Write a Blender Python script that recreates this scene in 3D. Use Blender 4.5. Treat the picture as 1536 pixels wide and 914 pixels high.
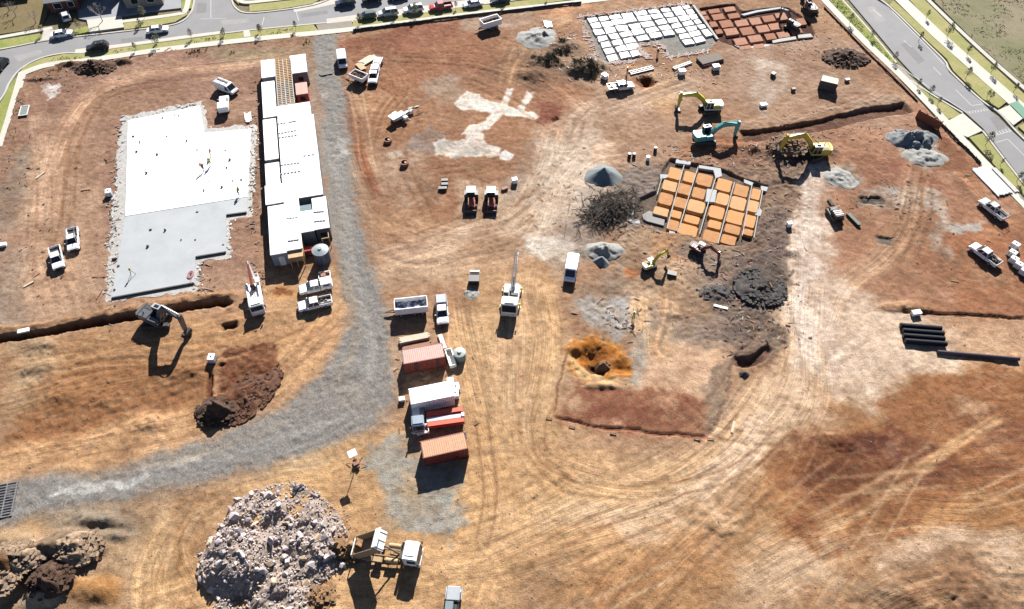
import bpy, bmesh, math, random
import numpy as np
from mathutils import Vector, Matrix
for o in list(bpy.data.objects): bpy.data.objects.remove(o, do_unlink=True)
scene = bpy.context.scene
COL = scene.collection
rnd = random.Random(7)
nrg = np.random.default_rng(11)
# ---------------------------------------------------------------- camera (drone, 91 m up)
CAM_H, PITCH, F = 91.0, math.radians(52), 1100.0
cam = bpy.data.cameras.new('camera'); co = bpy.data.objects.new('camera', cam); COL.objects.link(co)
co.location = (0, 0, CAM_H); co.rotation_euler = (math.radians(90) - PITCH, 0, 0)
cam.sensor_width = 36; cam.lens = 36 * F / 1536; cam.clip_start = .5; cam.clip_end = 6000
scene.camera = co
scene.render.resolution_x, scene.render.resolution_y = 1024, 609
# ---------------------------------------------------------------- sky, sun, exposure
SUN_EL, SUN_AZ = 34.0, 9.5          # the sun stands ahead and a little to the right
w = bpy.data.worlds.new('World'); scene.world = w; w.use_nodes = True
nt = w.node_tree; sky = nt.nodes.new('ShaderNodeTexSky'); sky.sky_type = 'NISHITA'; sky.sun_disc = False
sky.sun_elevation = math.radians(SUN_EL); sky.sun_rotation = math.radians(SUN_AZ); sky.air_density = .5; sky.dust_density = .2
bg = nt.nodes['Background']; bg.inputs[1].default_value = .05
nt.links.new(sky.outputs[0], bg.inputs[0])
sl = bpy.data.lights.new('sun', 'SUN'); sl.energy = 5.0; sl.angle = math.radians(.53); sl.color = (1, .955, .89)
so = bpy.data.objects.new('sun', sl); COL.objects.link(so)
sd = Vector((-math.sin(math.radians(SUN_AZ)) * math.cos(math.radians(SUN_EL)), -math.cos(math.radians(SUN_AZ)) * math.cos(math.radians(SUN_EL)), -math.sin(math.radians(SUN_EL))))
so.rotation_euler = sd.to_track_quat('-Z', 'Y').to_euler(); so.location = (20, 120, 90)
scene.view_settings.view_transform = 'Standard'; scene.view_settings.look = 'None'
scene.view_settings.exposure = 1.52; scene.view_settings.gamma = 1
EXPK = 2.55                          # photo value / albedo on flat sunlit ground at this exposure
# ---------------------------------------------------------------- site survey: photo pixel -> point of the site at height z
def P(u, v, z=0.0):
    a = (u - 768) / F; b = (v - 457) / F
    d = (a, math.cos(PITCH) - b * math.sin(PITCH), -math.sin(PITCH) - b * math.cos(PITCH))
    t = (z - CAM_H) / d[2]
    return (d[0] * t, d[1] * t)
def PP(l, z=0.0): return [P(u, v, z) for u, v in l]
def lin(c):
    c = np.asarray(c, float) / 255.
    return np.where(c <= .04045, c / 12.92, ((c + .055) / 1.055) ** 2.4)
def alb(r, g, b): return tuple(np.clip(lin((r, g, b)) / EXPK, 0, .82))
# ---------------------------------------------------------------- noise
class VN:
    def __init__(s, seed): s.t = np.random.default_rng(seed).random((256, 256)).astype(np.float32)
    def __call__(s, x, y):
        xi = np.floor(x).astype(np.int64); yi = np.floor(y).astype(np.int64)
        fx = (x - xi).astype(np.float32); fy = (y - yi).astype(np.float32)
        fx = fx * fx * (3 - 2 * fx); fy = fy * fy * (3 - 2 * fy)
        x0 = xi & 255; x1 = (xi + 1) & 255; y0 = yi & 255; y1 = (yi + 1) & 255
        t = s.t
        return (t[y0, x0] * (1 - fx) + t[y0, x1] * fx) * (1 - fy) + (t[y1, x0] * (1 - fx) + t[y1, x1] * fx) * fy
VNS = [VN(i) for i in range(12)]
def fbm(x, y, f, octs=4, seed=0, gain=.5):
    a, s, n = 1., 0., 0.
    for i in range(octs):
        s = s + a * (VNS[(seed + i) % 12](x * f + 17.3 * i + seed * 3.7, y * f + 9.1 * i + seed * 5.1) - .5); n += a; a *= gain; f *= 2.03
    return s / n * 2      # about -1..1 (mostly +-0.5)
# ---------------------------------------------------------------- the ground canvas
D = .2
X0, X1, Y0, Y1 = -128., 128., 16., 168.
gx = np.arange(X0, X1 + D / 2, D); gy = np.arange(Y0, Y1 + D / 2, D)
NX, NY = len(gx), len(gy)
GX, GY = np.meshgrid(gx, gy)
Z = (fbm(GX, GY, .035, 3, 1) * .22 + fbm(GX, GY, .22, 3, 2) * .10).astype(np.float32)
ROUGH = np.full((NY, NX), .35, np.float32)
FLOW = np.zeros((NY, NX, 3), np.float32); AMP = np.zeros((NY, NX), np.float32)
C = np.empty((NY, NX, 3), np.float32); C[:] = (172, 136, 106)
n1 = fbm(GX, GY, .03, 4, 3); n2 = fbm(GX, GY, .12, 4, 5); n3 = fbm(GX, GY, .6, 3, 7)
WX = fbm(GX, GY, .10, 3, 8); WY = fbm(GX, GY, .10, 3, 9); WX2 = fbm(GX, GY, .55, 4, 2, .65); WY2 = fbm(GX, GY, .55, 4, 6, .65); LW = fbm(GX, GY, .022, 2, 4)
def sstep(a, b, x):
    t = np.clip((x - a) / (b - a), 0, 1); return t * t * (3 - 2 * t)
def win(pts, m):
    xs = [p[0] for p in pts]; ys = [p[1] for p in pts]
    i0 = max(0, int((min(xs) - m - X0) / D)); i1 = min(NX, int((max(xs) + m - X0) / D) + 2)
    j0 = max(0, int((min(ys) - m - Y0) / D)); j1 = min(NY, int((max(ys) + m - Y0) / D) + 2)
    return slice(j0, max(j0, j1)), slice(i0, max(i0, i1))
def polymask(px, feather=2., warp=1.5, fine=.35, z=0, world=False):
    pts = px if world else PP(px, z); s = win(pts, feather + warp + 1)
    x = GX[s] + WX[s] * warp * 2 + WX2[s] * fine * 2; y = GY[s] + WY[s] * warp * 2 + WY2[s] * fine * 2
    d = np.full(x.shape, 1e9); ins = np.zeros(x.shape, bool)
    n = len(pts)
    for i in range(n):
        ax, ay = pts[i]; bx, by = pts[(i + 1) % n]
        ex, ey = bx - ax, by - ay; L = ex * ex + ey * ey + 1e-9
        t = np.clip(((x - ax) * ex + (y - ay) * ey) / L, 0, 1)
        d = np.minimum(d, (x - ax - t * ex) ** 2 + (y - ay - t * ey) ** 2)
        if abs(ey) > 1e-9:
            c = ((ay > y) != (by > y)) & (x < ex * (y - ay) / ey + ax); ins ^= c
    d = np.sqrt(d); d = np.where(ins, d, -d)
    return s, sstep(-feather, feather, d)
def lay(s, m, col, amt=1., vary=.25, heig=0., rough=None):
    a = np.clip(m * amt * (1 + vary * 2 * (n2[s] + .6 * n3[s])), 0, 1)
    C[s] += (np.asarray(col, np.float32) - C[s]) * a[..., None].astype(np.float32)
    if heig: Z[s] += heig * m
    if rough is not None: ROUGH[s] += (rough - ROUGH[s]) * m
def patch(px, col, amt=1., feather=2., warp=1.5, fine=.8, vary=.4, heig=0., rough=None):
    s, m = polymask(px, feather * .55, warp, fine); lay(s, m, col, amt, vary, heig, rough)
def blob(u, v, ru, rv, col, amt=1., feather=1.5, warp=1.2, **k):
    patch([(u + ru * math.cos(a * math.pi / 7), v + rv * math.sin(a * math.pi / 7)) for a in range(14)], col, amt, feather, warp, **k)
def smooth_path(pts, n=10):
    out = []; m = len(pts)
    for i in range(m - 1):
        p0 = pts[max(i - 1, 0)]; p1 = pts[i]; p2 = pts[i + 1]; p3 = pts[min(i + 2, m - 1)]
        for k in range(n):
            t = k / n
            out.append(tuple(.5 * ((2 * p1[j]) + (-p0[j] + p2[j]) * t + (2 * p0[j] - 5 * p1[j] + 4 * p2[j] - p3[j]) * t * t + (-p0[j] + 3 * p1[j] - 3 * p2[j] + p3[j]) * t ** 3) for j in range(2)))
    out.append(tuple(pts[-1])); return out
SID = [0]; TRK = []
def pathfield(px, half, n=8):
    pts = smooth_path(PP(px), n); s = win(pts, half + 2)
    x = GX[s]; y = GY[s]; best = np.full(x.shape, 1e9); sd_ = np.zeros(x.shape); al = np.zeros(x.shape); acc = 0.
    for i in range(len(pts) - 1):
        ax, ay = pts[i]; bx, by = pts[i + 1]; ex, ey = bx - ax, by - ay; L = math.hypot(ex, ey) + 1e-9
        t = np.clip(((x - ax) * ex + (y - ay) * ey) / (L * L), 0, 1)
        dx = x - ax - t * ex; dy = y - ay - t * ey; d2 = dx * dx + dy * dy
        k = d2 < best
        best = np.where(k, d2, best); sd_ = np.where(k, np.sign(ex * dy - ey * dx) * np.sqrt(d2), sd_); al = np.where(k, acc + t * L, al)
        acc += L
    return s, sd_, al, acc
def track(px, half, col=None, amt=.6, streak=.5, rut=.016, freq=1.5, edge=.15, wob=1.6, flow=True):
    """a worn band of wheel marks that follows a path: lighter or darker soil, ruts, fine streaks"""
    SID[0] += 1; k = SID[0]; TRK.append((px, half))
    s, d, a, L = pathfield(px, half)
    d = d + LW[s] * wob * 3.; half = half * 1.15
    m = 1 - sstep(half * edge, half, np.abs(d)); m = m * sstep(0, 3., a) * sstep(0, 3., L - a) if L > 14 else m
    m = m * np.clip(.62 + 1.1 * n2[s] + .9 * VNS[(k + 5) % 12](d * .35 + k, a * .05) - .3, 0, 1)
    st = VNS[k % 12](d * freq + k * 31.7, a * .012 + k) * .6 + VNS[(k + 3) % 12](d * freq * 2.3 + k * 11.3, a * .03 + k) * .4 - .5
    st = st * 2
    if col is not None:
        q = np.clip(m * amt * (1 + .7 * st + .5 * n2[s]), 0, 1)[..., None]
        C[s] += (np.asarray(col, np.float32) - C[s]) * q.astype(np.float32)
    C[s] *= (1 + .32 * streak * st * m)[..., None].astype(np.float32)
    Z[s] += (rut * st * m).astype(np.float32)
    if flow:
        q = m * streak; g = q > AMP[s]
        FLOW[s] = np.where(g[..., None], np.stack([a, d, np.full(a.shape, k * 7.3)], -1), FLOW[s]).astype(np.float32)
        AMP[s] = np.where(g, q, AMP[s]).astype(np.float32)
def ruts(px, gauge=1.8, wd=.34, col=(120, 84, 60), amt=.45, depth=.07):
    """two wheel lines"""
    s, d, a, L = pathfield(px, 3.)
    br = .55 + .9 * VNS[4](a * .12, a * .0 + 3.3)
    m = np.exp(-((np.abs(d + WX2[s] * .15) - gauge / 2) / wd) ** 2) * br * sstep(0, 2, a) * sstep(0, 2, L - a)
    C[s] += (np.asarray(col, np.float32) - C[s]) * np.clip(m * amt, 0, 1)[..., None].astype(np.float32)
    Z[s] -= (depth * m).astype(np.float32)
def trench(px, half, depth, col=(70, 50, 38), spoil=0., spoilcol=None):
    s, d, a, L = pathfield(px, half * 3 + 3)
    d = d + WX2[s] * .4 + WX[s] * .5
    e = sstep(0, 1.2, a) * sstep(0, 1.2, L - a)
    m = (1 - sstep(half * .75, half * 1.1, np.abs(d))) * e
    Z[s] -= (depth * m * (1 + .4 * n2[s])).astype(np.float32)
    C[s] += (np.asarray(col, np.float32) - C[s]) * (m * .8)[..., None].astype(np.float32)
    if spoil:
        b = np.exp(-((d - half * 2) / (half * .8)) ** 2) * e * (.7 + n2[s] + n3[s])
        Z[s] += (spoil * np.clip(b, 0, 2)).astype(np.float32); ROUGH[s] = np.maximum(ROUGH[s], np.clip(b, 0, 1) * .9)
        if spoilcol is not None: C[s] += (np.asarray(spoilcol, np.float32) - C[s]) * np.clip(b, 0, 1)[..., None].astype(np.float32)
def mound(u, v, rx, ry, h, col=None, amt=.8, p=1.4, rough=.8, rot=0.):
    x, y = P(u, v); m = max(rx, ry) * 1.3; s = win([(x, y)], m)
    dx = GX[s] - x + WX[s] * 1.0 + WX2[s] * .3; dy = GY[s] - y + WY[s] * 1.0 + WY2[s] * .3
    c_, s_ = math.cos(rot), math.sin(rot); dx, dy = c_ * dx + s_ * dy, -s_ * dx + c_ * dy
    r = np.sqrt((dx / rx) ** 2 + (dy / ry) ** 2); f = np.clip(1 - r, 0, 1); f = f * f * (3 - 2 * f) if p > 1.2 else f
    Z[s] += (h * f * (1 + .35 * n3[s] + .5 * n2[s])).astype(np.float32); ROUGH[s] = np.maximum(ROUGH[s], sstep(.0, .3, f) * rough).astype(np.float32)
    if col is not None: lay(s, sstep(0, .35, f), col, amt, .25)
# ---- broad soil colours -------------------------------------------------------------------
C += (n1 * 26)[..., None] * np.array([1, .9, .8], np.float32)
TAN, PALE, BRN, DBRN, RED, GREY = (204, 163, 118), (222, 205, 186), (152, 108, 74), (118, 76, 52), (136, 78, 52), (166, 158, 148)
patch([(-60, 60), (470, 55), (470, 110), (390, 420), (0, 470), (-60, 300)], (156, 124, 103), .9, 6, 3)
patch([(30, 120), (240, 90), (400, 70), (400, 120), (190, 130), (60, 210)], (138, 106, 90), .55, 4, 3)
patch([(300, 78), (470, 62), (470, 84), (330, 96)], (152, 146, 112), .5, 2, 1)
patch([(0, 250), (60, 230), (70, 330), (0, 350)], (146, 132, 116), .7, 4, 3)
patch([(60, 230), (150, 230), (140, 450), (50, 460)], (188, 158, 130), .6, 4, 3)
patch([(0, 380), (50, 380), (60, 480), (0, 490)], (150, 136, 120), .6, 4, 3)
patch([(0, 520), (500, 450), (520, 500), (420, 610), (0, 720)], (178, 136, 96), .9, 4, 2)
patch([(0, 490), (70, 490), (60, 600), (0, 640)], (168, 152, 130), .7, 3, 2)
patch([(60, 560), (300, 545), (310, 620), (120, 650), (0, 690), (0, 620)], (146, 98, 62), .75, 4, 3)
patch([(0, 690), (160, 655), (330, 640), (420, 600), (500, 520), (520, 500), (500, 560), (380, 650), (0, 728)], (208, 164, 118), .75, 2.5, 2)
patch([(390, 400), (520, 400), (522, 480), (400, 500)], (196, 160, 122), .8, 3, 2)
patch([(508, 50), (870, 20), (880, 170), (820, 300), (560, 400), (520, 150)], (160, 118, 88), .85, 5, 3)
patch([(520, 60), (600, 40), (680, 42), (680, 62), (600, 72), (520, 80)], (128, 78, 58), .8, 2, 1.5)
patch([(640, 38), (690, 34), (690, 52), (650, 56)], (140, 88, 68), .6, 1.5, 1)
patch([(690, 30), (870, 8), (880, 22), (800, 42), (700, 54)], (176, 156, 138), .7, 2.5, 2)
patch([(800, 15), (880, 5), (900, 16), (830, 30)], (212, 156, 112), .6, 2, 1.5)
patch([(630, 120), (700, 110), (690, 150), (640, 150)], (170, 156, 140), .6, 3, 2)
patch([(690, 95), (760, 90), (740, 120), (700, 125)], (150, 112, 86), .6, 3, 2)
patch([(600, 215), (640, 185), (660, 200), (655, 235), (610, 225)], (152, 146, 142), .85, 1.5, 1)
patch([(548, 220), (640, 230), (640, 300), (560, 300)], (178, 156, 136), .7, 4, 3)
patch([(690, 270), (740, 268), (800, 290), (770, 330), (700, 340)], (212, 192, 166), .7, 2.5, 1.5)
patch([(560, 310), (640, 330), (720, 345), (700, 362), (600, 360)], (148, 116, 86), .6, 3, 2)
patch([(780, 260), (860, 200), (900, 260), (890, 350), (860, 430), (780, 400)], (176, 166, 152), .8, 5, 3)
patch([(790, 355), (860, 350), (860, 395), (800, 400)], (206, 196, 180), .7, 2, 1.5)
patch([(850, 330), (900, 330), (900, 370), (850, 370)], (138, 132, 128), .5, 2.5, 2)
patch([(690, 420), (850, 430), (870, 520), (820, 650), (700, 650), (690, 520)], (196, 160, 118), .8, 4, 3)
patch([(520, 640), (820, 640), (1080, 680), (1160, 640), (1180, 760), (800, 860), (620, 914), (240, 960), (200, 800), (480, 700)], TAN, .85, 5, 3)
patch([(560, 660), (690, 640), (700, 740), (660, 815), (600, 800), (575, 720)], (166, 162, 152), .85, 1.5, 1.6, .6)
patch([(600, 690), (625, 700), (640, 780), (620, 770)], (196, 164, 124), .55, 1.5, 1)
patch([(800, 770), (960, 760), (1180, 740), (1150, 880), (1000, 940), (800, 940)], (176, 132, 88), .65, 4, 3)
patch([(1000, 790), (1080, 770), (1080, 810), (1010, 815)], (142, 90, 60), .6, 2, 1.5)
patch([(1160, 560), (1230, 590), (1290, 610), (1350, 620), (1380, 560), (1420, 540), (1600, 540), (1600, 800), (1180, 810), (1150, 700)], (166, 116, 74), .9, 3, 2.5)
patch([(1190, 650), (1320, 640), (1360, 660), (1440, 650), (1600, 640), (1600, 700), (1420, 690), (1330, 730), (1240, 775), (1180, 750)], (118, 72, 48), .85, 4, 3)
patch([(1235, 655), (1330, 648), (1330, 668), (1240, 672)], (86, 46, 36), .85, 1.6, 1.2)
patch([(1220, 705), (1290, 705), (1280, 740), (1225, 730)], (92, 54, 40), .8, 2, 1.2)
patch([(1320, 730), (1440, 715), (1500, 740), (1400, 780), (1300, 790)], (194, 146, 96), .6, 3, 2)
patch([(1280, 800), (1510, 796), (1560, 815), (1540, 838), (1300, 838)], (214, 186, 160), .8, 1.6, 1.5)
patch([(1230, 845), (1330, 838), (1340, 880), (1230, 880)], (184, 164, 138), .6, 3, 2)
patch([(1320, 850), (1500, 842), (1480, 914), (1350, 914)], (140, 102, 72), .55, 3, 2)
patch([(1480, 840), (1600, 850), (1600, 930), (1490, 914)], (202, 172, 138), .6, 3, 2)
patch([(1230, 140), (1480, 160), (1560, 300), (1560, 470), (1340, 470), (1230, 420)], (172, 128, 100), .85, 5, 3)
patch([(1400, 330), (1536, 320), (1560, 470), (1400, 468)], (162, 108, 74), .7, 4, 3)
patch([(1280, 235), (1400, 235), (1420, 280), (1290, 285)], (146, 96, 74), .6, 3, 2)
patch([(1390, 180), (1480, 255), (1470, 275), (1420, 250), (1385, 205)], (128, 86, 58), .8, 1.2, .8)
patch([(1100, 60), (1250, 60), (1380, 170), (1240, 180), (1040, 130)], (168, 140, 118), .8, 5, 3)
patch([(1120, 85), (1175, 90), (1185, 140), (1150, 180), (1130, 150)], (204, 192, 178), .7, 2, 1.5)
patch([(880, 100), (1080, 110), (1060, 220), (960, 240), (860, 220)], (170, 140, 116), .7, 5, 3)
patch([(930, 100), (1020, 110), (1010, 170), (960, 150)], (206, 160, 112), .55, 3, 2)
patch([(840, 150), (900, 170), (920, 220), (860, 260), (830, 200)], (206, 188, 168), .7, 4, 3)
patch([(770, 45), (860, 60), (930, 90), (870, 130), (790, 120)], (150, 124, 102), .8, 4, 3)
patch([(760, 70), (880, 110), (870, 132), (790, 130), (740, 110)], (112, 88, 68), .5, 3, 2)
patch([(940, 230), (1190, 240), (1190, 400), (1160, 540), (1080, 550), (900, 480), (930, 330)], (152, 136, 120), .8, 5, 3)
patch([(1090, 380), (1190, 350), (1180, 470), (1150, 545), (1100, 540)], (106, 92, 84), .75, 3, 2, rough=.9)
patch([(900, 270), (1000, 250), (990, 330), (930, 330)], (164, 158, 152), .7, 3, 2)
patch([(1010, 225), (1090, 205), (1150, 230), (1140, 255), (1060, 240)], (172, 118, 84), .6, 2.5, 1.8)
patch([(935, 350), (1040, 350), (1040, 460), (950, 470)], (186, 156, 124), .7, 3, 2)
patch([(985, 350), (1030, 350), (1035, 400), (990, 395)], (204, 146, 96), .5, 2, 1.2)
patch([(880, 460), (970, 445), (975, 490), (900, 505)], (176, 176, 172), .8, 1.5, 1.5, .6, rough=.7)
patch([(940, 490), (970, 490), (960, 560), (945, 560)], (178, 172, 162), .6, 1.5, 1.2)
patch([(1040, 410), (1110, 420), (1130, 480), (1090, 520), (1050, 500)], (142, 128, 120), .5, 3, 2)
# building pad in the middle
patch([(845, 500), (960, 560), (1085, 560), (1090, 600), (1066, 658), (824, 626)], (206, 168, 134), .8, 1.2, .8, rough=.2)
patch([(960, 505), (1090, 520), (1090, 590), (980, 590)], (212, 176, 144), .8, 2.5, 1.5)
patch([(835, 575), (870, 565), (960, 585), (1000, 580), (1050, 595), (1072, 610), (1060, 655), (826, 626)], (142, 92, 68), .9, 1.6, .9, .8)
patch([(900, 600), (1050, 600), (1045, 640), (890, 625)], (128, 78, 58), .6, 2, 1)
patch([(1060, 560), (1095, 540), (1090, 600), (1068, 650), (1055, 645)], (124, 106, 92), .7, 1.2, .8)
patch([(826, 560), (850, 520), (860, 560), (842, 600), (832, 620)], (186, 160, 130), .6, 1.5, 1)
# pale haul road and its lobes
patch([(1150, 590), (1160, 480), (1196, 350), (1200, 250), (1230, 250), (1240, 400), (1290, 440), (1400, 470), (1420, 540), (1380, 570), (1350, 640), (1290, 610), (1200, 580)], (218, 194, 168), .9, 3.5, 2.5, rough=.3)
patch([(1182, 520), (1195, 420), (1205, 260), (1228, 260), (1225, 420), (1216, 500), (1190, 560)], (228, 216, 202), .85, 2, 1.5)
patch([(1380, 470), (1540, 482), (1600, 560), (1400, 545)], (206, 170, 136), .7, 3, 2)
patch([(1365, 470), (1560, 480), (1560, 474), (1365, 464)], (120, 82, 58), .6, 1., .6)
# grey crushed rock spread on the right
patch([(1325, 195), (1400, 195), (1420, 235), (1400, 262), (1350, 235)], (182, 178, 170), .9, 1.5, 1.2)
patch([(1236, 250), (1280, 248), (1285, 275), (1262, 290), (1238, 270)], (178, 174, 166), .9, 1.3, 1, rough=.6)
patch([(1284, 285), (1405, 282), (1412, 312), (1286, 308)], (176, 172, 164), .85, 1.1, .9, rough=.6)
patch([(1395, 330), (1470, 330), (1468, 345), (1420, 348), (1400, 345)], (176, 172, 164), .8, 1.1, .9)
patch([(1395, 350), (1415, 352), (1418, 372), (1436, 380), (1436, 398), (1400, 378)], (176, 172, 164), .8, 1.1, .9)
patch([(1392, 285), (1412, 285), (1418, 370), (1396, 370)], (192, 178, 160), .7, 1.4, .9)
# concrete washed out on the soil
WHT = (238, 232, 220)
for q in ([(681, 154), (692, 140), (700, 136), (716, 140), (726, 150), (760, 160), (808, 172), (806, 181), (750, 172), (690, 164)],
          [(746, 162), (761, 132), (771, 132), (758, 162), (742, 184), (724, 200), (694, 202), (700, 190), (728, 182)],
          [(776, 166), (790, 137), (800, 137), (787, 168)],
          [(700, 200), (722, 198), (734, 214), (752, 220), (748, 232), (690, 236), (652, 232), (650, 212), (664, 206), (676, 212), (700, 208)]):
    patch(q, WHT, 1., .5, .22, .4, .08)
patch([(668, 212), (690, 216), (740, 222), (730, 232), (690, 232)], (190, 188, 178), .7, 1, .8)
blob(664, 216, 9, 6, (172, 172, 162), .8, .5, .4); blob(690, 236, 9, 4, (160, 160, 160), .7, .6, .4)
patch([(748, 230), (760, 223), (774, 232), (766, 240), (752, 238)], (246, 244, 240), 1, .3, .2, .2, .05)
patch([(798, 150), (830, 150), (838, 175), (812, 182), (806, 172)], (128, 74, 56), .8, 1.2, 1)
patch([(54, 132), (74, 126), (94, 134), (70, 150)], (228, 226, 222), .9, .8, .8)
blob(596, 233, 12, 5, (222, 214, 200), .7, 1)
patch([(425, 500), (470, 505), (480, 540), (430, 600), (400, 600), (420, 540)], (202, 160, 116), .7, 2, 1.2)
patch([(338, 530), (400, 520), (418, 545), (402, 600), (345, 615), (330, 580)], (112, 70, 46), .85, 1.4, 1, .5, rough=1)
patch([(352, 545), (362, 540), (372, 600), (360, 600)], (176, 134, 92), .5, .8, .5)
blob(420, 437, 28, 11, (208, 160, 104), .9, 1.2, .8); blob(420, 436, 15, 4.5, (122, 70, 38), .85, .6, .5)
blob(945, 408, 12, 8, (196, 108, 56), .8, .8, .5)
blob(968, 123, 20, 9, (150, 86, 44), .9, .8, .5); 
# bottom left yard
patch([(0, 790), (180, 740), (270, 740), (230, 820), (160, 914), (-40, 940), (-40, 800)], (186, 156, 122), .8, 3, 2)
patch([(90, 770), (200, 752), (195, 800), (150, 830), (110, 800)], (146, 134, 118), .8, 2, 1.5)
patch([(0, 770), (120, 750), (60, 800), (0, 800)], (170, 134, 92), .6, 2, 1.5)
patch([(0, 820), (130, 800), (130, 850), (0, 850)], (152, 134, 114), .7, 2, 1.5)
patch([(100, 880), (170, 875), (180, 914), (90, 920)], (176, 120, 60), .6, 2, 1.5)
# ---- wheel-worn bands -----------------------------------------------------------------------
track([(470, 92), (380, 105), (260, 122), (160, 140), (115, 200), (95, 290), (100, 380), (130, 470)], 5.5, (206, 170, 138), .55, .5)
track([(60, 160), (80, 230), (75, 330), (60, 440)], 4, (196, 166, 138), .4, .4)
track([(-20, 540), (100, 522), (220, 520), (330, 500), (460, 480), (520, 450)], 5.5, (196, 156, 112), .45, .6)
track([(-20, 600), (120, 560), (300, 545), (430, 520)], 5, (184, 142, 98), .4, .7)
track([(-20, 700), (160, 672), (300, 640), (410, 585), (470, 530), (520, 470)], 4.5, (212, 168, 122), .45, .7)
track([(350, 520), (400, 508), (440, 530), (425, 590), (380, 620), (320, 640)], 3.5, (204, 160, 116), .5, .6)
track([(514, 100), (530, 160), (536, 240), (556, 310), (620, 345), (700, 352), (780, 320), (826, 260), (860, 190)], 5, (196, 162, 128), .45, .8)
track([(524, 130), (534, 190), (541, 250), (560, 305)], 1.6, (128, 72, 44), .75, .7, .04)
track([(515, 75), (600, 82), (700, 92), (780, 118), (850, 160), (900, 190)], 6, (148, 104, 76), .4, .8)
track([(560, 80), (590, 100), (600, 130), (575, 170), (560, 230)], 5, (186, 144, 106), .4, .6)
track([(860, 20), (800, 50), (760, 90), (740, 130)], 4, (196, 158, 116), .5, .7)
track([(1040, 118), (960, 140), (880, 165), (840, 230), (826, 300), (780, 345), (660, 375), (560, 400)], 6.5, (212, 190, 166), .5, .6)
track([(940, 215), (870, 225), (830, 270), (815, 340), (790, 400), (780, 500), (770, 600), (780, 700)], 5.5, (210, 180, 148), .45, .7)
track([(560, 380), (620, 395), (700, 380), (790, 360)], 4.5, (206, 178, 146), .45, .6)
track([(700, 440), (705, 520), (720, 600), (745, 680), (760, 780), (720, 930)], 5.5, (210, 170, 122), .4, .8)
track([(820, 420), (830, 500), (815, 580), (800, 640), (820, 690), (900, 720), (1000, 720), (1090, 680), (1150, 610)], 4.5, (210, 172, 128), .45, .9)
track([(1212, 240), (1214, 330), (1212, 420), (1200, 500), (1170, 580), (1100, 680), (1000, 745), (850, 790), (700, 850)], 7.5, (216, 184, 148), .5, .8)
track([(1240, 420), (1225, 520), (1210, 600), (1150, 690), (1060, 780), (960, 870), (900, 940)], 6, (206, 164, 118), .4, .8)
track([(1384, 240), (1384, 300), (1378, 360), (1345, 410), (1290, 450), (1240, 540)], 3.2, (214, 184, 150), .6, .6)
track([(1420, 250), (1470, 300), (1536, 350), (1580, 380)], 5, (176, 128, 92), .4, .7)
track([(1600, 470), (1500, 420), (1440, 390), (1380, 400)], 5, (150, 100, 68), .4, .7)
track([(1600, 620), (1450, 640), (1330, 670), (1230, 700), (1120, 760), (980, 830), (860, 880)], 8, (150, 102, 66), .35, .35)
track([(1600, 720), (1480, 760), (1360, 770), (1240, 800), (1100, 870)], 6, (190, 144, 98), .4, .8)
track([(1600, 560), (1480, 600), (1400, 680), (1330, 760), (1250, 850), (1200, 940)], 6, (176, 126, 82), .3, .35)
track([(1560, 690), (1440, 700), (1330, 715), (1230, 745)], 4, (120, 74, 50), .4, .8)
track([(1540, 815), (1400, 815), (1260, 830), (1100, 890)], 3, (222, 196, 170), .5, .4)
track([(1560, 870), (1460, 870), (1380, 890), (1300, 930)], 4.5, (150, 112, 80), .4, .9, .04)
track([(500, 690), (400, 705), (300, 745), (250, 800), (222, 870), (225, 940)], 4.2, (220, 180, 130), .7, .6)
track([(300, 745), (268, 800), (265, 840), (290, 890)], 1.6, (176, 132, 88), .5, .8)
track([(530, 720), (640, 740), (740, 700), (800, 660)], 6, (212, 170, 122), .3, .6)
track([(200, 940), (330, 900), (500, 905), (640, 900), (760, 840)], 5, (212, 170, 124), .35, .6)
track([(640, 860), (760, 850), (900, 800), (1040, 760)], 5, (214, 172, 126), .4, .8)
track([(975, 430), (980, 480), (985, 540)], 2.4, (214, 172, 124), .6, .6)
track([(1020, 420), (1024, 470), (1010, 520)], 2, (206, 164, 120), .4, .6)
track([(1100, 180), (1180, 175), (1260, 150), (1330, 130)], 4, (196, 160, 134), .4, .6)
for q in ([(980, 560), (1060, 640), (1150, 660), (1220, 640)], [(1120, 620), (1060, 700), (960, 740), (840, 730)], [(1150, 640), (1080, 740), (1000, 800)], [(560, 120), (600, 150), (590, 200)], [(700, 120), (780, 160), (840, 200)],
          [(640, 260), (700, 255), (720, 290)], [(590, 130), (620, 170), (600, 230), (640, 320)], [(1250, 760), (1400, 690), (1540, 640)], [(1160, 720), (1100, 790), (1020, 850)], [(760, 450), (770, 540), (750, 640)],
          [(820, 450), (800, 540), (790, 660), (860, 740)], [(100, 560), (200, 545), (300, 560)], [(70, 640), (220, 600), (330, 560)], [(300, 620), (420, 560), (480, 500)], [(640, 800), (760, 760), (860, 700)],
          [(1300, 500), (1240, 560), (1200, 640)], [(1390, 260), (1388, 330), (1360, 400)], [(1376, 260), (1372, 330), (1340, 400)], [(1205, 260), (1208, 340), (1205, 440)], [(1222, 260), (1226, 340), (1224, 440)],
          [(150, 150), (110, 220), (100, 330)], [(250, 125), (150, 150), (90, 260)], [(600, 90), (720, 100), (820, 140)], [(870, 180), (840, 260), (740, 340)], [(300, 760), (262, 820), (250, 890)], [(1300, 150), (1200, 180)]):
    ruts(q, col=(134, 96, 66), amt=.35)
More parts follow.
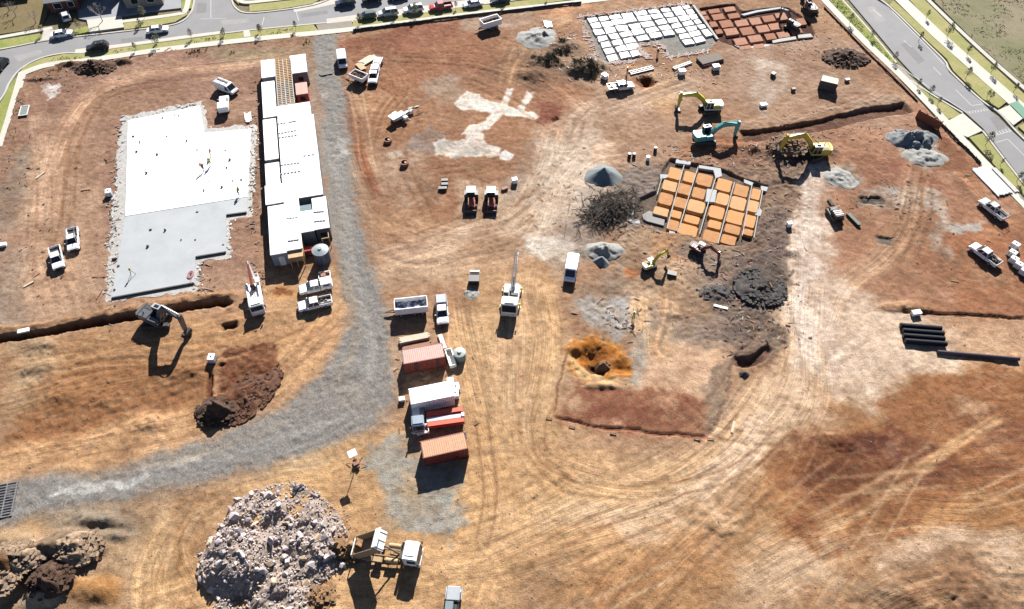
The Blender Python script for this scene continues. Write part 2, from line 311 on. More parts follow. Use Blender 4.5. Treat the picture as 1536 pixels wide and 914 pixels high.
# dust-pale cores and dark disturbed ground on top of the worn bands
patch([(1184, 560), (1192, 470), (1200, 380), (1204, 250), (1230, 250), (1236, 330), (1230, 430), (1222, 520), (1196, 580)], (232, 220, 206), .8, 2.5, 1.6)
patch([(1240, 430), (1330, 455), (1400, 470), (1420, 540), (1380, 560), (1350, 640), (1300, 600), (1220, 570)], (220, 196, 172), .65, 3, 2.2)
patch([(820, 230), (866, 190), (884, 220), (850, 280), (836, 330), (806, 350), (812, 290)], (214, 198, 178), .7, 3, 2.2)
patch([(790, 352), (862, 352), (862, 396), (800, 400)], (216, 208, 194), .7, 1.6, 1.4)
patch([(700, 345), (790, 330), (800, 350), (700, 366)], (206, 186, 164), .5, 2.5, 2)
patch([(1090, 360), (1192, 300), (1196, 360), (1180, 450), (1160, 530), (1096, 545), (1060, 500), (1070, 420)], (108, 95, 87), .9, 2.4, 2.2, 1.1, rough=1.)
patch([(930, 240), (1000, 232), (985, 330), (930, 345), (890, 345)], (128, 118, 110), .75, 2.4, 2, 1.1, rough=.9)
patch([(1150, 235), (1200, 240), (1196, 300), (1150, 300)], (116, 98, 86), .8, 2.4, 2, 1.1, rough=1.)
patch([(1060, 215), (1120, 208), (1150, 225), (1120, 245), (1050, 236)], (166, 116, 86), .6, 1.6, 1.4, rough=.9)
patch([(540, 390), (700, 385), (700, 430), (560, 440)], (196, 170, 140), .5, 3, 2)
patch([(1040, 700), (1160, 640), (1200, 660), (1130, 760), (1060, 800)], (214, 182, 152), .6, 3, 2.2)
patch([(1100, 800), (1200, 790), (1240, 850), (1150, 914), (1080, 900)], (208, 178, 146), .5, 3, 2.2)
patch([(520, 650), (640, 640), (760, 650), (880, 690), (1040, 690), (1130, 640), (1180, 660), (1090, 760), (900, 850), (700, 914), (540, 914), (480, 720)], (212, 170, 122), .5, 5, 3)
patch([(690, 430), (850, 430), (860, 500), (820, 640), (700, 640)], (208, 170, 126), .4, 4, 3)
patch([(1196, 560), (1230, 560), (1200, 640), (1120, 720), (1000, 765), (860, 790), (800, 780), (960, 730), (1080, 680), (1150, 620)], (228, 198, 160), .55, 3, 2.2)
patch([(20, 660), (200, 640), (330, 640), (420, 600), (500, 530), (515, 520), (480, 570), (380, 640), (200, 690), (0, 720), (0, 690)], (214, 170, 126), .5, 2, 1.6)
patch([(330, 528), (402, 518), (420, 545), (404, 604), (345, 618), (324, 590)], (116, 72, 48), .8, 1.2, 1, .6, rough=1)
patch([(520, 60), (690, 38), (760, 80), (700, 120), (560, 130), (520, 110)], (148, 100, 72), .5, 4, 3)
patch([(1175, 700), (1200, 655), (1260, 632), (1330, 632), (1370, 600), (1400, 560), (1440, 548), (1600, 545), (1600, 730), (1470, 720), (1380, 760), (1290, 800), (1210, 790), (1170, 760)], (152, 102, 66), .8, 2.5, 2.6, 1.2)
patch([(1195, 672), (1260, 645), (1330, 645), (1400, 668), (1420, 700), (1330, 728), (1260, 765), (1195, 760), (1205, 715)], (120, 74, 50), .75, 2., 2.4, 1.2)
patch([(1440, 630), (1600, 620), (1600, 690), (1500, 690)], (128, 82, 56), .6, 2.5, 2.4, 1.2); patch([(1240, 652), (1335, 646), (1340, 672), (1250, 678)], (92, 50, 38), .75, 1.2, 1.4, 1.); patch([(1215, 700), (1285, 700), (1280, 735), (1220, 738)], (96, 58, 42), .65, 1.4, 1.4, 1.)
patch([(1440, 600), (1500, 618), (1490, 640), (1450, 630)], (206, 168, 130), .55, 1.4, 1.4); track([(1210, 800), (1300, 752), (1380, 700), (1450, 640), (1500, 610)], 1.3, (206, 164, 118), .7, .5); track([(1190, 745), (1300, 728), (1400, 712), (1540, 700)], 1.5, (112, 70, 48), .5, .6)
patch([(846, 600), (870, 588), (900, 600), (880, 618), (850, 616)], (176, 140, 108), .6, 1, 1, .8); patch([(895, 625), (935, 624), (940, 636), (905, 636)], (206, 160, 128), .6, .8, .8, .6); patch([(980, 590), (1010, 585), (1020, 600), (1000, 606)], (198, 156, 124), .6, .9, 1, .8)
patch([(940, 500), (975, 495), (965, 575), (945, 570)], (176, 168, 156), .6, 1.2, 1.2, .8)
patch([(1020, 372), (1100, 378), (1110, 430), (1060, 470), (1030, 430)], (134, 118, 106), .7, 2.2, 2, 1.1, rough=.9); patch([(1085, 235), (1160, 240), (1170, 270), (1150, 282), (1090, 255)], (132, 106, 88), .6, 1.6, 1.6, 1., rough=1.)
patch([(1150, 600), (1196, 540), (1260, 560), (1250, 620), (1180, 690), (1080, 750), (960, 790), (880, 790), (1000, 735), (1090, 680)], (224, 194, 166), .55, 3.5, 2.6, 1.); patch([(1180, 560), (1190, 440), (1200, 260), (1236, 255), (1250, 400), (1290, 450), (1260, 560)], (226, 206, 188), .5, 3, 2.4, 1.)
patch([(562, 665), (600, 655), (640, 690), (700, 700), (690, 745), (664, 812), (636, 812), (600, 770), (575, 720)], (164, 162, 154), .85, 1.0, 1.6, 1.1); patch([(606, 700), (626, 712), (634, 760), (616, 750)], (204, 168, 124), .6, 1., 1.2, .8)
# many single wheel passes that wander off the worn bands
rr_ = random.Random(77)
for px_, half_ in TRK * 2:
    if len(px_) < 4: continue
    sp = smooth_path(px_, 6); n_ = len(sp); i0 = rr_.randrange(0, max(1, n_ - 9)); seg = sp[i0:i0 + rr_.randrange(8, 18)]
    o0, o1 = rr_.gauss(0, half_ * 4.5), rr_.gauss(0, half_ * 6); q = []
    for i, (u_, v_) in enumerate(seg):
        t_ = i / (len(seg) - 1); j = min(i + 1, len(seg) - 1); k_ = max(i - 1, 0); dx, dy = seg[j][0] - seg[k_][0], seg[j][1] - seg[k_][1]; L_ = math.hypot(dx, dy) + 1e-6; o_ = o0 + (o1 - o0) * t_
        q.append((u_ - dy / L_ * o_, v_ + dx / L_ * o_ * .8))
    q = q[::3] + [q[-1]]
    if len(q) > 2: ruts(q, 1.7 if rr_.random() < .7 else 2.4, rr_.uniform(.16, .3), rr_.choice([(120, 82, 56), (140, 98, 68), (224, 194, 156), (216, 182, 140), (150, 112, 80)]), rr_.uniform(.2, .45), rr_.uniform(.0, .02))
C += (n2 * 22 + n3 * 20)[..., None] * np.array([1, .92, .84], np.float32)
lum_ = C.mean(-1, keepdims=True); C = lum_ + (C - lum_) * 1.0 + np.array([2, 1, 1], np.float32); C *= 1.04
far_ = sstep(48, 85, GY)[..., None]; lum_ = C.mean(-1, keepdims=True); C += ((lum_ + (C - lum_) * 1.0 + np.array([2, -1, -1]) - C) * far_).astype(np.float32)
mo = fbm(GX, GY, .42, 5, 6, .62); md = fbm(GX, GY, .3, 5, 1, .62)        # crusted pale scabs and damp dark blotches
C += (np.array([224, 194, 162], np.float32) - C) * (sstep(.10, .45, mo) * .22)[..., None].astype(np.float32)
C += (np.array([112, 74, 52], np.float32) - C) * (sstep(.14, .5, md) * .18)[..., None].astype(np.float32)
s_, m_ = polymask([(0, 530), (300, 500), (440, 560), (300, 640), (0, 720)], 2, 2, .8); ROUGH[s_] = np.maximum(ROUGH[s_], m_ * .6)
s_, m_ = polymask([(1240, 840), (1540, 840), (1540, 930), (1240, 930)], 2, 2, .8); ROUGH[s_] = np.maximum(ROUGH[s_], m_ * .75)
s_, m_ = polymask([(900, 230), (1240, 210), (1200, 480), (1090, 540), (900, 460)], 3, 2, .8); ROUGH[s_] = np.maximum(ROUGH[s_], m_ * .7)
# ---- cuts, pits, spoil -----------------------------------------------------------------------
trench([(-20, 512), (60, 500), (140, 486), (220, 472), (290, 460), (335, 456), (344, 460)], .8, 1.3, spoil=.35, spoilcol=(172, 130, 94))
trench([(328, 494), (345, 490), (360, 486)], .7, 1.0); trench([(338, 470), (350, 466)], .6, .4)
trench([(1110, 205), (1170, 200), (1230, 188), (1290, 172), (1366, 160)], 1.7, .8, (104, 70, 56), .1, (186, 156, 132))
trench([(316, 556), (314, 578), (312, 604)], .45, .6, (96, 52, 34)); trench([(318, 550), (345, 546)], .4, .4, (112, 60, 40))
trench([(826, 626), (900, 640), (980, 648), (1066, 658)], .28, .22, (132, 78, 58)); trench([(850, 522), (840, 572), (826, 626)], .2, .12, (150, 104, 78))
trench([(1062, 656), (1088, 600), (1100, 545), (1140, 500), (1190, 400)], .25, .15, (150, 120, 100))
trench([(1285, 300), (1330, 301)], .9, .5, (84, 80, 78)); trench([(1310, 358), (1344, 362)], 1., .35, (116, 112, 106))
trench([(1350, 468), (1440, 474), (1545, 478)], .35, .3, (112, 76, 54))
trench([(828, 176), (836, 182)], .8, .7, (74, 36, 28)); 
trench([(1098, 542), (1130, 545), (1158, 520)], .8, .8, (92, 54, 44)); mound(1128, 530, 5, 3.5, .5, (132, 108, 94), .6)
mound(968, 122, 3, 2.2, -1.3, (130, 70, 36), .9, rough=.6)
# the orange pit
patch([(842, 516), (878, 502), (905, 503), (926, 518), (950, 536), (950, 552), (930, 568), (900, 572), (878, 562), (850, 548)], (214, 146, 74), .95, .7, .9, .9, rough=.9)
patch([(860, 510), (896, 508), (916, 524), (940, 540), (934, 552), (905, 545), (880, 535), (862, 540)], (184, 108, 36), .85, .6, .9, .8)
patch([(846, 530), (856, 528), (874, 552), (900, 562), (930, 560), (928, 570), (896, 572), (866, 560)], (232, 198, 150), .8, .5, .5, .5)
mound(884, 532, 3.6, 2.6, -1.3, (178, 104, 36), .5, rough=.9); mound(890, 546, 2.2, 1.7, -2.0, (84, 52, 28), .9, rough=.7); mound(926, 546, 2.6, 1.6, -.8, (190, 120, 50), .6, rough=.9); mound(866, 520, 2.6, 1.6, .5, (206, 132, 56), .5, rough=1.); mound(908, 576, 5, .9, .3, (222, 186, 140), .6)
mound(1016, 470, 3, 2, .25); 
# heaps of soil that are part of the worked ground
mound(330, 617, 3.0, 2.7, 1.9, (104, 68, 48), .9, 1.1, 1.); mound(378, 600, 3.6, 4.4, 1.5, (108, 66, 46), .8, 1.4, 1., -.4); mound(398, 560, 3, 3.4, .9, (120, 74, 48), .7, 1.4, 1.)
mound(76, 874, 4.0, 2.8, 1.6, (112, 82, 60), .9, 1.1, 1.); mound(108, 826, 5.4, 3.0, 2.4, (140, 118, 96), .8, 1.3, 1.); mound(40, 838, 5.0, 2.8, 2.4, (128, 100, 80), .8, 1.3, 1.); mound(4, 866, 4.6, 3.2, 2.4, (134, 96, 66), .8, 1.3, 1.)
mound(60, 905, 3.6, 1.6, 1.0, (206, 188, 160), .8, 1.3, .6); mound(142, 892, 4, 2.2, .9, (176, 128, 80), .7, 1.3, .6); mound(30, 808, 4, 2.2, 1.2, (186, 160, 130), .6, 1.4, .6)
mound(150, 782, 4.5, 1.6, .9, (136, 126, 112), .6); mound(120, 800, 4, 1.4, .45); mound(170, 806, 3, 1.2, .4)
mound(140, 100, 4.6, 2.6, 1.4, (104, 76, 58), .9, 1.2, .9); mound(105, 96, 4, 1.6, .7, (120, 92, 72), .7); mound(185, 92, 3, 1.4, .6, (112, 84, 64), .7); mound(60, 118, 5, 1, .5, (112, 88, 70), .6)
mound(1268, 88, 5, 3.6, 1.5, (92, 66, 52), .9, 1.2, .8)
mound(880, 104, 6, 4, 1.5, (122, 104, 82), .8, 1.3, 1.); mound(820, 92, 5, 4, 1.2, (126, 104, 82), .7, 1.3, 1.); mound(850, 70, 5, 4, .9, (140, 118, 98), .6, 1.3, 1.); mound(800, 112, 5, 3, .8, (128, 98, 76), .6)
mound(880, 380, 3, 2, .3, (150, 146, 140), .6)
mound(1186, 218, 5.5, 4.5, 2.2, (150, 118, 92), .8, 1.3, 1.); mound(1168, 235, 3.5, 3, 1., (126, 92, 76), .7, 1.3, 1.); mound(1240, 222, 3, 3, .7, (150, 120, 100), .6, 1.3, 1.)
mound(1130, 225, 4, 2.5, .7, (150, 112, 86), .5); mound(1090, 222, 4, 1.4, .5, (170, 118, 84), .5)
mound(1140, 430, 5, 5, .9, (84, 76, 72), .8, 1.3, 1.); mound(1160, 400, 4, 6, .6, (104, 92, 84), .6, 1.3, 1.); mound(1070, 440, 4, 2.4, .5, (116, 108, 104), .6)
mound(1360, 462, 6, 1.6, .5, (164, 116, 78), .6); mound(1200, 300, 2, 8, .2)
for q in ((520, 560, .3), (280, 560, .5), (220, 640, .5), (160, 600, .4), (90, 590, .5), (60, 520, .6), (50, 550, .5), (1420, 870, .5), (1380, 900, .6), (1460, 890, .6), (1340, 880, .4), (1250, 660, .4), (1080, 780, .3)):
    mound(q[0], q[1], 4, 2.6, q[2], None, rough=.9)
# gravel haul track
GRAVEL = [(468, 55), (478, 150), (487, 250), (500, 345), (518, 430), (524, 490), (498, 552), (426, 622), (302, 671), (150, 703), (-40, 737),
          (-40, 795), (130, 757), (300, 724), (440, 692), (552, 648), (592, 600), (592, 530), (578, 480), (565, 420), (550, 340), (530, 250), (515, 150), (507, 50)]
gs, gm = polymask(GRAVEL, .35, .4, .45)
GM = np.zeros((NY, NX), np.float32); GM[gs] = gm
s_, m_ = polymask(GRAVEL, 1.2, .7, .5); lay(s_, m_, (150, 146, 142), 1., .06, .06, .5)
patch([(66, 745), (110, 722), (230, 712), (220, 724), (120, 742)], (212, 212, 208), .95, .5, .5, .5)
patch([(255, 694), (310, 684), (305, 692), (262, 704)], (210, 202, 190), .9, .5, .4, .4); patch([(476, 140), (486, 138), (486, 146), (478, 146)], (210, 206, 200), .8, .5, .4); patch([(507, 205), (518, 210), (520, 236), (508, 236)], (206, 204, 198), .7, .6, .5)
patch([(520, 560), (560, 600), (590, 620), (560, 640), (520, 600)], (176, 162, 144), .4, 2, 2)
track([(490, 60), (497, 160), (510, 260), (528, 360), (545, 450), (555, 530), (520, 610), (430, 655), (300, 695), (0, 755)], 3.4, (172, 166, 158), .4, .4, .02, .7, flow=False)
track([(470, 60), (482, 160), (492, 260), (506, 350), (522, 440), (524, 500), (480, 570), (400, 632), (280, 676), (100, 715)], 1.2, (170, 152, 130), .35, .3, .02, flow=False); track([(510, 60), (520, 160), (536, 260), (556, 350), (572, 440), (592, 540), (585, 610), (520, 664), (400, 700), (250, 735), (60, 772)], 1.2, (170, 152, 130), .3, .3, .02, flow=False)
# ---- made ground: streets, slabs, foundations sit in levelled beds -----------------------------
def level(px, z, feather=.4, world=False, col=None):
    s, m = polymask(px, feather, 0, 0, world=world); Z[s] += (z - Z[s]) * m.astype(np.float32)
    if col is not None: lay(s, m, col, 1, .1)
    ROUGH[s] *= (1 - m); AMP[s] *= (1 - m)
level([(-300, 400), (-60, 260), (2, 218), (36, 104), (130, 88), (250, 71), (400, 54), (520, 43), (700, 21), (872, 1), (960, -12), (960, -60), (-300, -60)], -.35, .4, col=(150, 140, 110))
level([(1226, -8), (1350, 118), (1430, 206), (1600, 372), (1900, 372), (1900, -60), (1226, -60)], -.35, .4, col=(150, 146, 110))
def zat(x, y):
    i = int(round((x - X0) / D)); j = int(round((y - Y0) / D))
    return float(Z[min(max(j, 0), NY - 1), min(max(i, 0), NX - 1)])
def zfoot(x, y, r=1.2):
    i = int(round((x - X0) / D)); j = int(round((y - Y0) / D)); k = max(1, int(r / D))
    a = Z[max(0, j - k):j + k + 1, max(0, i - k):i + k + 1]
    return float(np.median(a)) if a.size else 0.
# ================================================================= materials
MATS = {}
def nodes_of(m):
    m.use_nodes = True; t = m.node_tree; t.nodes.clear()
    out = t.nodes.new('ShaderNodeOutputMaterial'); b = t.nodes.new('ShaderNodeBsdfPrincipled'); t.links.new(b.outputs[0], out.inputs[0])
    return t, b
def N(t, typ, **kw):
    n = t.nodes.new(typ)
    for k, v in kw.items(): setattr(n, k, v)
    return n
def noise(t, vec, scale, detail=3, rough=.55):
    n = N(t, 'ShaderNodeTexNoise'); n.inputs['Scale'].default_value = scale; n.inputs['Detail'].default_value = detail; n.inputs['Roughness'].default_value = rough
    if vec is not None: t.links.new(vec, n.inputs['Vector'])
    return n.outputs['Fac']
def remap(t, v, a, b, lo=.25, hi=.75):
    n = N(t, 'ShaderNodeMapRange'); n.inputs['From Min'].default_value = lo; n.inputs['From Max'].default_value = hi; n.inputs['To Min'].default_value = a; n.inputs['To Max'].default_value = b
    t.links.new(v, n.inputs['Value']); return n.outputs[0]
def mul(t, a, b):
    n = N(t, 'ShaderNodeMath', operation='MULTIPLY'); t.links.new(a, n.inputs[0])
    if isinstance(b, (int, float)): n.inputs[1].default_value = b
    else: t.links.new(b, n.inputs[1])
    return n.outputs[0]
def add(t, a, b):
    n = N(t, 'ShaderNodeMath', operation='ADD'); t.links.new(a, n.inputs[0])
    if isinstance(b, (int, float)): n.inputs[1].default_value = b
    else: t.links.new(b, n.inputs[1])
    return n.outputs[0]
def scalecol(t, col, fac):
    n = N(t, 'ShaderNodeVectorMath', operation='SCALE')
    if hasattr(col, 'type') and not isinstance(col, tuple): t.links.new(col, n.inputs[0])
    else: n.inputs[0].default_value = col[:3]
    t.links.new(fac, n.inputs['Scale']); return n.outputs[0]
def mixc(t, fac, a, b):
    n = N(t, 'ShaderNodeMix', data_type='RGBA'); t.links.new(fac, n.inputs['Factor'])
    for v, k in ((a, 6), (b, 7)):
        if isinstance(v, tuple): n.inputs[k].default_value = (*v[:3], 1)
        else: t.links.new(v, n.inputs[k])
    return n.outputs[2]
def bump(t, b, h, strength=.4, dist=.05):
    n = N(t, 'ShaderNodeBump'); n.inputs['Strength'].default_value = strength; n.inputs['Distance'].default_value = dist
    t.links.new(h, n.inputs['Height']); t.links.new(n.outputs[0], b.inputs['Normal'])
def mat(name, col, rough=.5, metal=0., var=.12, dirt=.2, scale=1.5, dirtcol=(.16, .105, .065), spec=.5, bmp=0., grain=0., gscale=20.):
    if name in MATS: return MATS[name]
    m = bpy.data.materials.new(name); t, b = nodes_of(m); MATS[name] = m
    g = N(t, 'ShaderNodeNewGeometry').outputs['Position']
    f = remap(t, noise(t, g, scale, 4), 1 - var, 1 + var)
    if grain: f = mul(t, f, remap(t, noise(t, g, gscale, 2), 1 - grain, 1 + grain))
    c = scalecol(t, tuple(col), f)
    if dirt: c = mixc(t, remap(t, noise(t, g, scale * 2.3, 5, .65), 0, dirt * 2, .42, .8), c, dirtcol)
    t.links.new(c, b.inputs['Base Color']); b.inputs['Roughness'].default_value = rough; b.inputs['Metallic'].default_value = metal
    b.inputs['Specular IOR Level'].default_value = spec
    if bmp: bump(t, b, noise(t, g, gscale, 3), bmp, .04)
    return m
M_WHITE = mat('white_paint', (.74, .74, .73), .35, dirt=.12)
M_OFFW = mat('worn_white_paint', (.62, .61, .58), .5, dirt=.22)
M_GLASS = mat('dark_glass', (.015, .02, .026), .08, dirt=.04, var=.05)
M_RUB = mat('tyre_rubber', (.018, .017, .016), .85, dirt=.2)
M_STEEL = mat('grey_steel', (.25, .25, .26), .45, .6, dirt=.25)
M_DARK = mat('dark_steel', (.03, .03, .032), .55, .2, dirt=.3)
M_BLACK = mat('black_plastic', (.015, .015, .017), .5, dirt=.12)
M_RED = mat('red_paint', (.34, .03, .02), .4, dirt=.15)
M_LAMP = mat('clear_lamp', (.6, .6, .58), .15, dirt=0)
M_TAIL = mat('red_lamp', (.3, .01, .01), .2, dirt=0)
M_AMBER = mat('amber_lamp', (.6, .2, .01), .3, dirt=0)
M_YEL = mat('yellow_paint', (.46, .33, .03), .42, dirt=.2)
M_LIME = mat('lime_yellow_paint', (.46, .40, .035), .42, dirt=.2)
M_TEAL = mat('teal_paint', (.05, .28, .28), .42, dirt=.15)
M_EXGREY = mat('dark_grey_paint', (.07, .075, .085), .4, dirt=.15)
M_TIMB = mat('pale_timber', (.36, .24, .12), .75, dirt=.2, grain=.2, gscale=6)
M_DTIMB = mat('brown_timber', (.2, .09, .05), .75, dirt=.25, grain=.2, gscale=6)
M_CONC = mat('pale_concrete', alb(212, 212, 208), .85, dirt=.12, var=.12, scale=.4, grain=.06)
M_PATH = mat('pale_path_concrete', alb(244, 240, 226), .85, dirt=.08, var=.06, scale=.5, grain=.06)  # pale cream is the concrete's own colour
M_KERB = mat('kerb_concrete', alb(232, 228, 216), .85, dirt=.14, var=.08, scale=.5)
M_ASPH = mat('worn_asphalt', alb(166, 166, 168), .9, dirt=.05, var=.10, scale=.25, grain=.10, gscale=9, dirtcol=alb(190, 186, 180))
M_LINE = mat('road_line_paint', alb(226, 226, 224), .7, dirt=.15, dirtcol=alb(170, 170, 170))
M_GRAV = None
# ================================================================= mesh kit
class MB:
    def __init__(s): s.v = []; s.f = []
    def add(s, vs, fs):
        k = len(s.v); s.v += [tuple(p) for p in vs]; s.f += [tuple(i + k for i in f) for f in fs]; return s
    def hexa(s, p): return s.add(p, [(0, 3, 2, 1), (4, 5, 6, 7), (0, 1, 5, 4), (1, 2, 6, 5), (2, 3, 7, 6), (3, 0, 4, 7)])
    def box(s, x0, x1, y0, y1, z0, z1): return s.hexa([(x0, y0, z0), (x1, y0, z0), (x1, y1, z0), (x0, y1, z0), (x0, y0, z1), (x1, y0, z1), (x1, y1, z1), (x0, y1, z1)])
    def frust(s, a, z0, b, z1):
        return s.hexa([(a[0], a[2], z0), (a[1], a[2], z0), (a[1], a[3], z0), (a[0], a[3], z0), (b[0], b[2], z1), (b[1], b[2], z1), (b[1], b[3], z1), (b[0], b[3], z1)])
    def extr(s, poly, z0, z1):
        n = len(poly); ar = sum(poly[i][0] * poly[(i + 1) % n][1] - poly[(i + 1) % n][0] * poly[i][1] for i in range(n))
        if ar < 0: poly = poly[::-1]
        return s.add([(x, y, z0) for x, y in poly] + [(x, y, z1) for x, y in poly],
                     [tuple(range(n - 1, -1, -1)), tuple(range(n, 2 * n))] + [(i, (i + 1) % n, n + (i + 1) % n, n + i) for i in range(n)])
    def side(s, prof, y0, y1):          # profile in x,z extruded along y
        n = len(prof); ar = sum(prof[i][0] * prof[(i + 1) % n][1] - prof[(i + 1) % n][0] * prof[i][1] for i in range(n))
        if ar < 0: prof = prof[::-1]
        return s.add([(x, y0, z) for x, z in prof] + [(x, y1, z) for x, z in prof],
                     [tuple(range(n)), tuple(range(2 * n - 1, n - 1, -1))] + [(n + i, n + (i + 1) % n, (i + 1) % n, i) for i in range(n)])
    def cyl(s, p0, p1, r0, r1=None, n=10, cap=True):
        r1 = r0 if r1 is None else r1; a = Vector(p0); b = Vector(p1); d = (b - a).normalized()
        u = d.orthogonal().normalized(); w_ = d.cross(u)
        vs = []
        for p, r in ((a, r0), (b, r1)):
            for i in range(n):
                t = 2 * math.pi * i / n; vs.append(p + (u * math.cos(t) + w_ * math.sin(t)) * r)
        fs = [(i, (i + 1) % n, n + (i + 1) % n, n + i) for i in range(n)]
        if cap: fs += [tuple(range(n - 1, -1, -1)), tuple(range(n, 2 * n))]
        return s.add(vs, fs)
    def bar(s, p0, p1, w_, h, up=(0, 0, 1)):
        a = Vector(p0); b = Vector(p1); d = (b - a).normalized(); u = d.cross(Vector(up))
        if u.length < 1e-4: u = d.cross(Vector((1, 0, 0)))
        u = u.normalized() * (w_ / 2); q = u.cross(d).normalized() * (h / 2)
        return s.hexa([a - u - q, a + u - q, a + u + q, a - u + q, b - u - q, b + u - q, b + u + q, b - u + q])
    def xf(s, M, k=0):
        s.v[k:] = [tuple(M @ Vector(p)) for p in s.v[k:]]; return s
    def mesh(s, name, m, bevel=0., seg=1, smooth=False):
        me = bpy.data.meshes.new(name); me.from_pydata(s.v, [], s.f)
        if bevel or smooth:
            bm = bmesh.new(); bm.from_mesh(me)
            if bevel: bmesh.ops.bevel(bm, geom=[e for e in bm.edges if e.calc_face_angle(0) > .5], offset=bevel, segments=seg, affect='EDGES', clamp_overlap=True)
            bmesh.ops.recalc_face_normals(bm, faces=bm.faces)
            if smooth:
                for f in bm.faces: f.smooth = True
            bm.to_mesh(me); bm.free()
        else:
            bm = bmesh.new(); bm.from_mesh(me); bmesh.ops.recalc_face_normals(bm, faces=bm.faces); bm.to_mesh(me); bm.free()
        me.materials.append(m); return me
    def build(s, name, m, parent=None, bevel=0., seg=1, smooth=False):
        return link(name, s.mesh(name, m, bevel, seg, smooth), parent)
def link(name, me, parent=None):
    o = bpy.data.objects.new(name, me); COL.objects.link(o)
    if parent is not None: o.parent = parent
    return o
def tag(o, label=None, cat=None, group=None, kind=None):
    for k, v in (('label', label), ('category', cat), ('group', group), ('kind', kind)):
        if v: o[k] = v
    return o
def thing(name, label, cat, loc, rz=0., group=None):
    o = bpy.data.objects.new(name, None); COL.objects.link(o); o.location = loc; o.rotation_euler = (0, 0, rz); o.empty_display_size = .3
    return tag(o, label, cat, group)
def head(a, b): return math.atan2(b[1] - a[1], b[0] - a[0])
def put(u, v, h=0., r=1.2):          # centre pixel seen at height h -> (x, y, ground z)
    x, y = P(u, v, h); return (x, y, zfoot(x, y, r))
def hpx(u, v, u2, v2): return head(P(u, v), P(u2, v2))
# ================================================================= raft foundations: beds cut into the ground
def frompx(sc, ox, oy): return lambda x, y: (ox + x / sc, oy + y / sc)
zo = frompx(4.57, 930, 220); zw = frompx(6.4, 860, 0); zb = frompx(7.615, 1040, 0)
OR_BED = [zo(*p) for p in ((345, 78), (545, 120), (705, 150), (850, 215), (1015, 270), (960, 480), (915, 640), (830, 680), (670, 668), (540, 610), (310, 580), (180, 535), (60, 510), (140, 350), (250, 300), (290, 160))]
WH_BED = [zw(*p) for p in ((95, 170), (400, 130), (700, 95), (1145, 40), (1390, 385), (1260, 500), (1000, 530), (910, 545), (840, 420), (600, 440), (640, 560), (300, 620), (200, 420))]
BR_BED = [zb(*p) for p in ((70, 95), (330, 55), (480, 45), (560, 130), (1000, 80), (1090, 90), (1330, 240), (1390, 380), (1370, 440), (900, 500), (530, 560), (450, 520), (310, 470), (180, 270))]
level(OR_BED, -.62, .18, col=(120, 104, 92)); level(WH_BED, -.4, .18, col=(160, 158, 152)); level(BR_BED, -.5, .18, col=(84, 44, 32))
SLAB = [(164, 450), (190, 179), (300, 157), (307, 198), (378, 191), (373, 320), (341, 324), (341, 380), (295, 387), (293, 428)]
level([(158, 454), (186, 175), (302, 152), (310, 194), (384, 188), (378, 325), (345, 330), (344, 386), (300, 392), (297, 434)], 0., .5)
level([(384, 92), (462, 78), (505, 350), (500, 395), (400, 405)], .02, 1.2)
# ---- small relief: clods where the soil is loose
Z += ROUGH * (fbm(GX, GY, 1.1, 2, 4) * .20 + fbm(GX, GY, 2.3, 1, 6) * .10).astype(np.float32)
Z += ((1 - np.clip(ROUGH, 0, 1)) * fbm(GX, GY, 1.7, 2, 10) * .02).astype(np.float32)
# ================================================================= ground meshes
def ground_material():
    m = bpy.data.materials.new('site_soil'); t, b = nodes_of(m)
    g = N(t, 'ShaderNodeNewGeometry').outputs['Position']
    col = N(t, 'ShaderNodeAttribute', attribute_name='soil').outputs['Color']
    fl = N(t, 'ShaderNodeAttribute', attribute_name='flow').outputs['Vector']; am = N(t, 'ShaderNodeAttribute', attribute_name='wear').outputs['Fac']
    ro = N(t, 'ShaderNodeAttribute', attribute_name='loose').outputs['Fac']
    mp = N(t, 'ShaderNodeVectorMath', operation='MULTIPLY'); mp.inputs[1].default_value = (.10, 2.6, 1); t.links.new(fl, mp.inputs[0])
    st = noise(t, mp.outputs[0], 1., 4, .6)
    mp2 = N(t, 'ShaderNodeVectorMath', operation='MULTIPLY'); mp2.inputs[1].default_value = (.22, 5.5, 1); t.links.new(fl, mp2.inputs[0])
    st2 = noise(t, mp2.outputs[0], 1., 2, .5)
    sf = mul(t, add(t, mul(t, mul(t, remap(t, st, -1, 1), am), .3), 1.), add(t, mul(t, mul(t, remap(t, st2, -1, 1), am), .28), 1.))
    a = noise(t, g, 1.1, 5, .62); c = noise(t, g, 5.5, 4, .65)
    f = mul(t, mul(t, sf, remap(t, a, .7, 1.3)), remap(t, c, .62, 1.38))
    colv = scalecol(t, col, f)
    pal = noise(t, g, .8, 5, .6)
    colv = mixc(t, remap(t, pal, 0, .22, .52, .72), colv, alb(222, 186, 148))
    dk = noise(t, g, 2.6, 5, .7)
    colv = mixc(t, remap(t, dk, 0, .28, .64, .8), colv, alb(104, 72, 50))
    t.links.new(colv, b.inputs['Base Color']); b.inputs['Roughness'].default_value = .95; b.inputs['Specular IOR Level'].default_value = .15
    h = add(t, mul(t, st, am), mul(t, c, .8)); bump(t, b, add(t, h, mul(t, a, 1.2)), .85, .13)
    return m
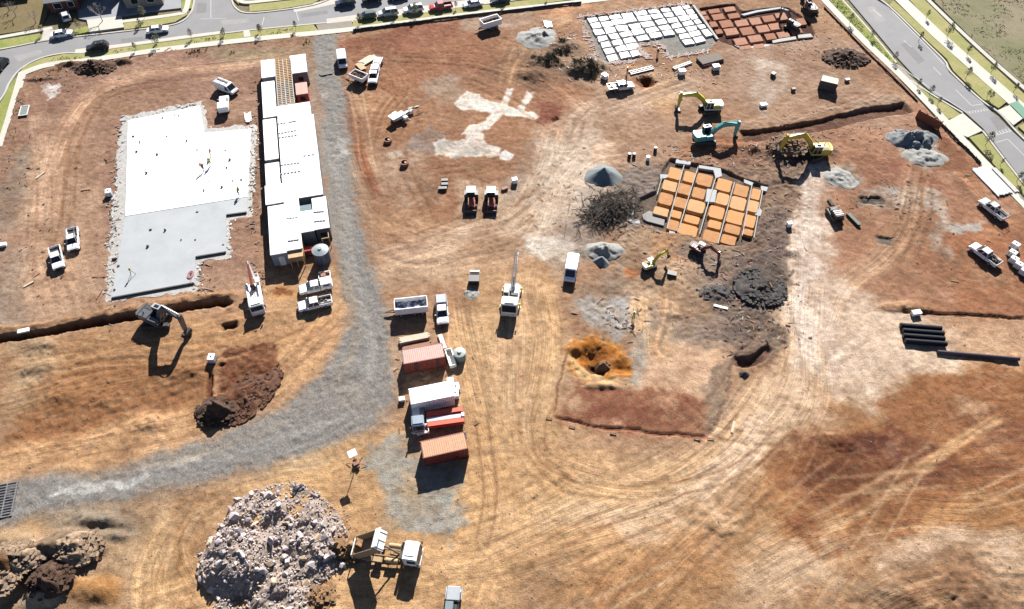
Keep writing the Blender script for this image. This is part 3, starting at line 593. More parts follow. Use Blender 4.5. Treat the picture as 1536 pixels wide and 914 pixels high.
def gravel_material():
    m = bpy.data.materials.new('crushed_rock'); t, b = nodes_of(m)
    g = N(t, 'ShaderNodeNewGeometry').outputs['Position']; col = N(t, 'ShaderNodeAttribute', attribute_name='soil').outputs['Color']
    v = N(t, 'ShaderNodeTexVoronoi'); v.inputs['Scale'].default_value = 6.; t.links.new(g, v.inputs['Vector'])
    sep = N(t, 'ShaderNodeSeparateColor'); t.links.new(v.outputs['Color'], sep.inputs[0])
    f = mul(t, remap(t, sep.outputs[0], .74, 1.26, 0, 1), remap(t, noise(t, g, .5, 4), .9, 1.1)); f = mul(t, f, remap(t, noise(t, g, 2.2, 4), .88, 1.12))
    t.links.new(scalecol(t, col, f), b.inputs['Base Color']); b.inputs['Roughness'].default_value = .9; b.inputs['Specular IOR Level'].default_value = .2
    bump(t, b, v.outputs['Distance'], .5, .06); return m
M_SOIL = ground_material(); M_GRAV = gravel_material()
ALB = (lin(np.clip(C, 8, 252)) / EXPK).astype(np.float32)
def grid_object(name, facemask, m):
    jj, ii = np.nonzero(facemask); v00 = jj * NX + ii
    quads = np.stack([v00, v00 + 1, v00 + NX + 1, v00 + NX], -1)
    used = np.zeros(NX * NY, bool); used[quads.ravel()] = True; idx = np.cumsum(used) - 1
    q = idx[quads].astype(np.int32).ravel(); nv = int(used.sum()); nf = len(quads)
    me = bpy.data.meshes.new(name); me.vertices.add(nv)
    co_ = np.stack([GX, GY, Z], -1).reshape(-1, 3)[used].astype(np.float32); me.vertices.foreach_set('co', co_.ravel())
    me.loops.add(nf * 4); me.loops.foreach_set('vertex_index', q)
    me.polygons.add(nf); me.polygons.foreach_set('loop_start', np.arange(0, nf * 4, 4, dtype=np.int32))
    me.update(calc_edges=True)
    a = me.attributes.new('soil', 'FLOAT_COLOR', 'POINT'); a.data.foreach_set('color', np.concatenate([ALB.reshape(-1, 3)[used], np.ones((nv, 1), np.float32)], 1).ravel())
    a = me.attributes.new('flow', 'FLOAT_VECTOR', 'POINT'); a.data.foreach_set('vector', FLOW.reshape(-1, 3)[used].ravel())
    a = me.attributes.new('wear', 'FLOAT', 'POINT'); a.data.foreach_set('value', AMP.reshape(-1)[used])
    a = me.attributes.new('loose', 'FLOAT', 'POINT'); a.data.foreach_set('value', ROUGH.reshape(-1)[used])
    me.polygons.foreach_set('use_smooth', np.ones(nf, bool)); me.materials.append(m)
    return tag(link(name, me), kind='structure')
fm = (GM[:-1, :-1] + GM[1:, :-1] + GM[:-1, 1:] + GM[1:, 1:]) / 4 > .5
tag(grid_object('ground', ~fm, M_SOIL), 'bare brown and tan earth of the building site with wheel marks', 'ground')
tag(grid_object('gravel_road', fm, M_GRAV), 'grey gravel track curving through the site', 'road')
# land beyond the survey, out to the horizon
FAR = MB(); R = 3000.; x0, x1, y0, y1 = gx[0], gx[-1], gy[0], gy[-1]; zz = -.35
FAR.add([(-R, -R, zz), (R, -R, zz), (R, R, zz), (-R, R, zz), (x0, y0, zz), (x1, y0, zz), (x1, y1, zz), (x0, y1, zz)], [(0, 1, 5, 4), (1, 2, 6, 5), (2, 3, 7, 6), (3, 0, 4, 7)])
tag(FAR.build('outer_ground', mat('dry_field', alb(150, 140, 108), .95, var=.3, dirt=.3, scale=.05, spec=.1)), 'dry open land around the site', 'ground', kind='structure')
# ================================================================= streets, kerbs, verges, footpaths
def grass_mat(name, c1, c2, c3, sc=.5):
    m = bpy.data.materials.new(name); t, b = nodes_of(m); g = N(t, 'ShaderNodeNewGeometry').outputs['Position']
    c = mixc(t, remap(t, noise(t, g, sc, 5, .6), 0, 1, .38, .62), c1, c2); c = mixc(t, remap(t, noise(t, g, sc * 5, 4, .7), 0, .7, .5, .72), c, c3)
    c = scalecol(t, c, remap(t, noise(t, g, 9, 3), .75, 1.25)); t.links.new(c, b.inputs['Base Color']); b.inputs['Roughness'].default_value = .95; b.inputs['Specular IOR Level'].default_value = .1
    bump(t, b, noise(t, g, 7, 3), .6, .05); return m
M_VERGE = grass_mat('verge_grass', alb(206, 196, 140), alb(184, 186, 118), alb(160, 160, 100), .25)
M_GREEN = grass_mat('green_verge_grass', alb(166, 178, 96), alb(190, 190, 120), alb(120, 136, 70), .3)
M_FIELD = grass_mat('field_grass', alb(176, 164, 138), alb(150, 150, 112), alb(124, 126, 90), .09)
M_LAWN = grass_mat('brown_lawn', alb(158, 140, 106), alb(146, 132, 92), alb(128, 120, 82), .3)
def offset_strip(path, a, b):
    n = len(path); L = []; Rr = []
    for i in range(n):
        p = Vector(path[max(i - 1, 0)]); q = Vector(path[min(i + 1, n - 1)]); d = (q - p).normalized(); nn = Vector((-d.y, d.x)); c = Vector(path[i])
        L.append(c + nn * a); Rr.append(c + nn * b)
    return L, Rr
def strip(name, px, w0, w1, z0, z1, m, n=6, world=False, build=True, mb=None):
    path = smooth_path(px if world else PP(px), n); L, Rr = offset_strip(path, w0, w1); mb = mb or MB(); k = len(path)
    vs = [(p.x, p.y, z1) for p in L] + [(p.x, p.y, z1) for p in Rr] + [(p.x, p.y, z0) for p in L] + [(p.x, p.y, z0) for p in Rr]; fs = []
    for i in range(k - 1):
        fs += [(i, i + 1, k + i + 1, k + i), (i, 2 * k + i, 2 * k + i + 1, i + 1), (k + i, k + i + 1, 3 * k + i + 1, 3 * k + i)]
    fs += [(0, k, 3 * k, 2 * k), (k - 1, 3 * k - 1, 4 * k - 1, 2 * k - 1)]
    mb.add(vs, fs)
    return tag(mb.build(name, m), kind='structure') if build else mb
def sheet(name, px, z, m, depth=.4, world=False):
    return tag(MB().extr(px if world else PP(px), z - depth, z).build(name, m), kind='structure')
ZR, ZV, ZK, ZF = -.12, -.02, .0, .03
# asphalt
sheet('street', [(-330, 330), (-60, 240), (-14, 165), (4, 140), (12, 124), (30, 102), (60, 86), (95, 78.5), (130, 77.5), (170, 70.5), (240, 61), (330, 49), (400, 41), (490, 33), (600, 18), (760, -2), (900, -22), (900, -60), (520, -60), (508, -3), (470, 8), (420, 16), (372, 20), (352, 13), (345, -4), (342, -60), (292, -60), (292, 2), (285, 22), (262, 35), (200, 44), (110, 54), (60, 61), (0, 72), (-330, 130)], ZR, M_ASPH)
sheet('side_street', [(1258, -20), (1300, 30), (1345, 84), (1380, 122), (1402, 141), (1424, 152), (1446, 166), (1475, 192), (1536, 272), (1600, 345), (1760, 345), (1600, 258), (1536, 212), (1470, 150), (1424, 108), (1417, 92), (1390, 66), (1336, 12), (1310, -4), (1296, -20)], ZR, M_ASPH)
# verges
sheet('grass_verge', [(26, 112), (36, 100), (62, 88), (96, 81), (128, 80.5), (168, 73.5), (240, 64), (330, 52), (400, 44), (470, 37), (478, 46), (400, 56), (250, 73), (130, 90), (60, 101)], ZV, M_VERGE)
sheet('grass_verge', [(530, 30.5), (600, 23), (700, 10.5), (800, -1), (880, -11), (880, -4), (800, 7), (700, 19), (600, 31), (528, 40)], ZV, M_VERGE)
sheet('grass_verge', [(-60, 250), (-8, 168), (8, 142), (18, 122), (28, 114), (24, 140), (6, 200), (-60, 330)], ZV, M_GREEN)
sheet('grass_verge', [(-60, 82), (0, 75), (58, 63), (60, 50), (0, 60), (-60, 70)], ZV, M_GREEN)
sheet('grass_verge', [(112, 52), (136, 47), (134, 38), (112, 44)], ZV, M_GREEN); sheet('grass_verge', [(186, 44.5), (240, 37), (262, 33), (281, 22), (280, 18), (186, 31)], ZV, M_VERGE)
sheet('grass_verge', [(272, 16), (288, 12), (290, -20), (272, -20)], ZV, M_GREEN)
sheet('grass_verge', [(374, 17.5), (420, 13.5), (468, 5.5), (480, -1), (480, -4), (374, 7)], ZV, M_VERGE); sheet('grass_verge', [(348, -4), (358, 6), (358, -20), (347, -20)], ZV, M_VERGE)
sheet('brown_lawn', [(-60, 62), (0, 51), (60, 42), (68, 28), (84, -20), (-60, -20)], -.06, M_LAWN)
sheet('grass_verge', [(1236, -8), (1256, -8), (1298, 38), (1343, 92), (1348, 106), (1330, 92)], ZV, M_GREEN)
sheet('grass_verge', [(1368, 122), (1400, 146), (1422, 158), (1442, 172), (1420, 180), (1408, 168)], ZV, M_VERGE)
sheet('grass_verge', [(1454, 206), (1474, 200), (1536, 280), (1600, 352), (1580, 352), (1536, 296)], ZV, M_VERGE)
sheet('grass_verge', [(1304, -16), (1334, 8), (1340, 0), (1440, 92), (1510, 153), (1498, 162), (1474, 148), (1430, 106), (1420, 88), (1392, 62), (1340, 12)], ZV, M_VERGE)
sheet('grass_verge', [(1528, 190), (1640, 290), (1640, 270), (1536, 185)], ZV, M_VERGE)
sheet('grass_verge', [(1350, -16), (1372, -16), (1450, 62), (1540, 144), (1620, 210), (1560, 190), (1510, 146), (1440, 82)], ZV, M_VERGE)
sheet('grass_field', [(1380, -20), (1460, 60), (1540, 132), (1640, 215), (2000, 215), (1800, -60), (1380, -60)], -.01, M_FIELD)
# footpaths
strip('footpath', [(30, 112), (70, 98), (130, 91), (250, 74), (400, 57), (520, 45), (700, 22.5), (870, 3), (960, -8)], -.85, .95, -.5, ZF, M_PATH)
strip('footpath', [(34, 108), (22, 150), (4, 210), (-30, 300), (-60, 380)], -.8, .8, -.5, ZF - .004, M_PATH)
strip('footpath', [(-60, 66), (0, 56), (56, 46), (78, 42)], -.6, .6, -.5, ZF, M_PATH); strip('footpath', [(180, 33), (262, 22), (278, 16), (284, -10)], -.6, .6, -.5, ZF, M_PATH)
strip('footpath', [(352, -10), (364, 3), (400, 1), (450, -5)], -.6, .6, -.5, ZF, M_PATH)
strip('footpath', [(1229, -8), (1290, 55), (1352, 114), (1400, 163), (1440, 206), (1500, 268), (1560, 330), (1640, 412)], -.85, .85, -.5, ZF, M_PATH)
strip('footpath', [(1336, -16), (1400, 46), (1470, 108), (1536, 166), (1640, 258)], -1.5, 1.5, -.5, ZF, M_PATH)
strip('footpath', [(1375, -16), (1440, 47), (1500, 102), (1570, 162), (1640, 220)], -.5, .5, -.5, ZF + .12, M_KERB)
# kerbs
for q in ([(-14, 168), (6, 141), (14, 124), (31, 103), (61, 87), (96, 79.6), (129, 79), (170, 72), (240, 62.5), (330, 50.5), (400, 42.5), (490, 34)], [(-100, 86), (0, 73.5), (60, 62), (110, 55), (200, 45), (262, 36), (284, 22), (291, 2), (291, -20)],
          [(346, -20), (347, -3), (354, 12), (372, 19), (420, 15), (470, 7), (500, -4)], [(1257, -8), (1300, 40), (1345, 94)], [(1366, 120), (1402, 144), (1444, 169)], [(1474, 196), (1536, 276), (1600, 350)],
          [(1304, -12), (1336, 11), (1391, 65), (1418, 92), (1426, 107), (1471, 149), (1500, 170), (1536, 208), (1620, 282)]):
    strip('kerb', q, -.2, .2, -.5, ZK, M_KERB)
# driveways and crossings in pale concrete, parking bays
sheet('driveway', [(134, 48), (186, 41), (182, 24), (130, 30)], ZF - .006, M_PATH); sheet('driveway', [(60, 62), (112, 54), (100, 47), (66, 44)], ZF - .006, M_KERB)
sheet('driveway', [(130, 30), (182, 24), (216, 18), (272, 12), (270, -30), (110, -30), (118, 28)], -.01, mat('driveway_concrete', alb(178, 182, 190), .8, dirt=.06, scale=.3))
sheet('crossing', [(366, 56), (376, 55), (374, 46), (365, 47)], ZF - .004, M_PATH)
strip('parking_lane', [(112, 77), (200, 66.5), (270, 57), (330, 49.5)], -1.1, .9, -.5, ZR + .008, M_PATH); strip('parking_lane', [(490, 32), (600, 17.5), (700, 4), (800, -9)], -1.5, 1.2, -.5, ZR + .008, M_KERB)
strip('parking_lane', [(440, 14), (480, 6), (520, -2), (600, -14)], -1.2, 1.2, -.5, ZR + .012, M_KERB)
sheet('crossing', [(1421, 182), (1444, 170), (1474, 196), (1452, 206), (1440, 202)], ZF + .004, M_PATH); sheet('crossing', [(1496, 166), (1514, 158), (1534, 178), (1520, 188)], ZF + .004, M_PATH)
sheet('crossing', [(1514, 156), (1526, 152), (1548, 174), (1537, 180)], ZF + .05, mat('green_paving', alb(112, 176, 146), .8, dirt=.1))
sheet('road_apron', [(1337, 94), (1350, 98), (1384, 134), (1370, 128)], ZV + .004, mat('grey_apron', alb(186, 182, 172), .9, scale=.6, var=.2))
sheet('road_apron', [(478, 46), (528, 40), (528, 31), (474, 37)], ZV + .004, mat('worn_crossover', alb(168, 160, 148), .9, scale=.6, var=.2))
M_ASP2 = mat('patched_asphalt', alb(148, 148, 151), .9, dirt=.1, var=.12, scale=.8, grain=.1, gscale=9); M_ASP3 = mat('pale_worn_asphalt', alb(182, 181, 180), .9, dirt=.1, var=.1, scale=.5, grain=.1, gscale=9)
for q_, m_ in (([(180, 58), (214, 54), (216, 60), (182, 64)], M_ASP2), ([(330, 30), (372, 27), (374, 33), (334, 37)], M_ASP3), ([(20, 84), (60, 74), (64, 80), (26, 92)], M_ASP3), ([(296, 4), (310, 4), (309, 18), (294, 20)], M_ASP2), ([(1352, 66), (1362, 62), (1388, 90), (1378, 96)], M_ASP2), ([(1300, 10), (1310, 8), (1330, 30), (1318, 34)], M_ASP3), ([(1484, 176), (1496, 172), (1510, 190), (1498, 196)], M_ASP2), ([(450, 20), (490, 15), (492, 20), (452, 26)], M_ASP2)):
    sheet('asphalt_patch', q_, ZR + .0015, m_, .05)
# painted lines
LN = MB()
def line(px, w_, mb): strip('', px, -w_ / 2, w_ / 2, ZR + .002, ZR + .006, M_LINE, n=3, build=False, mb=mb)
for q in ([(1262, 0), (1340, 92)], [(1350, 98), (1404, 138)], [(1404, 138), (1450, 168)], [(1310, 14), (1322, 24)], [(1356, 60), (1368, 70)], [(1400, 100), (1412, 112)], [(1434, 134), (1458, 158)], [(1458, 158), (1476, 155)], [(1450, 168), (1480, 162)], [(1488, 204), (1518, 196)],
          [(1495, 213), (1512, 208)], [(1512, 208), (1560, 256)], [(1338, 16), (1390, 68), (1416, 96)], [(1428, 110), (1474, 154)], [(300, 28), (340, 27)], [(316, -2), (316, 28)], [(396, 25), (393, 37)], [(444, 17), (448, 31)]): line(q, .14, LN)
for i in range(7):
    t_ = i / 6; a_ = (1453 + 26 * t_, 166.5 - 4.5 * t_); line([a_, (a_[0] + 3, a_[1] + 3.5)], .2, LN); a_ = (1488 + 28 * t_, 203 - 7 * t_); line([a_, (a_[0] - 3, a_[1] - 3.5)], .2, LN)
tag(LN.build('road_markings', M_LINE), 'white painted lines on the side street', 'road marking', kind='structure')
# ================================================================= the poured slab on the left
SX = thing('concrete_slab', 'large poured concrete slab, its upper part white and lower part grey', 'slab', (*P(270, 310), 0.))
def loc(root, px, z=0.): ox, oy = root.location.x, root.location.y; return [(x - ox, y - oy) for x, y in PP(px, z)]
def ragged(poly, step=.8, amp=.5, seed=1):
    r = random.Random(seed); out = []
    for i in range(len(poly)):
        a = Vector(poly[i]); b = Vector(poly[(i + 1) % len(poly)]); L = (b - a).length; k = max(1, int(L / step)); nn = Vector((-(b - a).y, (b - a).x)).normalized()
        for j in range(k): p = a + (b - a) * (j / k) + nn * r.uniform(-amp, amp); out.append((p.x, p.y))
    return out
M_SLABW = mat('white_cured_slab', (.70, .70, .69), .7, dirt=.05, var=.04, scale=.25, dirtcol=(.45, .44, .42))
M_SLABG = mat('grey_fresh_slab', alb(206, 212, 216), .75, dirt=.35, var=.10, scale=.22, dirtcol=alb(222, 226, 230))
M_FILM = mat('white_plastic_film', alb(226, 224, 220), .5, dirt=.5, var=.15, scale=.9, dirtcol=alb(160, 146, 130), bmp=.5, gscale=2)
MB().extr(ragged(loc(SX, [(157, 455), (183, 176), (304, 151), (312, 192), (386, 187), (380, 326), (347, 331), (347, 387), (301, 393), (299, 435)]), .7, .45, 3), -.1, .055).build('plastic_sheet', M_FILM, SX)
MB().extr(loc(SX, [(188, 324), (192, 181), (299, 159), (306, 200), (376, 193), (371, 295)], .26), .06, .262).build('white_pour', M_SLABW, SX)
MB().extr(loc(SX, [(167, 447), (188, 325), (371, 296), (370, 319), (339, 323), (339, 378), (293, 385), (291.5, 425)], .25), .06, .25).build('grey_pour', M_SLABG, SX)
def rel(root, u, v, z): x, y = P(u, v, z); return (x - root.location.x, y - root.location.y, z)
for a_, b_, m_ in (((168, 447.5), (291, 425), M_DARK), ((294, 386), (339, 378.5), M_DARK), ((340, 323), (370, 319), M_DARK), ((168, 389), (175, 388), M_DARK)):
    MB().bar(rel(SX, *a_, .2), rel(SX, *b_, .2), .22, .34).build('formwork_board', m_, SX)
r = random.Random(5)
for u, v in ((205, 228), (220, 260), (206, 176), (236, 232), (250, 205), (262, 173), (200, 205), (244, 177), (268, 174), (296, 225), (304, 248), (248, 346), (226, 345), (222, 370), (272, 360), (293, 360), (335, 367), (178, 399), (172, 435), (296, 318), (333, 281), (306, 286), (313, 273), (210, 214), (345, 240), (340, 252), (362, 270), (349, 272), (338, 226), (280, 212)):
    z_ = .262 if v < 324 - (u - 188) * .158 else .25
    x, y, _ = rel(SX, u, v, z_); h = r.uniform(.1, .3); a_ = r.uniform(.08, .22)
    MB().box(x - a_, x + a_, y - a_ * .6, y + a_ * .6, z_, z_ + h).box(x - a_ * .4, x + a_ * .4, y - a_ * .3, y + a_ * .3, z_ + h, z_ + h * 1.5).build('pipe_stub', M_STEEL if r.random() < .6 else M_DARK, SX)
# film off-cuts and steel starter bars around the slab edge
FB = MB(); r = random.Random(9)
for a_, b_, n_ in (((183, 180), (158, 450), 70), ((384, 190), (378, 322), 45), ((345, 330), (345, 385), 22), ((300, 392), (299, 432), 18), ((188, 178), (300, 154), 26)):
    for i in range(n_):
        t_ = r.random(); x, y, _ = rel(SX, a_[0] + (b_[0] - a_[0]) * t_ + r.gauss(0, 3), a_[1] + (b_[1] - a_[1]) * t_ + r.gauss(0, 2), 0); w_ = r.uniform(.08, .38); q = r.uniform(0, 3.1)
        c_, s_ = math.cos(q), math.sin(q); hh = r.uniform(.06, .2)
        FB.hexa([(x + c_ * dx * w_ - s_ * dy * w_ * .5, y + s_ * dx * w_ + c_ * dy * w_ * .5, hh * (z + .2 * dx * dy) if z else -.1) for z in (0, 1) for dx, dy in ((-1, -1), (1, -1), (1, 1), (-1, 1))])
tag(FB.build('film_offcuts', M_FILM, SX), kind='stuff')
# ================================================================= raft foundations
def quadpod(root, cx, cy, hw, hh, sl_u, sl_v, conv, z0, z1, m, r, name='earth_pad', cut=.28):
    c = []
    for sx, sy in ((-1, -1), (1, -1), (1, 1), (-1, 1)):
        k = r.uniform(.06, cut); k2 = r.uniform(.06, cut)
        def pt(a, b): x = cx + a * hw + b * hh * sl_v; y = cy + a * hw * sl_u + b * hh; return conv(x, y)
        e1 = pt(sx * (1 - k), sy); e2 = pt(sx, sy * (1 - k2))
        c += [e2, e1] if sx * sy > 0 else [e1, e2]
    pts = loc(root, c, z1); cxm = sum(p[0] for p in pts) / 8; cym = sum(p[1] for p in pts) / 8
    fine = []
    for i in range(8):
        a = Vector(pts[i]); b = Vector(pts[(i + 1) % 8]); fine.append((a.x, a.y)); mid = (a + b) / 2 + Vector((r.uniform(-.07, .07), r.uniform(-.07, .07))); fine.append((mid.x, mid.y))
    n = len(fine); vs = []
    for f_, z_ in ((1.08, z0), (1.0, z1 - .1), (.965, z1)):
        vs += [(cxm + (x - cxm) * f_, cym + (y - cym) * f_, z_) for x, y in fine]
    vs.append((cxm, cym, z1 + .02)); fs = []
    for k in range(2):
        fs += [(k * n + i, k * n + (i + 1) % n, (k + 1) * n + (i + 1) % n, (k + 1) * n + i) for i in range(n)]
    fs += [(2 * n + i, 2 * n + (i + 1) % n, 3 * n) for i in range(n)]
    MB().add(vs, fs).build(name, m, root)
M_OR = mat('orange_capping_soil', alb(246, 178, 108), .9, dirt=.2, var=.10, scale=.7, dirtcol=alb(226, 160, 96), grain=.08, gscale=8, bmp=.4)
M_ORS = [M_OR, mat('orange_capping_soil_dull', alb(228, 164, 100), .9, dirt=.35, var=.14, scale=.8, dirtcol=alb(196, 132, 78), grain=.1, gscale=8, bmp=.5), mat('orange_capping_soil_pale', alb(246, 192, 132), .9, dirt=.2, var=.12, scale=.8, dirtcol=alb(224, 160, 98), grain=.1, gscale=8, bmp=.5)]
M_WPL = mat('white_slab_film', alb(250, 250, 250), .55, dirt=.10, var=.06, scale=1.2, dirtcol=alb(196, 196, 200), bmp=.5, gscale=3)
M_BRS2 = mat('red_brown_soil_pale', alb(206, 150, 120), .95, dirt=.3, var=.16, scale=.8, dirtcol=alb(176, 104, 66), grain=.1, gscale=8, bmp=.5)
M_BRS = mat('red_brown_soil', alb(186, 124, 90), .95, dirt=.25, var=.14, scale=.8, dirtcol=alb(172, 96, 56), grain=.1, gscale=8)
M_BLIND = mat('blinding_concrete', alb(178, 178, 176), .85, dirt=.15, var=.1, scale=.6)
M_GRC = mat('greyblue_concrete', alb(208, 214, 220), .8, dirt=.1, var=.08)
FO = thing('raft_foundation', 'raft foundation of orange earth pads between open beam trenches', 'foundation', (*P(1065, 300), -.62))
def zloc(root, z): return z - root.location.z
r = random.Random(21)
PODS_O = [[(380, 168, 46, 42), (345, 252, 52, 38), (318, 342, 48, 43), (285, 427, 55, 30)], [(478, 190, 38, 40), (447, 275, 43, 40), (418, 367, 43, 38), (390, 447, 36, 28), (370, 522, 40, 38)],
          [(583, 212, 56, 44), (545, 302, 46, 40), (528, 392, 60, 44), (497, 482, 55, 28), (472, 556, 68, 40)], [(720, 247, 54, 44), (708, 342, 45, 43), (667, 434, 55, 45), (655, 518, 47, 29), (632, 598, 58, 43)],
          [(838, 284, 52, 43), (816, 372, 55, 48), (795, 468, 60, 48), (777, 550, 57, 32), (752, 622, 54, 34)], [(938, 310, 33, 40), (918, 392, 38, 42), (898, 494, 38, 46), (886, 570, 36, 22)]]
for col_ in PODS_O:
    for cx, cy, hw, hh in col_: quadpod(FO, cx, cy, hw * .93, hh * .89, .26, -.26, zo, 0, .62, r.choice(M_ORS), r)
for (a_, b_) in (((440, 125), (322, 560)), ((535, 140), (395, 590)), ((655, 215), (545, 600)), ((785, 245), (672, 665)), ((905, 262), (838, 610)), ((978, 300), (918, 625)), ((290, 200), (255, 330))):
    p0 = rel(FO, *zo(*a_), .0); p1 = rel(FO, *zo(*b_), .0); MB().bar((p0[0], p0[1], .63), (p1[0], p1[1], .63), .16, .1).build('trench_rail', M_CONC, FO)
for q in ([(275, 190), (340, 195), (330, 215), (275, 225)], [(385, 85), (490, 105), (480, 128), (380, 115)], [(540, 128), (690, 150), (700, 205), (655, 220), (640, 165), (540, 150)], [(595, 290), (665, 300), (650, 385), (585, 380)], [(850, 225), (915, 250), (905, 272), (850, 250)],
          [(965, 270), (1015, 280), (1005, 310), (965, 300)], [(920, 435), (960, 425), (985, 455), (960, 480), (925, 470)], [(340, 555), (380, 560), (375, 605), (335, 598)], [(45, 455), (95, 440), (85, 515), (35, 515)], [(80, 505), (130, 500), (140, 530), (85, 530)]):
    MB().extr(loc(FO, [zo(*p) for p in q], -.2), 0.02, .5).build('concrete_pad', M_GRC, FO, bevel=.04)
MB().extr(loc(FO, [zo(*p) for p in ((150, 470), (200, 440), (310, 490), (300, 545), (185, 515), (160, 500))], -.4), 0.02, .3).build('grey_footing', M_BLIND, FO, bevel=.05)
FW = thing('raft_foundation', 'raft foundation of white plastic covered pads in a tight grid', 'foundation', (*P(975, 50), -.4))
TL, TR, BR_, BL = [Vector((*P(*zw(*p)), 0)) for p in ((118, 175), (1110, 42), (1372, 375), (345, 600))]
r = random.Random(33)
us = [0, .105, .21, .33, .45, .58, .70, .805, .915, 1.]; vs_ = [0, .125, .27, .425, .565, .705, .85, 1.]
def bil(a, b): return TL * (1 - a) * (1 - b) + TR * a * (1 - b) + BR_ * a * b + BL * (1 - a) * b
for i in range(9):
    for j in range(7):
        if (i in (3, 4, 5) and j >= 5) or (i == 3 and j == 1) or (i == 8 and j == 6): continue
        a0, a1 = us[i] + .009, us[i + 1] - .009; b0, b1 = vs_[j] + .014, vs_[j + 1] - .014
        if i == 3 and j == 0: b1 = vs_[2] - .03
        if i == 8 and j == 5: b1 = vs_[6] + .04
        q = [bil(a0, b0), bil(a1, b0), bil(a1, b1), bil(a0, b1)]; q = [Vector((p.x + r.uniform(-.18, .18), p.y + r.uniform(-.18, .18), 0)) for p in q]
        q = ragged([(p.x - FW.location.x, p.y - FW.location.y) for p in q], 1.1, .1, i * 9 + j); cx = sum(p[0] for p in q) / len(q); cy = sum(p[1] for p in q) / len(q); n = len(q)
        MB().add([(cx + (x - cx) * 1.05, cy + (y - cy) * 1.05, 0) for x, y in q] + [(x, y, .42) for x, y in q], [tuple(range(n, 2 * n))] + [(k, (k + 1) % n, n + (k + 1) % n, n + k) for k in range(n)]).build('covered_pad', M_WPL, FW, bevel=.05)
p0 = rel(FW, *zw(1150, 50), 0); p1 = rel(FW, *zw(1385, 380), 0); MB().bar((p0[0], p0[1], .36), (p1[0], p1[1], .36), .5, .3).build('edge_beam', M_CONC, FW)
FB = MB(); r = random.Random(3)                      # starter bars, pegs and film along its edges
for a_, b_, n_ in (((60, 150), (230, 600), 60), ((100, 160), (1120, 30), 110), ((230, 610), (620, 590), 60), ((600, 440), (830, 410), 26), ((850, 440), (920, 560), 20), ((900, 560), (1280, 490), 40), ((620, 460), (720, 560), 40)):
    for i in range(n_):
        t_ = r.random(); x, y, _ = rel(FW, *zw(a_[0] + (b_[0] - a_[0]) * t_ + r.gauss(0, 14), a_[1] + (b_[1] - a_[1]) * t_ + r.gauss(0, 8)), 0); q = r.uniform(-.5, .5) + (0 if r.random() < .6 else 1.6); l_ = r.uniform(.3, .9)
        FB.bar((x - l_ * math.cos(q), y - l_ * math.sin(q), .42), (x + l_ * math.cos(q), y + l_ * math.sin(q), .5), r.uniform(.08, .3), .08)
tag(FB.build('edge_boards', mat('pinkish_form_boards', alb(206, 180, 172), .8, var=.35, scale=1.5), FW), kind='stuff')
FR = thing('raft_foundation', 'raft foundation of bare red brown earth pads between dark trenches', 'foundation', (*P(1140, 35), -.5))
r = random.Random(8)
for cx, cy, hw, hh in ((245, 105, 66, 24), (420, 82, 66, 26), (120, 128, 32, 20), (290, 170, 72, 34), (468, 158, 68, 28), (150, 182, 34, 24), (382, 250, 72, 42), (560, 240, 75, 36), (718, 218, 66, 40), (868, 190, 70, 36), (1012, 165, 62, 42), (235, 255, 42, 32), (440, 338, 78, 40), (622, 332, 76, 44), (802, 305, 72, 40), (940, 280, 66, 38), (298, 338, 40, 26), (548, 452, 76, 40), (716, 418, 80, 40), (888, 394, 62, 36), (1035, 372, 70, 34), (1240, 225, 50, 40), (600, 520, 74, 22), (760, 505, 60, 26), (1190, 330, 60, 28)):
    quadpod(FR, cx, cy, hw * .95, hh * .95, -.14, .55, zb, 0, .5, r.choice((M_BRS, M_BRS2)), r, cut=.14)
for q in ([(900, 465), (1000, 440), (1170, 415), (1180, 450), (1020, 475), (910, 495)], [(1190, 400), (1340, 385), (1370, 425), (1200, 440)], [(460, 515), (520, 520), (530, 555)], [(540, 545), (830, 505), (940, 512), (690, 560)], [(540, 165), (720, 120), (1000, 80), (1000, 100), (740, 140), (580, 180)]):
    MB().extr(loc(FR, [zb(*p) for p in q], -.1), 0.02, .42).build('concrete_strip', M_CONC if q[0][0] != 540 else M_GRC, FR, bevel=.04)
# ================================================================= the site building strip
M_ROOF = mat('white_sheet_roof', (.74, .75, .76), .4, dirt=.04, var=.03, scale=.6)
M_WALLB = mat('pale_blue_wall', alb(176, 190, 206), .6, dirt=.08); M_WALLG = mat('grey_wall', alb(150, 156, 164), .6, dirt=.1)
za = frompx(5.075, 370, 70); zc = frompx(5.075, 370, 240)
SB0 = P(*za(105, 105), 2.9); SB1 = P(*zc(190, 730), 2.9); BH = head(SB1, SB0)
SB = thing('modular_building', 'long modular site building with white sheet roofs beside the gravel track', 'building', (SB1[0], SB1[1], 0.), BH)   # local x runs up the strip, y to the left
def sl_(p, h):
    x, y = P(*p, h); dx, dy = x - SB1[0], y - SB1[1]; c_, s_ = math.cos(BH), math.sin(BH); return (c_ * dx + s_ * dy, -s_ * dx + c_ * dy)
def mrect(pts, h): q = [sl_(p, h) for p in pts]; xs = sorted(p[0] for p in q); ys = sorted(p[1] for p in q); return ((xs[0] + xs[1]) / 2, (xs[-1] + xs[-2]) / 2, (ys[0] + ys[1]) / 2, (ys[-1] + ys[-2]) / 2)
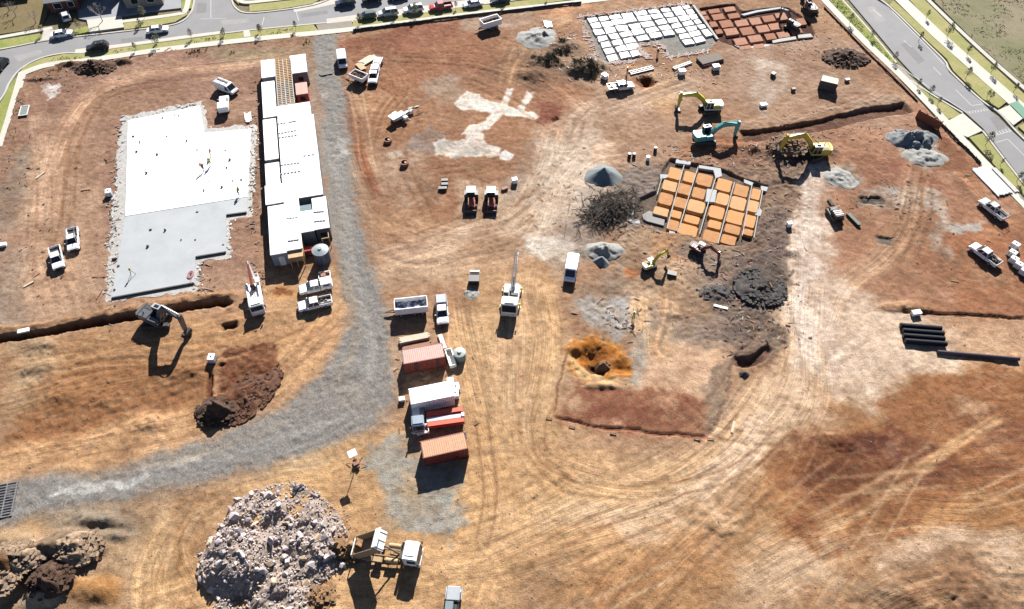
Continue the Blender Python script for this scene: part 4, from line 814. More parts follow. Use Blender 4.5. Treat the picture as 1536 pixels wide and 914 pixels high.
def module(pts, h, wall=M_WALLG, roof=M_ROOF, ridge=True, door=False, win=True):
    x0, x1, y0, y1 = mrect(pts, h)
    wl = MB().box(x0 + .06, x1 - .06, y0 + .06, y1 - .06, 0.02, h - .16).build('wall', wall, SB)
    MB().box(x0, x1, y0, y1, h - .16, h).build('roof', roof, SB, bevel=.03)
    rb = MB(); n = max(2, int((y1 - y0) / 1.2))
    if ridge:
        for k in range(1, n): yy = y0 + (y1 - y0) * k / n; rb.box(x0 + .05, x1 - .05, yy - .03, yy + .03, h + .001, h + .04)
        rb.build('roof_seam', roof, SB)
    if win: MB().box(x0 + .02, x0 + .07, (y0 + y1) / 2 - .5, (y0 + y1) / 2 + .5, 1.1, 2.).build('window', M_GLASS, wl)
    return x0, x1, y0, y1
module([za(105, 105), za(215, 95), za(215, 225), za(115, 240)], 2.9, M_WALLB)
module([za(113, 270), za(217, 260), za(222, 528), za(124, 545)], 2.75)
module([za(124, 556), za(222, 545), za(242, 852), za(136, 866)], 2.85)
module([za(138, 890), za(245, 880), zc(258, 185), zc(146, 195)], 2.75)
module([zc(132, 188), zc(268, 188), zc(280, 318), zc(148, 345)], 3.05)
lx = module([zc(155, 356), zc(285, 336), zc(302, 700), zc(182, 730)], 2.9, M_WALLB, win=False)
MB().box(lx[0] - .03, lx[0] + .05, lx[2] + .7, lx[2] + 1.6, .05, 2.1).build('door', M_OFFW, SB)
module([za(320, 70), za(445, 57), za(462, 190), za(345, 205)], 3.1, M_WALLG)
module([za(366, 280), za(458, 268), za(466, 356), za(376, 370)], 2.6, M_RED, mat('faded_pink_roof', alb(236, 178, 160), .6, dirt=.1))
module([za(228, 462), za(472, 412), za(500, 530), za(236, 545)], 3.0, win=False); module([za(238, 545), za(512, 520), za(552, 905), za(256, 910)], 3.02, win=False)
module([zc(252, 5), zc(554, 2), zc(578, 270), zc(284, 300)], 3.0, win=False); module([zc(284, 300), zc(400, 290), zc(412, 550), zc(296, 560)], 3.05, win=False)
module([zc(400, 345), zc(490, 340), zc(500, 370), zc(402, 400)], 2.6, roof=mat('skylight_sheet', alb(168, 190, 196), .2, dirt=.05), ridge=False, win=False)
module([zc(398, 398), zc(496, 375), zc(516, 535), zc(412, 558)], 3.08, win=False); module([zc(496, 290), zc(600, 280), zc(632, 512), zc(514, 535)], 3.0, mat('dark_wall', (.06, .06, .065), .6, dirt=.1))
mx = module([zc(297, 560), zc(412, 548), zc(424, 672), zc(304, 692)], 3.0, M_TIMB)
for k in range(3): yy = mx[2] + .2 + k * (mx[3] - mx[2] - .4) / 2; MB().box(mx[0] - 1.3, mx[0] - 1.18, yy - .06, yy + .06, .02, 2.5).build('porch_post', M_TIMB, SB)
MB().box(mx[0] - 1.35, mx[0] - .002, mx[2] + .05, mx[3] - .05, 2.5, 2.6).build('porch_roof', M_TIMB, SB)
px_ = mrect([zc(560, 540), zc(612, 525), zc(630, 590), zc(575, 605)], 2.4)
for xx in (px_[0], px_[1]):
    for yy in (px_[2], px_[3]): MB().box(xx - .06, xx + .06, yy - .06, yy + .06, .02, 2.4).build('porch_post', M_TIMB, SB)
MB().bar((px_[0], px_[2], 2.45), (px_[0], px_[3], 2.45), .1, .14).bar((px_[1], px_[2], 2.45), (px_[1], px_[3], 2.45), .1, .14).bar((px_[0], px_[2], 2.45), (px_[1], px_[2], 2.45), .1, .14).build('porch_beam', M_TIMB, SB)
# bare roof timbers of the unfinished walkway
rx = mrect([za(222, 100), za(335, 96), za(362, 438), za(232, 450)], 3.0); LX = rx[1] - rx[0]
for k in range(26):
    xx = rx[0] + LX * (k + .5) / 26; top = k >= 13
    for (ya, yb) in ((rx[2] + .08, (rx[2] + rx[3]) / 2 - .06), ((rx[2] + rx[3]) / 2 + .06, rx[3] - .08)): MB().box(xx - .09, xx + .09, ya, yb, 2.82, 2.98).build('rafter', M_TIMB if top else mat('silver_timber', alb(236, 226, 214), .7, dirt=.1), SB)
for k in range(5 if True else 3):
    yy = rx[2] + (rx[3] - rx[2]) * k / 4; MB().box(rx[0], rx[1], yy - .07, yy + .07, 2.99, 3.1).build('roof_beam', M_TIMB if k % 2 else mat('silver_timber', (0, 0, 0)), SB)
MB().box(rx[0], rx[1], rx[2], rx[3], .02, .12).build('deck', mat('brown_deck', alb(150, 112, 80), .9), SB)  # brown deck in a single base colour
for row, (n_) in (((230, 588, 300, 578), 3), ((320, 575, 376, 565), 3), ((235, 662, 380, 636), 6), ((238, 694, 384, 672), 6), ((425, 832, 520, 818), 3), ((255, 902, 406, 882), 6)):
    for k in range(n_):
        t_ = (k + .5) / n_; x, y = sl_(za(row[0] + (row[2] - row[0]) * t_, row[1] + (row[3] - row[1]) * t_), 3.1); MB().box(x - .1, x + .1, y - .22, y + .22, 3.0, 3.14).build('roof_vent', M_STEEL, SB)
for row, n_ in (((250, 108, 412, 82), 6), ((300, 446, 390, 436), 4), ((312, 616, 398, 604), 4), ((508, 396, 590, 388), 4), ((514, 466, 600, 458), 4)):
    for k in range(n_):
        t_ = (k + .5) / n_; x, y = sl_(zc(row[0] + (row[2] - row[0]) * t_, row[1] + (row[3] - row[1]) * t_), 3.1); MB().box(x - .1, x + .1, y - .2, y + .2, 3.0, 3.15).build('roof_vent', M_STEEL, SB)
# ================================================================= road vehicles
def paint(name, c, rough=.3, dirt=.12): return mat('paint_' + name, c, rough, dirt=dirt, var=.05)
PW, PSIL, PDK, PGRN, PREDC, PBLU, PGRY = paint('white', (.74, .74, .74), .3, .22), paint('silver', (.42, .45, .48), .3), paint('near_black', (.02, .022, .028), .22, .05), paint('dark_green', (.05, .075, .05), .3), paint('red', (.42, .03, .03)), paint('dark_blue', (.03, .04, .07), .25), paint('grey', (.3, .32, .34))
def wheel(root, x, y, r, wd, z=None, rim=True):
    z = r if z is None else z; s = 1 if y > 0 else -1
    t = MB().cyl((x, y - wd / 2, z), (x, y + wd / 2, z), r, n=14).build('wheel', M_RUB, root)
    if rim: MB().cyl((x, y + s * (wd / 2 - .01), z), (x, y + s * (wd / 2 + .015), z), r * .55, n=10).build('rim', M_STEEL, t)
    return t
def lerp3(a, b, t): return tuple(a[i] + (b[i] - a[i]) * t for i in range(3))
def pane(root, q, name, inset=.12, out=.012, m=None, sub=None):
    """glass panel laid just proud of a four-cornered face q"""
    v = [Vector(p) for p in q]; c = sum(v, Vector()) / 4; n = (v[1] - v[0]).cross(v[3] - v[0]).normalized()
    f = [p + (c - p) * inset + n * out for p in v]; b = [p - n * (out + .01) for p in f]
    return MB().hexa([b[0], b[1], b[2], b[3], f[0], f[1], f[2], f[3]]).build(name, m or M_GLASS, sub or root)
def greenhouse(root, lo, hi, z0, z1, m, sides=2, y0=.84, y1=.66):
    """cab frame: lo/hi = x range at belt and at roof"""
    MB().frust((lo[0], lo[1], -y0, y0), z0, (hi[0], hi[1], -y1, y1), z1).build('cab', m, root, bevel=.05, seg=2)
    A = lambda x, y, z: (x, y, z)
    pane(root, [A(lo[1], -y0, z0), A(lo[1], y0, z0), A(hi[1], y1, z1), A(hi[1], -y1, z1)], 'windscreen', .1)
    pane(root, [A(lo[0], y0, z0), A(lo[0], -y0, z0), A(hi[0], -y1, z1), A(hi[0], y1, z1)], 'rear_window', .14)
    for s in (-1, 1):
        for k in range(sides):
            a, b = k / sides, (k + 1) / sides; p0 = lerp3((lo[0], s * y0, z0), (lo[1], s * y0, z0), a); p1 = lerp3((lo[0], s * y0, z0), (lo[1], s * y0, z0), b); q1 = lerp3((hi[0], s * y1, z1), (hi[1], s * y1, z1), b); q0 = lerp3((hi[0], s * y1, z1), (hi[1], s * y1, z1), a)
            q = [p0, p1, q1, q0] if s < 0 else [p1, p0, q0, q1]
            pane(root, q, 'side_window', .14)
def lights(root, xf, xr, w_, z, zr):
    for s in (-1, 1):
        MB().box(xf - .12, xf + .03, s * w_ - .17, s * w_ + .17, z - .08, z + .08).build('headlight', M_LAMP, root, bevel=.03)
        MB().box(xr - .03, xr + .06, s * (w_ + .06) - .08, s * (w_ + .06) + .08, zr - .16, zr + .16).build('tail_light', M_TAIL, root, bevel=.02)
def mirrors(root, x, y, z, m):
    for s in (-1, 1): MB().box(x - .06, x + .08, s * y - .12 + s * .1, s * y + .12 + s * .1, z, z + .17).build('mirror', m, root, bevel=.03)
def ute(label, u, v, u2, v2, m=PW, bed='tub', group=None, at=None, name='utility_truck', load=None, rack=False, cat='utility truck'):
    x, y, z = put(u, v, .8) if at is None else (*P(u, v, .7), at)
    R_ = thing(name, label, cat, (x, y, z - .02), hpx(u, v, u2, v2), group)
    MB().side([(-.72, .48), (2.45, .44), (2.62, .62), (2.58, .9), (2.35, .99), (1.32, 1.1), (-.72, 1.1)], -.92, .92).build('body', m, R_, bevel=.09, seg=2)
    greenhouse(R_, (-.78, 1.42), (-.55, .62), 1.08, 1.74, m)
    MB().box(2.5, 2.68, -.86, .86, .42, .62).build('bumper', M_BLACK, R_, bevel=.04); MB().box(2.56, 2.63, -.5, .5, .66, .88).build('grille', M_BLACK, R_)
    MB().side([(1.4, 1.101), (2.3, 1.004), (2.3, 1.03), (1.5, 1.13)], -.6, .6).build('bonnet', m, R_, bevel=.012)
    if bed in ('tub', 'canopy'):
        MB().box(-2.66, -.76, -.9, .9, .5, .74).build('tub_floor', M_BLACK, R_)
        for s in (-1, 1): MB().box(-2.66, -.76, s * .86 - .06, s * .86 + .06, .55, 1.14).build('tub_side', m, R_, bevel=.03)
        MB().box(-2.7, -2.6, -.86, .86, .6, 1.12).build('tailgate', m, R_, bevel=.03)
        if bed == 'canopy':
            cp = MB().frust((-2.66, -.84, -.9, .9), 1.16, (-2.56, -.88, -.78, .78), 1.78).build('canopy', PGRY if load == 'grey' else m, R_, bevel=.05)
            for s in (-1, 1): MB().box(-2.3, -1.2, s * .83 - .04, s * .83 + .04, 1.3, 1.6).build('canopy_window', M_GLASS, cp)
    elif bed == 'flat':
        MB().box(-2.8, -.84, -.95, .95, .78, .9).build('tray', M_STEEL, R_, bevel=.02)
        for s in (-1, 1): MB().box(-2.8, -.84, s * .93 - .03, s * .93 + .03, .9, 1.15).build('tray_side', m, R_)
        MB().box(-2.82, -2.76, -.9, .9, .9, 1.15).build('tailgate', m, R_); MB().box(-.84, -.78, -.9, .9, .9, 1.7).build('headboard', M_STEEL, R_)
        MB().box(-2.7, -.8, -.5, .5, .5, .78).build('chassis', M_BLACK, R_)
    elif bed == 'box':
        MB().box(-2.85, -.86, -.98, .98, .8, 1.98).build('service_box', m, R_, bevel=.04); MB().box(-2.7, -.8, -.5, .5, .5, .8).build('chassis', M_BLACK, R_)
        for s in (-1, 1): MB().box(-2.6, -1.1, s * .985 - .01, s * .985 + .012, 1.0, 1.75).build('box_door', M_OFFW, R_)
    if load and load != 'grey':
        rr = random.Random(hash(label) % 999)
        for k in range(6):
            xx = rr.uniform(-2.3, -1.1); yy = rr.uniform(-.5, .5); a = rr.uniform(.15, .35); MB().box(xx - a, xx + a, yy - a * .6, yy + a * .6, .75, rr.uniform(.9, 1.3)).build('load', rr.choice([M_DARK, M_STEEL, M_TIMB, M_BLACK]), R_, bevel=.02)
    if rack:
        MB().bar((-2.6, -.7, 1.95), (1.0, -.7, 1.95), .06, .06).bar((-2.6, .7, 1.95), (1.0, .7, 1.95), .06, .06).bar((-2.5, -.7, 1.95), (-2.5, .7, 1.95), .06, .06).bar((-.2, -.7, 1.95), (-.2, .7, 1.95), .06, .06).bar((-2.5, -.75, 1.1), (-2.5, -.7, 1.95), .05, .05).bar((-2.5, .75, 1.1), (-2.5, .7, 1.95), .05, .05).build('ladder_rack', M_STEEL, R_)
    for xx in (1.7, -1.55):
        for s in (-1, 1): wheel(R_, xx, s * .8, .38, .26)
    lights(R_, 2.52, -2.7, .68, .8, .85); mirrors(R_, 1.05, .95, 1.1, m)
    return R_
def car(label, u, v, u2, v2, m, kind='sedan', at=None, group=None, rails=False, name='parked_car', cat='car'):
    x, y, z = put(u, v, .7) if at is None else (*P(u, v, .7), at)
    R_ = thing(name, label, cat, (x, y, z), hpx(u, v, u2, v2), group)
    if kind == 'sedan': prof = [(-2.3, .35), (2.2, .32), (2.32, .55), (2.2, .78), (1.1, .95), (-1.5, .97), (-2.25, .92), (-2.33, .6)]; lo, hi, z0, z1 = (-1.75, 1.2), (-1.05, .35), .93, 1.44; ln = 2.3
    elif kind == 'suv': prof = [(-2.3, .42), (2.25, .42), (2.36, .65), (2.26, .95), (1.15, 1.08), (-2.28, 1.1), (-2.36, .7)]; lo, hi, z0, z1 = (-2.25, 1.3), (-1.95, .5), 1.06, 1.74; ln = 2.33
    else: prof = [(-2.0, .35), (2.0, .34), (2.1, .55), (2.0, .82), (1.05, .98), (-1.95, 1.0), (-2.08, .6)]; lo, hi, z0, z1 = (-1.95, 1.2), (-1.45, .35), .96, 1.5; ln = 2.05
    MB().side(prof, -.88, .88).build('body', m, R_, bevel=.1, seg=2); greenhouse(R_, lo, hi, z0, z1, m, 2, .8, .62)
    MB().box(ln - .1, ln + .04, -.5, .5, .4, .55).build('grille', M_BLACK, R_)
    if rails:
        for s in (-1, 1): MB().bar((-1.8, s * .6, z1 + .06), (.4, s * .6, z1 + .06), .05, .06).build('roof_rail', M_BLACK, R_)
        MB().bar((-1.2, -.6, z1 + .1), (-1.2, .6, z1 + .1), .06, .05).bar((-.1, -.6, z1 + .1), (-.1, .6, z1 + .1), .06, .05).build('roof_bar', M_BLACK, R_)
    for xx in (1.4, -1.35):
        for s in (-1, 1): wheel(R_, xx, s * .78, .34, .24)
    lights(R_, ln - .06, -ln, .64, .66, .78); mirrors(R_, .95, .88, .95, m); return R_
def van(label, u, v, u2, v2, m=PW, h=2.1, rack=False):
    x, y, z = put(u, v, 1.1); R_ = thing('van', label, 'van', (x, y, z - .02), hpx(u, v, u2, v2), 'white vans on the site')
    MB().side([(-2.55, .4), (2.3, .4), (2.5, .6), (2.45, .95), (1.9, 1.12), (1.15, h - .1), (.9, h), (-2.5, h), (-2.58, 1.0)], -.92, .92).build('body', m, R_, bevel=.1, seg=2)
    pane(R_, [(1.93, -.86, 1.1), (1.93, .86, 1.1), (1.16, .8, h - .1), (1.16, -.8, h - .1)], 'windscreen', .08, .035); pane(R_, [(-2.57, .8, 1.1), (-2.57, -.8, 1.1), (-2.54, -.75, h - .1), (-2.54, .75, h - .1)], 'rear_window', .12, .03)
    for s in (-1, 1):
        q = [(.45, s * .925, 1.12), (1.55, s * .925, 1.12), (1.12, s * .925, h - .25), (.45, s * .925, h - .25)]; pane(R_, q if s < 0 else [q[1], q[0], q[3], q[2]], 'side_window', .06, .01)
        MB().box(-1.4, .2, s * .925 - .008, s * .925 + .008, .6, 1.95).build('sliding_door', m, R_)
    MB().box(-2.2, .6, -.7, .7, h + .0, h + .035).build('roof_panel', m, R_, bevel=.015); MB().box(2.42, 2.54, -.8, .8, .42, .62).build('bumper', M_BLACK, R_, bevel=.04)
    if rack: MB().bar((-2.2, -.7, h + .16), (-2.2, .7, h + .16), .07, .06).bar((-.8, -.7, h + .16), (-.8, .7, h + .16), .07, .06).bar((.5, -.7, h + .16), (.5, .7, h + .16), .07, .06).bar((-2.2, .3, h + .2), (.6, .3, h + .2), .3, .06).build('roof_rack', M_STEEL, R_)
    for xx in (1.55, -1.5):
        for s in (-1, 1): wheel(R_, xx, s * .8, .35, .25)
    lights(R_, 2.42, -2.57, .68, .82, 1.2); mirrors(R_, 1.35, .98, 1.2, M_BLACK); return R_
# --- along the street
G_ST = 'cars parked along the street'
car('white sedan parked on the street at the drive in front of the brown lawn', 92, 50, 120, 45, PW, 'sedan', ZR)
car('near black wagon with roof bars parked on the near side of the street', 146, 70, 120, 74, PDK, 'suv', ZR + .02, rails=True)
car('white sedan moving along the street toward the corner', 236, 43.5, 262, 40, PW, 'sedan', ZR)
car('dark green hatchback, first of the row parked nose to tail by the footpath', 551, 22.5, 530, 25.5, PGRN, 'hatch', ZR + .02)
car('silver blue wagon parked between a dark green hatchback and a white wagon', 582, 18.5, 560, 21.5, PSIL, 'suv', ZR + .02)
car('white wagon with roof bars parked behind the red utility truck', 620, 13, 600, 16, PW, 'suv', ZR + .02, rails=True)
ute('red utility truck parked in the row by the footpath', 661, 9, 640, 12, PREDC, at=ZR + .02)
car('silver sedan parked just past the red utility truck', 709, 5, 690, 8, PSIL, 'sedan', ZR + .02)
car('dark blue sedan parked at the far end of the row past the silver one', 750, -1, 730, 2, PBLU, 'sedan', ZR + .02)
for i_, (u, v) in enumerate(((518, 3), (558, -2), (597, -6))):
    car(('dark blue wagon on the far side of the street by the grass corner', 'near black wagon between two other dark cars across the street', 'near black sedan last of three dark cars across the street')[i_], u, v, u - 20, v + 3, (PBLU, PDK, PDK)[i_], ('suv', 'suv', 'sedan')[i_], ZR, 'dark cars on the far side of the street')
car('black car on the street where it bends, cut by the picture edge', 0, 96, -14, 112, PDK, 'hatch', ZR)
car('silver hatchback standing on the shaded drive of the brick house', 98, 24, 92, 10, PSIL, 'hatch', .0)
# --- on the site, left block
van('white van with roof rack parked above the white end of the slab', 339, 130, 362, 139, rack=True)
ute('white service truck with box body parked under the van by the slab', 336, 156, 336, 130, bed='box')
ute('white utility truck with ladder rack, the upper of two left of the slab', 109, 359, 110, 380, bed='tub', rack=True)
ute('white dual cab utility truck, the lower of two left of the slab', 85, 387, 90, 410, bed='tub')
ute('white utility truck with canopy beside the water tank', 473, 430, 450, 435, bed='canopy')
ute('white utility truck with loaded tub parked in front of the canopy one', 472, 455, 450, 460, bed='tub', load='mixed')
# --- centre
van('white van at the edge of the gravel track by the tipper trailer', 513, 89, 516, 112)
ute('white utility truck with trailer behind it beside the tipper trailer', 561, 113, 556, 135, bed='canopy')
ute('white utility truck with grey canopy beside the long tipper bin', 663, 466, 665, 490, bed='canopy', load='grey')
van('white van standing alone on the pale dust by the grey gravel', 857, 403, 852, 430, h=2.2)
ute('white flat tray utility truck beside the brown pit under the white raft', 932, 129, 956, 126, bed='flat', load='mixed')
# --- right
ute('white utility truck with ladder rack next to the stacked white pipes', 1490, 313, 1470, 297, bed='tub', rack=True)
ute('white utility truck with open loaded tub next to the white tanks', 1478, 381, 1458, 366, bed='tub', load='mixed')
# ================================================================= tipper bins and trucks
def bin_(root, x0, x1, y0, y1, z0, z1, m, fl=M_DARK, taper=.0, rim=.08):
    MB().box(x0, x1, y0, y1, z0, z0 + .1).build('bin_floor', fl, root)
    for s, yy in ((-1, y0), (1, y1)): MB().box(x0, x1, yy - .04, yy + .04, z0, z1).build('bin_side', m, root); MB().box(x0 - .03, x1 + .03, yy - rim, yy + rim, z1 + .002, z1 + .1).build('bin_rim', m, root, bevel=.02)
    for xx in (x0, x1): MB().box(xx - .04, xx + .04, y0 + .045, y1 - .045, z0, z1 + .05).build('bin_end', m, root)
    rb = MB(); n = int((x1 - x0) / .8)
    for k in range(1, n): xx = x0 + (x1 - x0) * k / n; rb.box(xx - .05, xx + .05, y0 - .09, y0 - .042, z0, z1 - .02).box(xx - .05, xx + .05, y1 + .042, y1 + .09, z0, z1 - .02)
    rb.build('bin_rib', m, root)
def tipper_trailer(label, u, v, u2, v2, L=5.2, W=2.3, H=1.3, fill=None, z0=.95, name='tipper_trailer'):
    x, y, z = put(u, v, 1.3); R_ = thing(name, label, 'trailer', (x, y, z), hpx(u, v, u2, v2), 'tipper trailers')
    bin_(R_, -L / 2, L / 2, -W / 2, W / 2, z0, z0 + H, M_WHITE)
    MB().box(-L / 2 + .2, L / 2 - .2, -.5, .5, z0 - .3, z0 - .02).build('chassis', M_DARK, R_); MB().bar((L / 2 - .3, .35, z0 - .2), (L / 2 + 1.7, 0, z0 - .35), .14, .16).bar((L / 2 - .3, -.35, z0 - .2), (L / 2 + 1.7, 0, z0 - .35), .14, .16).build('drawbar', M_DARK, R_)
    for xx in ((-1.0, .2) if L < 5 else (-1.6, -.4, 1.7)):
        for s in (-1, 1): wheel(R_, xx, s * (W / 2 - .25), .42, .3)
    if fill:
        g = MB(); nx, ny = 14, 7; rr = random.Random(int(u)); vs = []
        for j in range(ny + 1):
            for i in range(nx + 1): vs.append((-L / 2 + .06 + (L - .12) * i / nx, -W / 2 + .06 + (W - .12) * j / ny, z0 + .35 + rr.uniform(0, .35)))
        g.add(vs, [(j * (nx + 1) + i, j * (nx + 1) + i + 1, (j + 1) * (nx + 1) + i + 1, (j + 1) * (nx + 1) + i) for j in range(ny) for i in range(nx)]); g.build('load', fill, R_)
    return R_
M_BLUEPL = mat('blue_and_white_sheeting', (.02, .03, .09), .3, dirt=.9, scale=.5, dirtcol=(.55, .56, .6), var=.3)
tipper_trailer('white tipper trailer with brown soil inside near the footpath', 736, 34, 716, 40, 4.4, 2.2, 1.2, M_BRS)
tipper_trailer('small white tipper trailer holding brown rubble by the parked vans', 538, 114, 518, 106, 3.4, 2.0, .8, mat('brown_rubble', alb(120, 84, 60), .95, var=.4))
tipper_trailer('long white tipper bin lined with blue sheeting above the pink container', 617, 460, 580, 464, 5.0, 2.1, 1.3, M_BLUEPL)
def truck_cab(R_, x0, m, w_=1.2, h=2.75, glass=True):
    L = 1.9
    MB().side([(x0, .75), (x0 + L, .6), (x0 + L + .08, 1.3), (x0 + L - .15, h - .15), (x0 + L - .4, h), (x0, h)], -w_, w_).build('cab', m, R_, bevel=.1, seg=2)
    pane(R_, [(x0 + L + .08, -w_ + .08, 1.35), (x0 + L + .08, w_ - .08, 1.35), (x0 + L - .15, w_ - .1, h - .18), (x0 + L - .15, -w_ + .1, h - .18)], 'windscreen', .06, .02)
    for s in (-1, 1):
        q = [(x0 + .5, s * w_, 1.5), (x0 + L - .25, s * w_, 1.5), (x0 + L - .35, s * w_, h - .35), (x0 + .5, s * w_, h - .35)]; pane(R_, q if s < 0 else [q[1], q[0], q[3], q[2]], 'side_window', .04, .012)
        MB().box(x0 + L - .1, x0 + L + .08, s * (w_ + .2) - .1, s * (w_ + .2) + .1, 1.6, 2.2).build('mirror', M_BLACK, R_, bevel=.03)
        MB().box(x0 + L + .02, x0 + L + .12, s * .85 - .18, s * .85 + .18, .8, 1.0).build('headlight', M_LAMP, R_)
    MB().box(x0 + L - .2, x0 + L + .16, -w_, w_, .45, .72).build('bumper', M_OFFW, R_, bevel=.05); MB().box(x0 + .2, x0 + L - .5, -.7, .7, h + .01, h + .09).build('roof_hatch', m, R_, bevel=.03)
def truck_frame(R_, x0, x1, axles, w_=1.0, m=M_DARK, r=.5):
    for s in (-1, 1): MB().box(x0, x1, s * .42 - .07, s * .42 + .07, .72, .98).build('frame_rail', m, R_)
    cb = MB(); k = x0 + .3
    while k < x1 - .2: cb.box(k - .06, k + .06, -.35, .35, .76, .94); k += 1.1
    cb.build('cross_member', m, R_)
    for a in axles:
        for s in (-1, 1): wheel(R_, a, s * w_, r, .34 if a > x1 - 2 else .5)
        MB().cyl((a, -w_, r), (a, w_, r), .09, n=8).build('axle', M_DARK, R_)
# dumping tipper truck beside the rubble
x, y, z = put(592, 830, .9); TT = thing('tipper_truck', 'white cab tipper truck tipping its raised tray onto the rubble heap', 'truck', (x, y, z), hpx(560, 826, 620, 834))
truck_frame(TT, -4.2, 3.0, (2.3, -1.9, -3.2), 1.02, mat('tan_dusty_frame', alb(196, 152, 104), .8, dirt=.3)); truck_cab(TT, 1.35, M_WHITE)
M_DUSTY = mat('dusty_tank', alb(226, 190, 140), .6, dirt=.2)
for s in (-1, 1):
    MB().cyl((-.9, s * .92, .85), (.6, s * .92, .85), .32, n=12).build('fuel_tank', M_DUSTY, TT)
    for xx in (-1.9, -3.2): MB().side([(xx - .62, .95), (xx - .5, 1.12), (xx + .5, 1.12), (xx + .62, .95)], s * 1.02 - .3, s * 1.02 + .3).build('mudguard', M_DUSTY, TT)
MB().box(.95, 1.3, -1.0, 1.0, .9, 2.5).build('headboard_rack', M_DARK, TT); MB().cyl((1.1, .85, 1.0), (1.1, .85, 3.1), .08, n=8).build('exhaust', M_STEEL, TT)
tilt = math.radians(47); hing = Vector((-4.0, 0, 1.15)); Mt = Matrix.Translation(hing) @ Matrix.Rotation(-tilt, 4, 'Y') @ Matrix.Translation(-hing)
def tparts(name, fn, m, bevel=0.):
    mb = MB(); fn(mb); mb.xf(Mt); return mb.build(name, m, TT, bevel=bevel)
tparts('tray_floor', lambda b: b.box(-4.4, .7, -1.15, 1.15, 1.1, 1.2), mat('scraped_tray', alb(150, 132, 112), .6, .2, dirt=.4)); tparts('tray_front', lambda b: b.box(.7, .8, -1.2, 1.2, 1.1, 2.5), M_WHITE)
for s in (-1, 1): tparts('tray_side', lambda b: b.box(-4.4, .7, s * 1.17 - .04, s * 1.17 + .04, 1.1, 2.35), mat('dusty_tray_side', alb(206, 184, 152), .7, dirt=.4))
for k in range(3): tparts('tray_rib', lambda b: b.box(.801, .88, -1.0 + k * .95, -.88 + k * .95, 1.15, 2.45), M_OFFW)
tparts('tray_peak', lambda b: b.box(.45, 1.5, -1.15, 1.15, 2.502, 2.6), M_WHITE)
p1 = Mt @ Vector((-.3, 0, 1.1)); MB().cyl((.6, 0, .95), tuple(p1), .13, .09, n=10).build('hoist_ram', M_STEEL, TT)
ht = Mt @ Vector((-4.4, 0, 2.3)); MB().box(ht.x - .06, ht.x + .06, -1.15, 1.15, ht.z - 1.3, ht.z).build('tailgate', M_OFFW, TT)
# elevating platform truck by the slab
x, y, z = put(383, 447, 1.2); EW = thing('boom_truck', 'white truck with folded red boom parked below the slab', 'truck', (x, y, z), hpx(380, 425, 388, 465))
truck_frame(EW, -2.9, 2.6, (1.9, -1.7), .9, M_DARK, .42); truck_cab(EW, .95, M_WHITE, 1.05, 2.3)
MB().box(-3.0, .85, -1.1, 1.1, 1.0, 1.2).build('deck', M_OFFW, EW, bevel=.03)
for s in (-1, 1): MB().box(-2.9, .6, s * .88 - .2, s * .88 + .2, 1.2, 1.75).build('tool_locker', M_WHITE, EW, bevel=.03)
MB().cyl((-1.9, 0, 1.2), (-1.9, 0, 2.0), .38, n=12).build('turret', M_DARK, EW); MB().bar((-1.7, 0, 2.25), (-5.6, .3, 4.0), .36, .4).build('lower_boom', mat('salmon_red_boom', alb(226, 120, 104), .45), EW); MB().bar((-5.4, .3, 4.0), (-2.6, .75, 2.6), .26, .28).build('upper_boom', M_WHITE, EW)
bk = MB().box(-3.3, -2.3, .6, 1.3, 2.05, 2.12).build('basket', M_WHITE, EW)
for a_, b_ in (((-3.3, .6), (-2.3, .6)), ((-2.3, .6), (-2.3, 1.3)), ((-2.3, 1.3), (-3.3, 1.3)), ((-3.3, 1.3), (-3.3, .6))): MB().bar((*a_, 2.95), (*b_, 2.95), .06, .06).bar((*a_, 2.1), (*a_, 2.95), .05, .05).build('basket_rail', M_WHITE, bk)
# crane truck in the middle
x, y, z = put(766, 449, 1.5); CT = thing('crane_truck', 'light grey crane truck with its lattice boom raised backwards', 'truck', (x, y, z), hpx(771, 420, 764, 470))
truck_frame(CT, -3.2, 2.4, (1.6, -1.4, -2.4), 1.0, M_DARK, .46); truck_cab(CT, .55, M_OFFW, 1.25, 2.9)
MB().box(-3.3, .4, -1.25, 1.25, 1.0, 1.2).build('deck', PGRY, CT, bevel=.03); MB().box(-2.2, -.5, -1.2, -.35, 1.2, 2.5).build('operator_cab', M_OFFW, CT, bevel=.08); MB().box(-.51, -.47, -1.1, -.45, 1.6, 2.35).build('cab_window', M_GLASS, CT)
MB().cyl((-1.4, .3, 1.2), (-1.4, .3, 1.75), .6, n=14).build('slew_ring', M_DARK, CT); MB().box(-2.6, -.6, .0, 1.1, 1.75, 2.3).build('engine_deck', PSIL, CT, bevel=.06)
b0, b1 = Vector((-.9, .2, 2.4)), Vector((-6.4, .25, 5.4)); lat = MB(); d_ = (b1 - b0); u_ = d_.normalized(); n_ = u_.cross(Vector((0, 1, 0))).normalized(); cor = [(.3, .25), (-.3, .25), (-.3, -.25), (.3, -.25)]
for cy, cz in cor: lat.bar(b0 + Vector((0, cy, 0)) + n_ * cz, b1 + Vector((0, cy * .6, 0)) + n_ * cz * .6, .1, .1)
for k in range(12):
    a_, c_ = b0 + d_ * (k / 12), b0 + d_ * ((k + 1) / 12)
    for i in range(4): p, q = cor[i], cor[(i + 1) % 4]; lat.bar(a_ + Vector((0, p[0] * .8, 0)) + n_ * p[1] * .8, c_ + Vector((0, q[0] * .8, 0)) + n_ * q[1] * .8, .06, .06)
lat.build('lattice_boom', PGRY, CT); MB().cyl((-1.2, .2, 1.9), tuple(b0 + d_ * .35), .12, n=8).build('boom_ram', M_STEEL, CT)
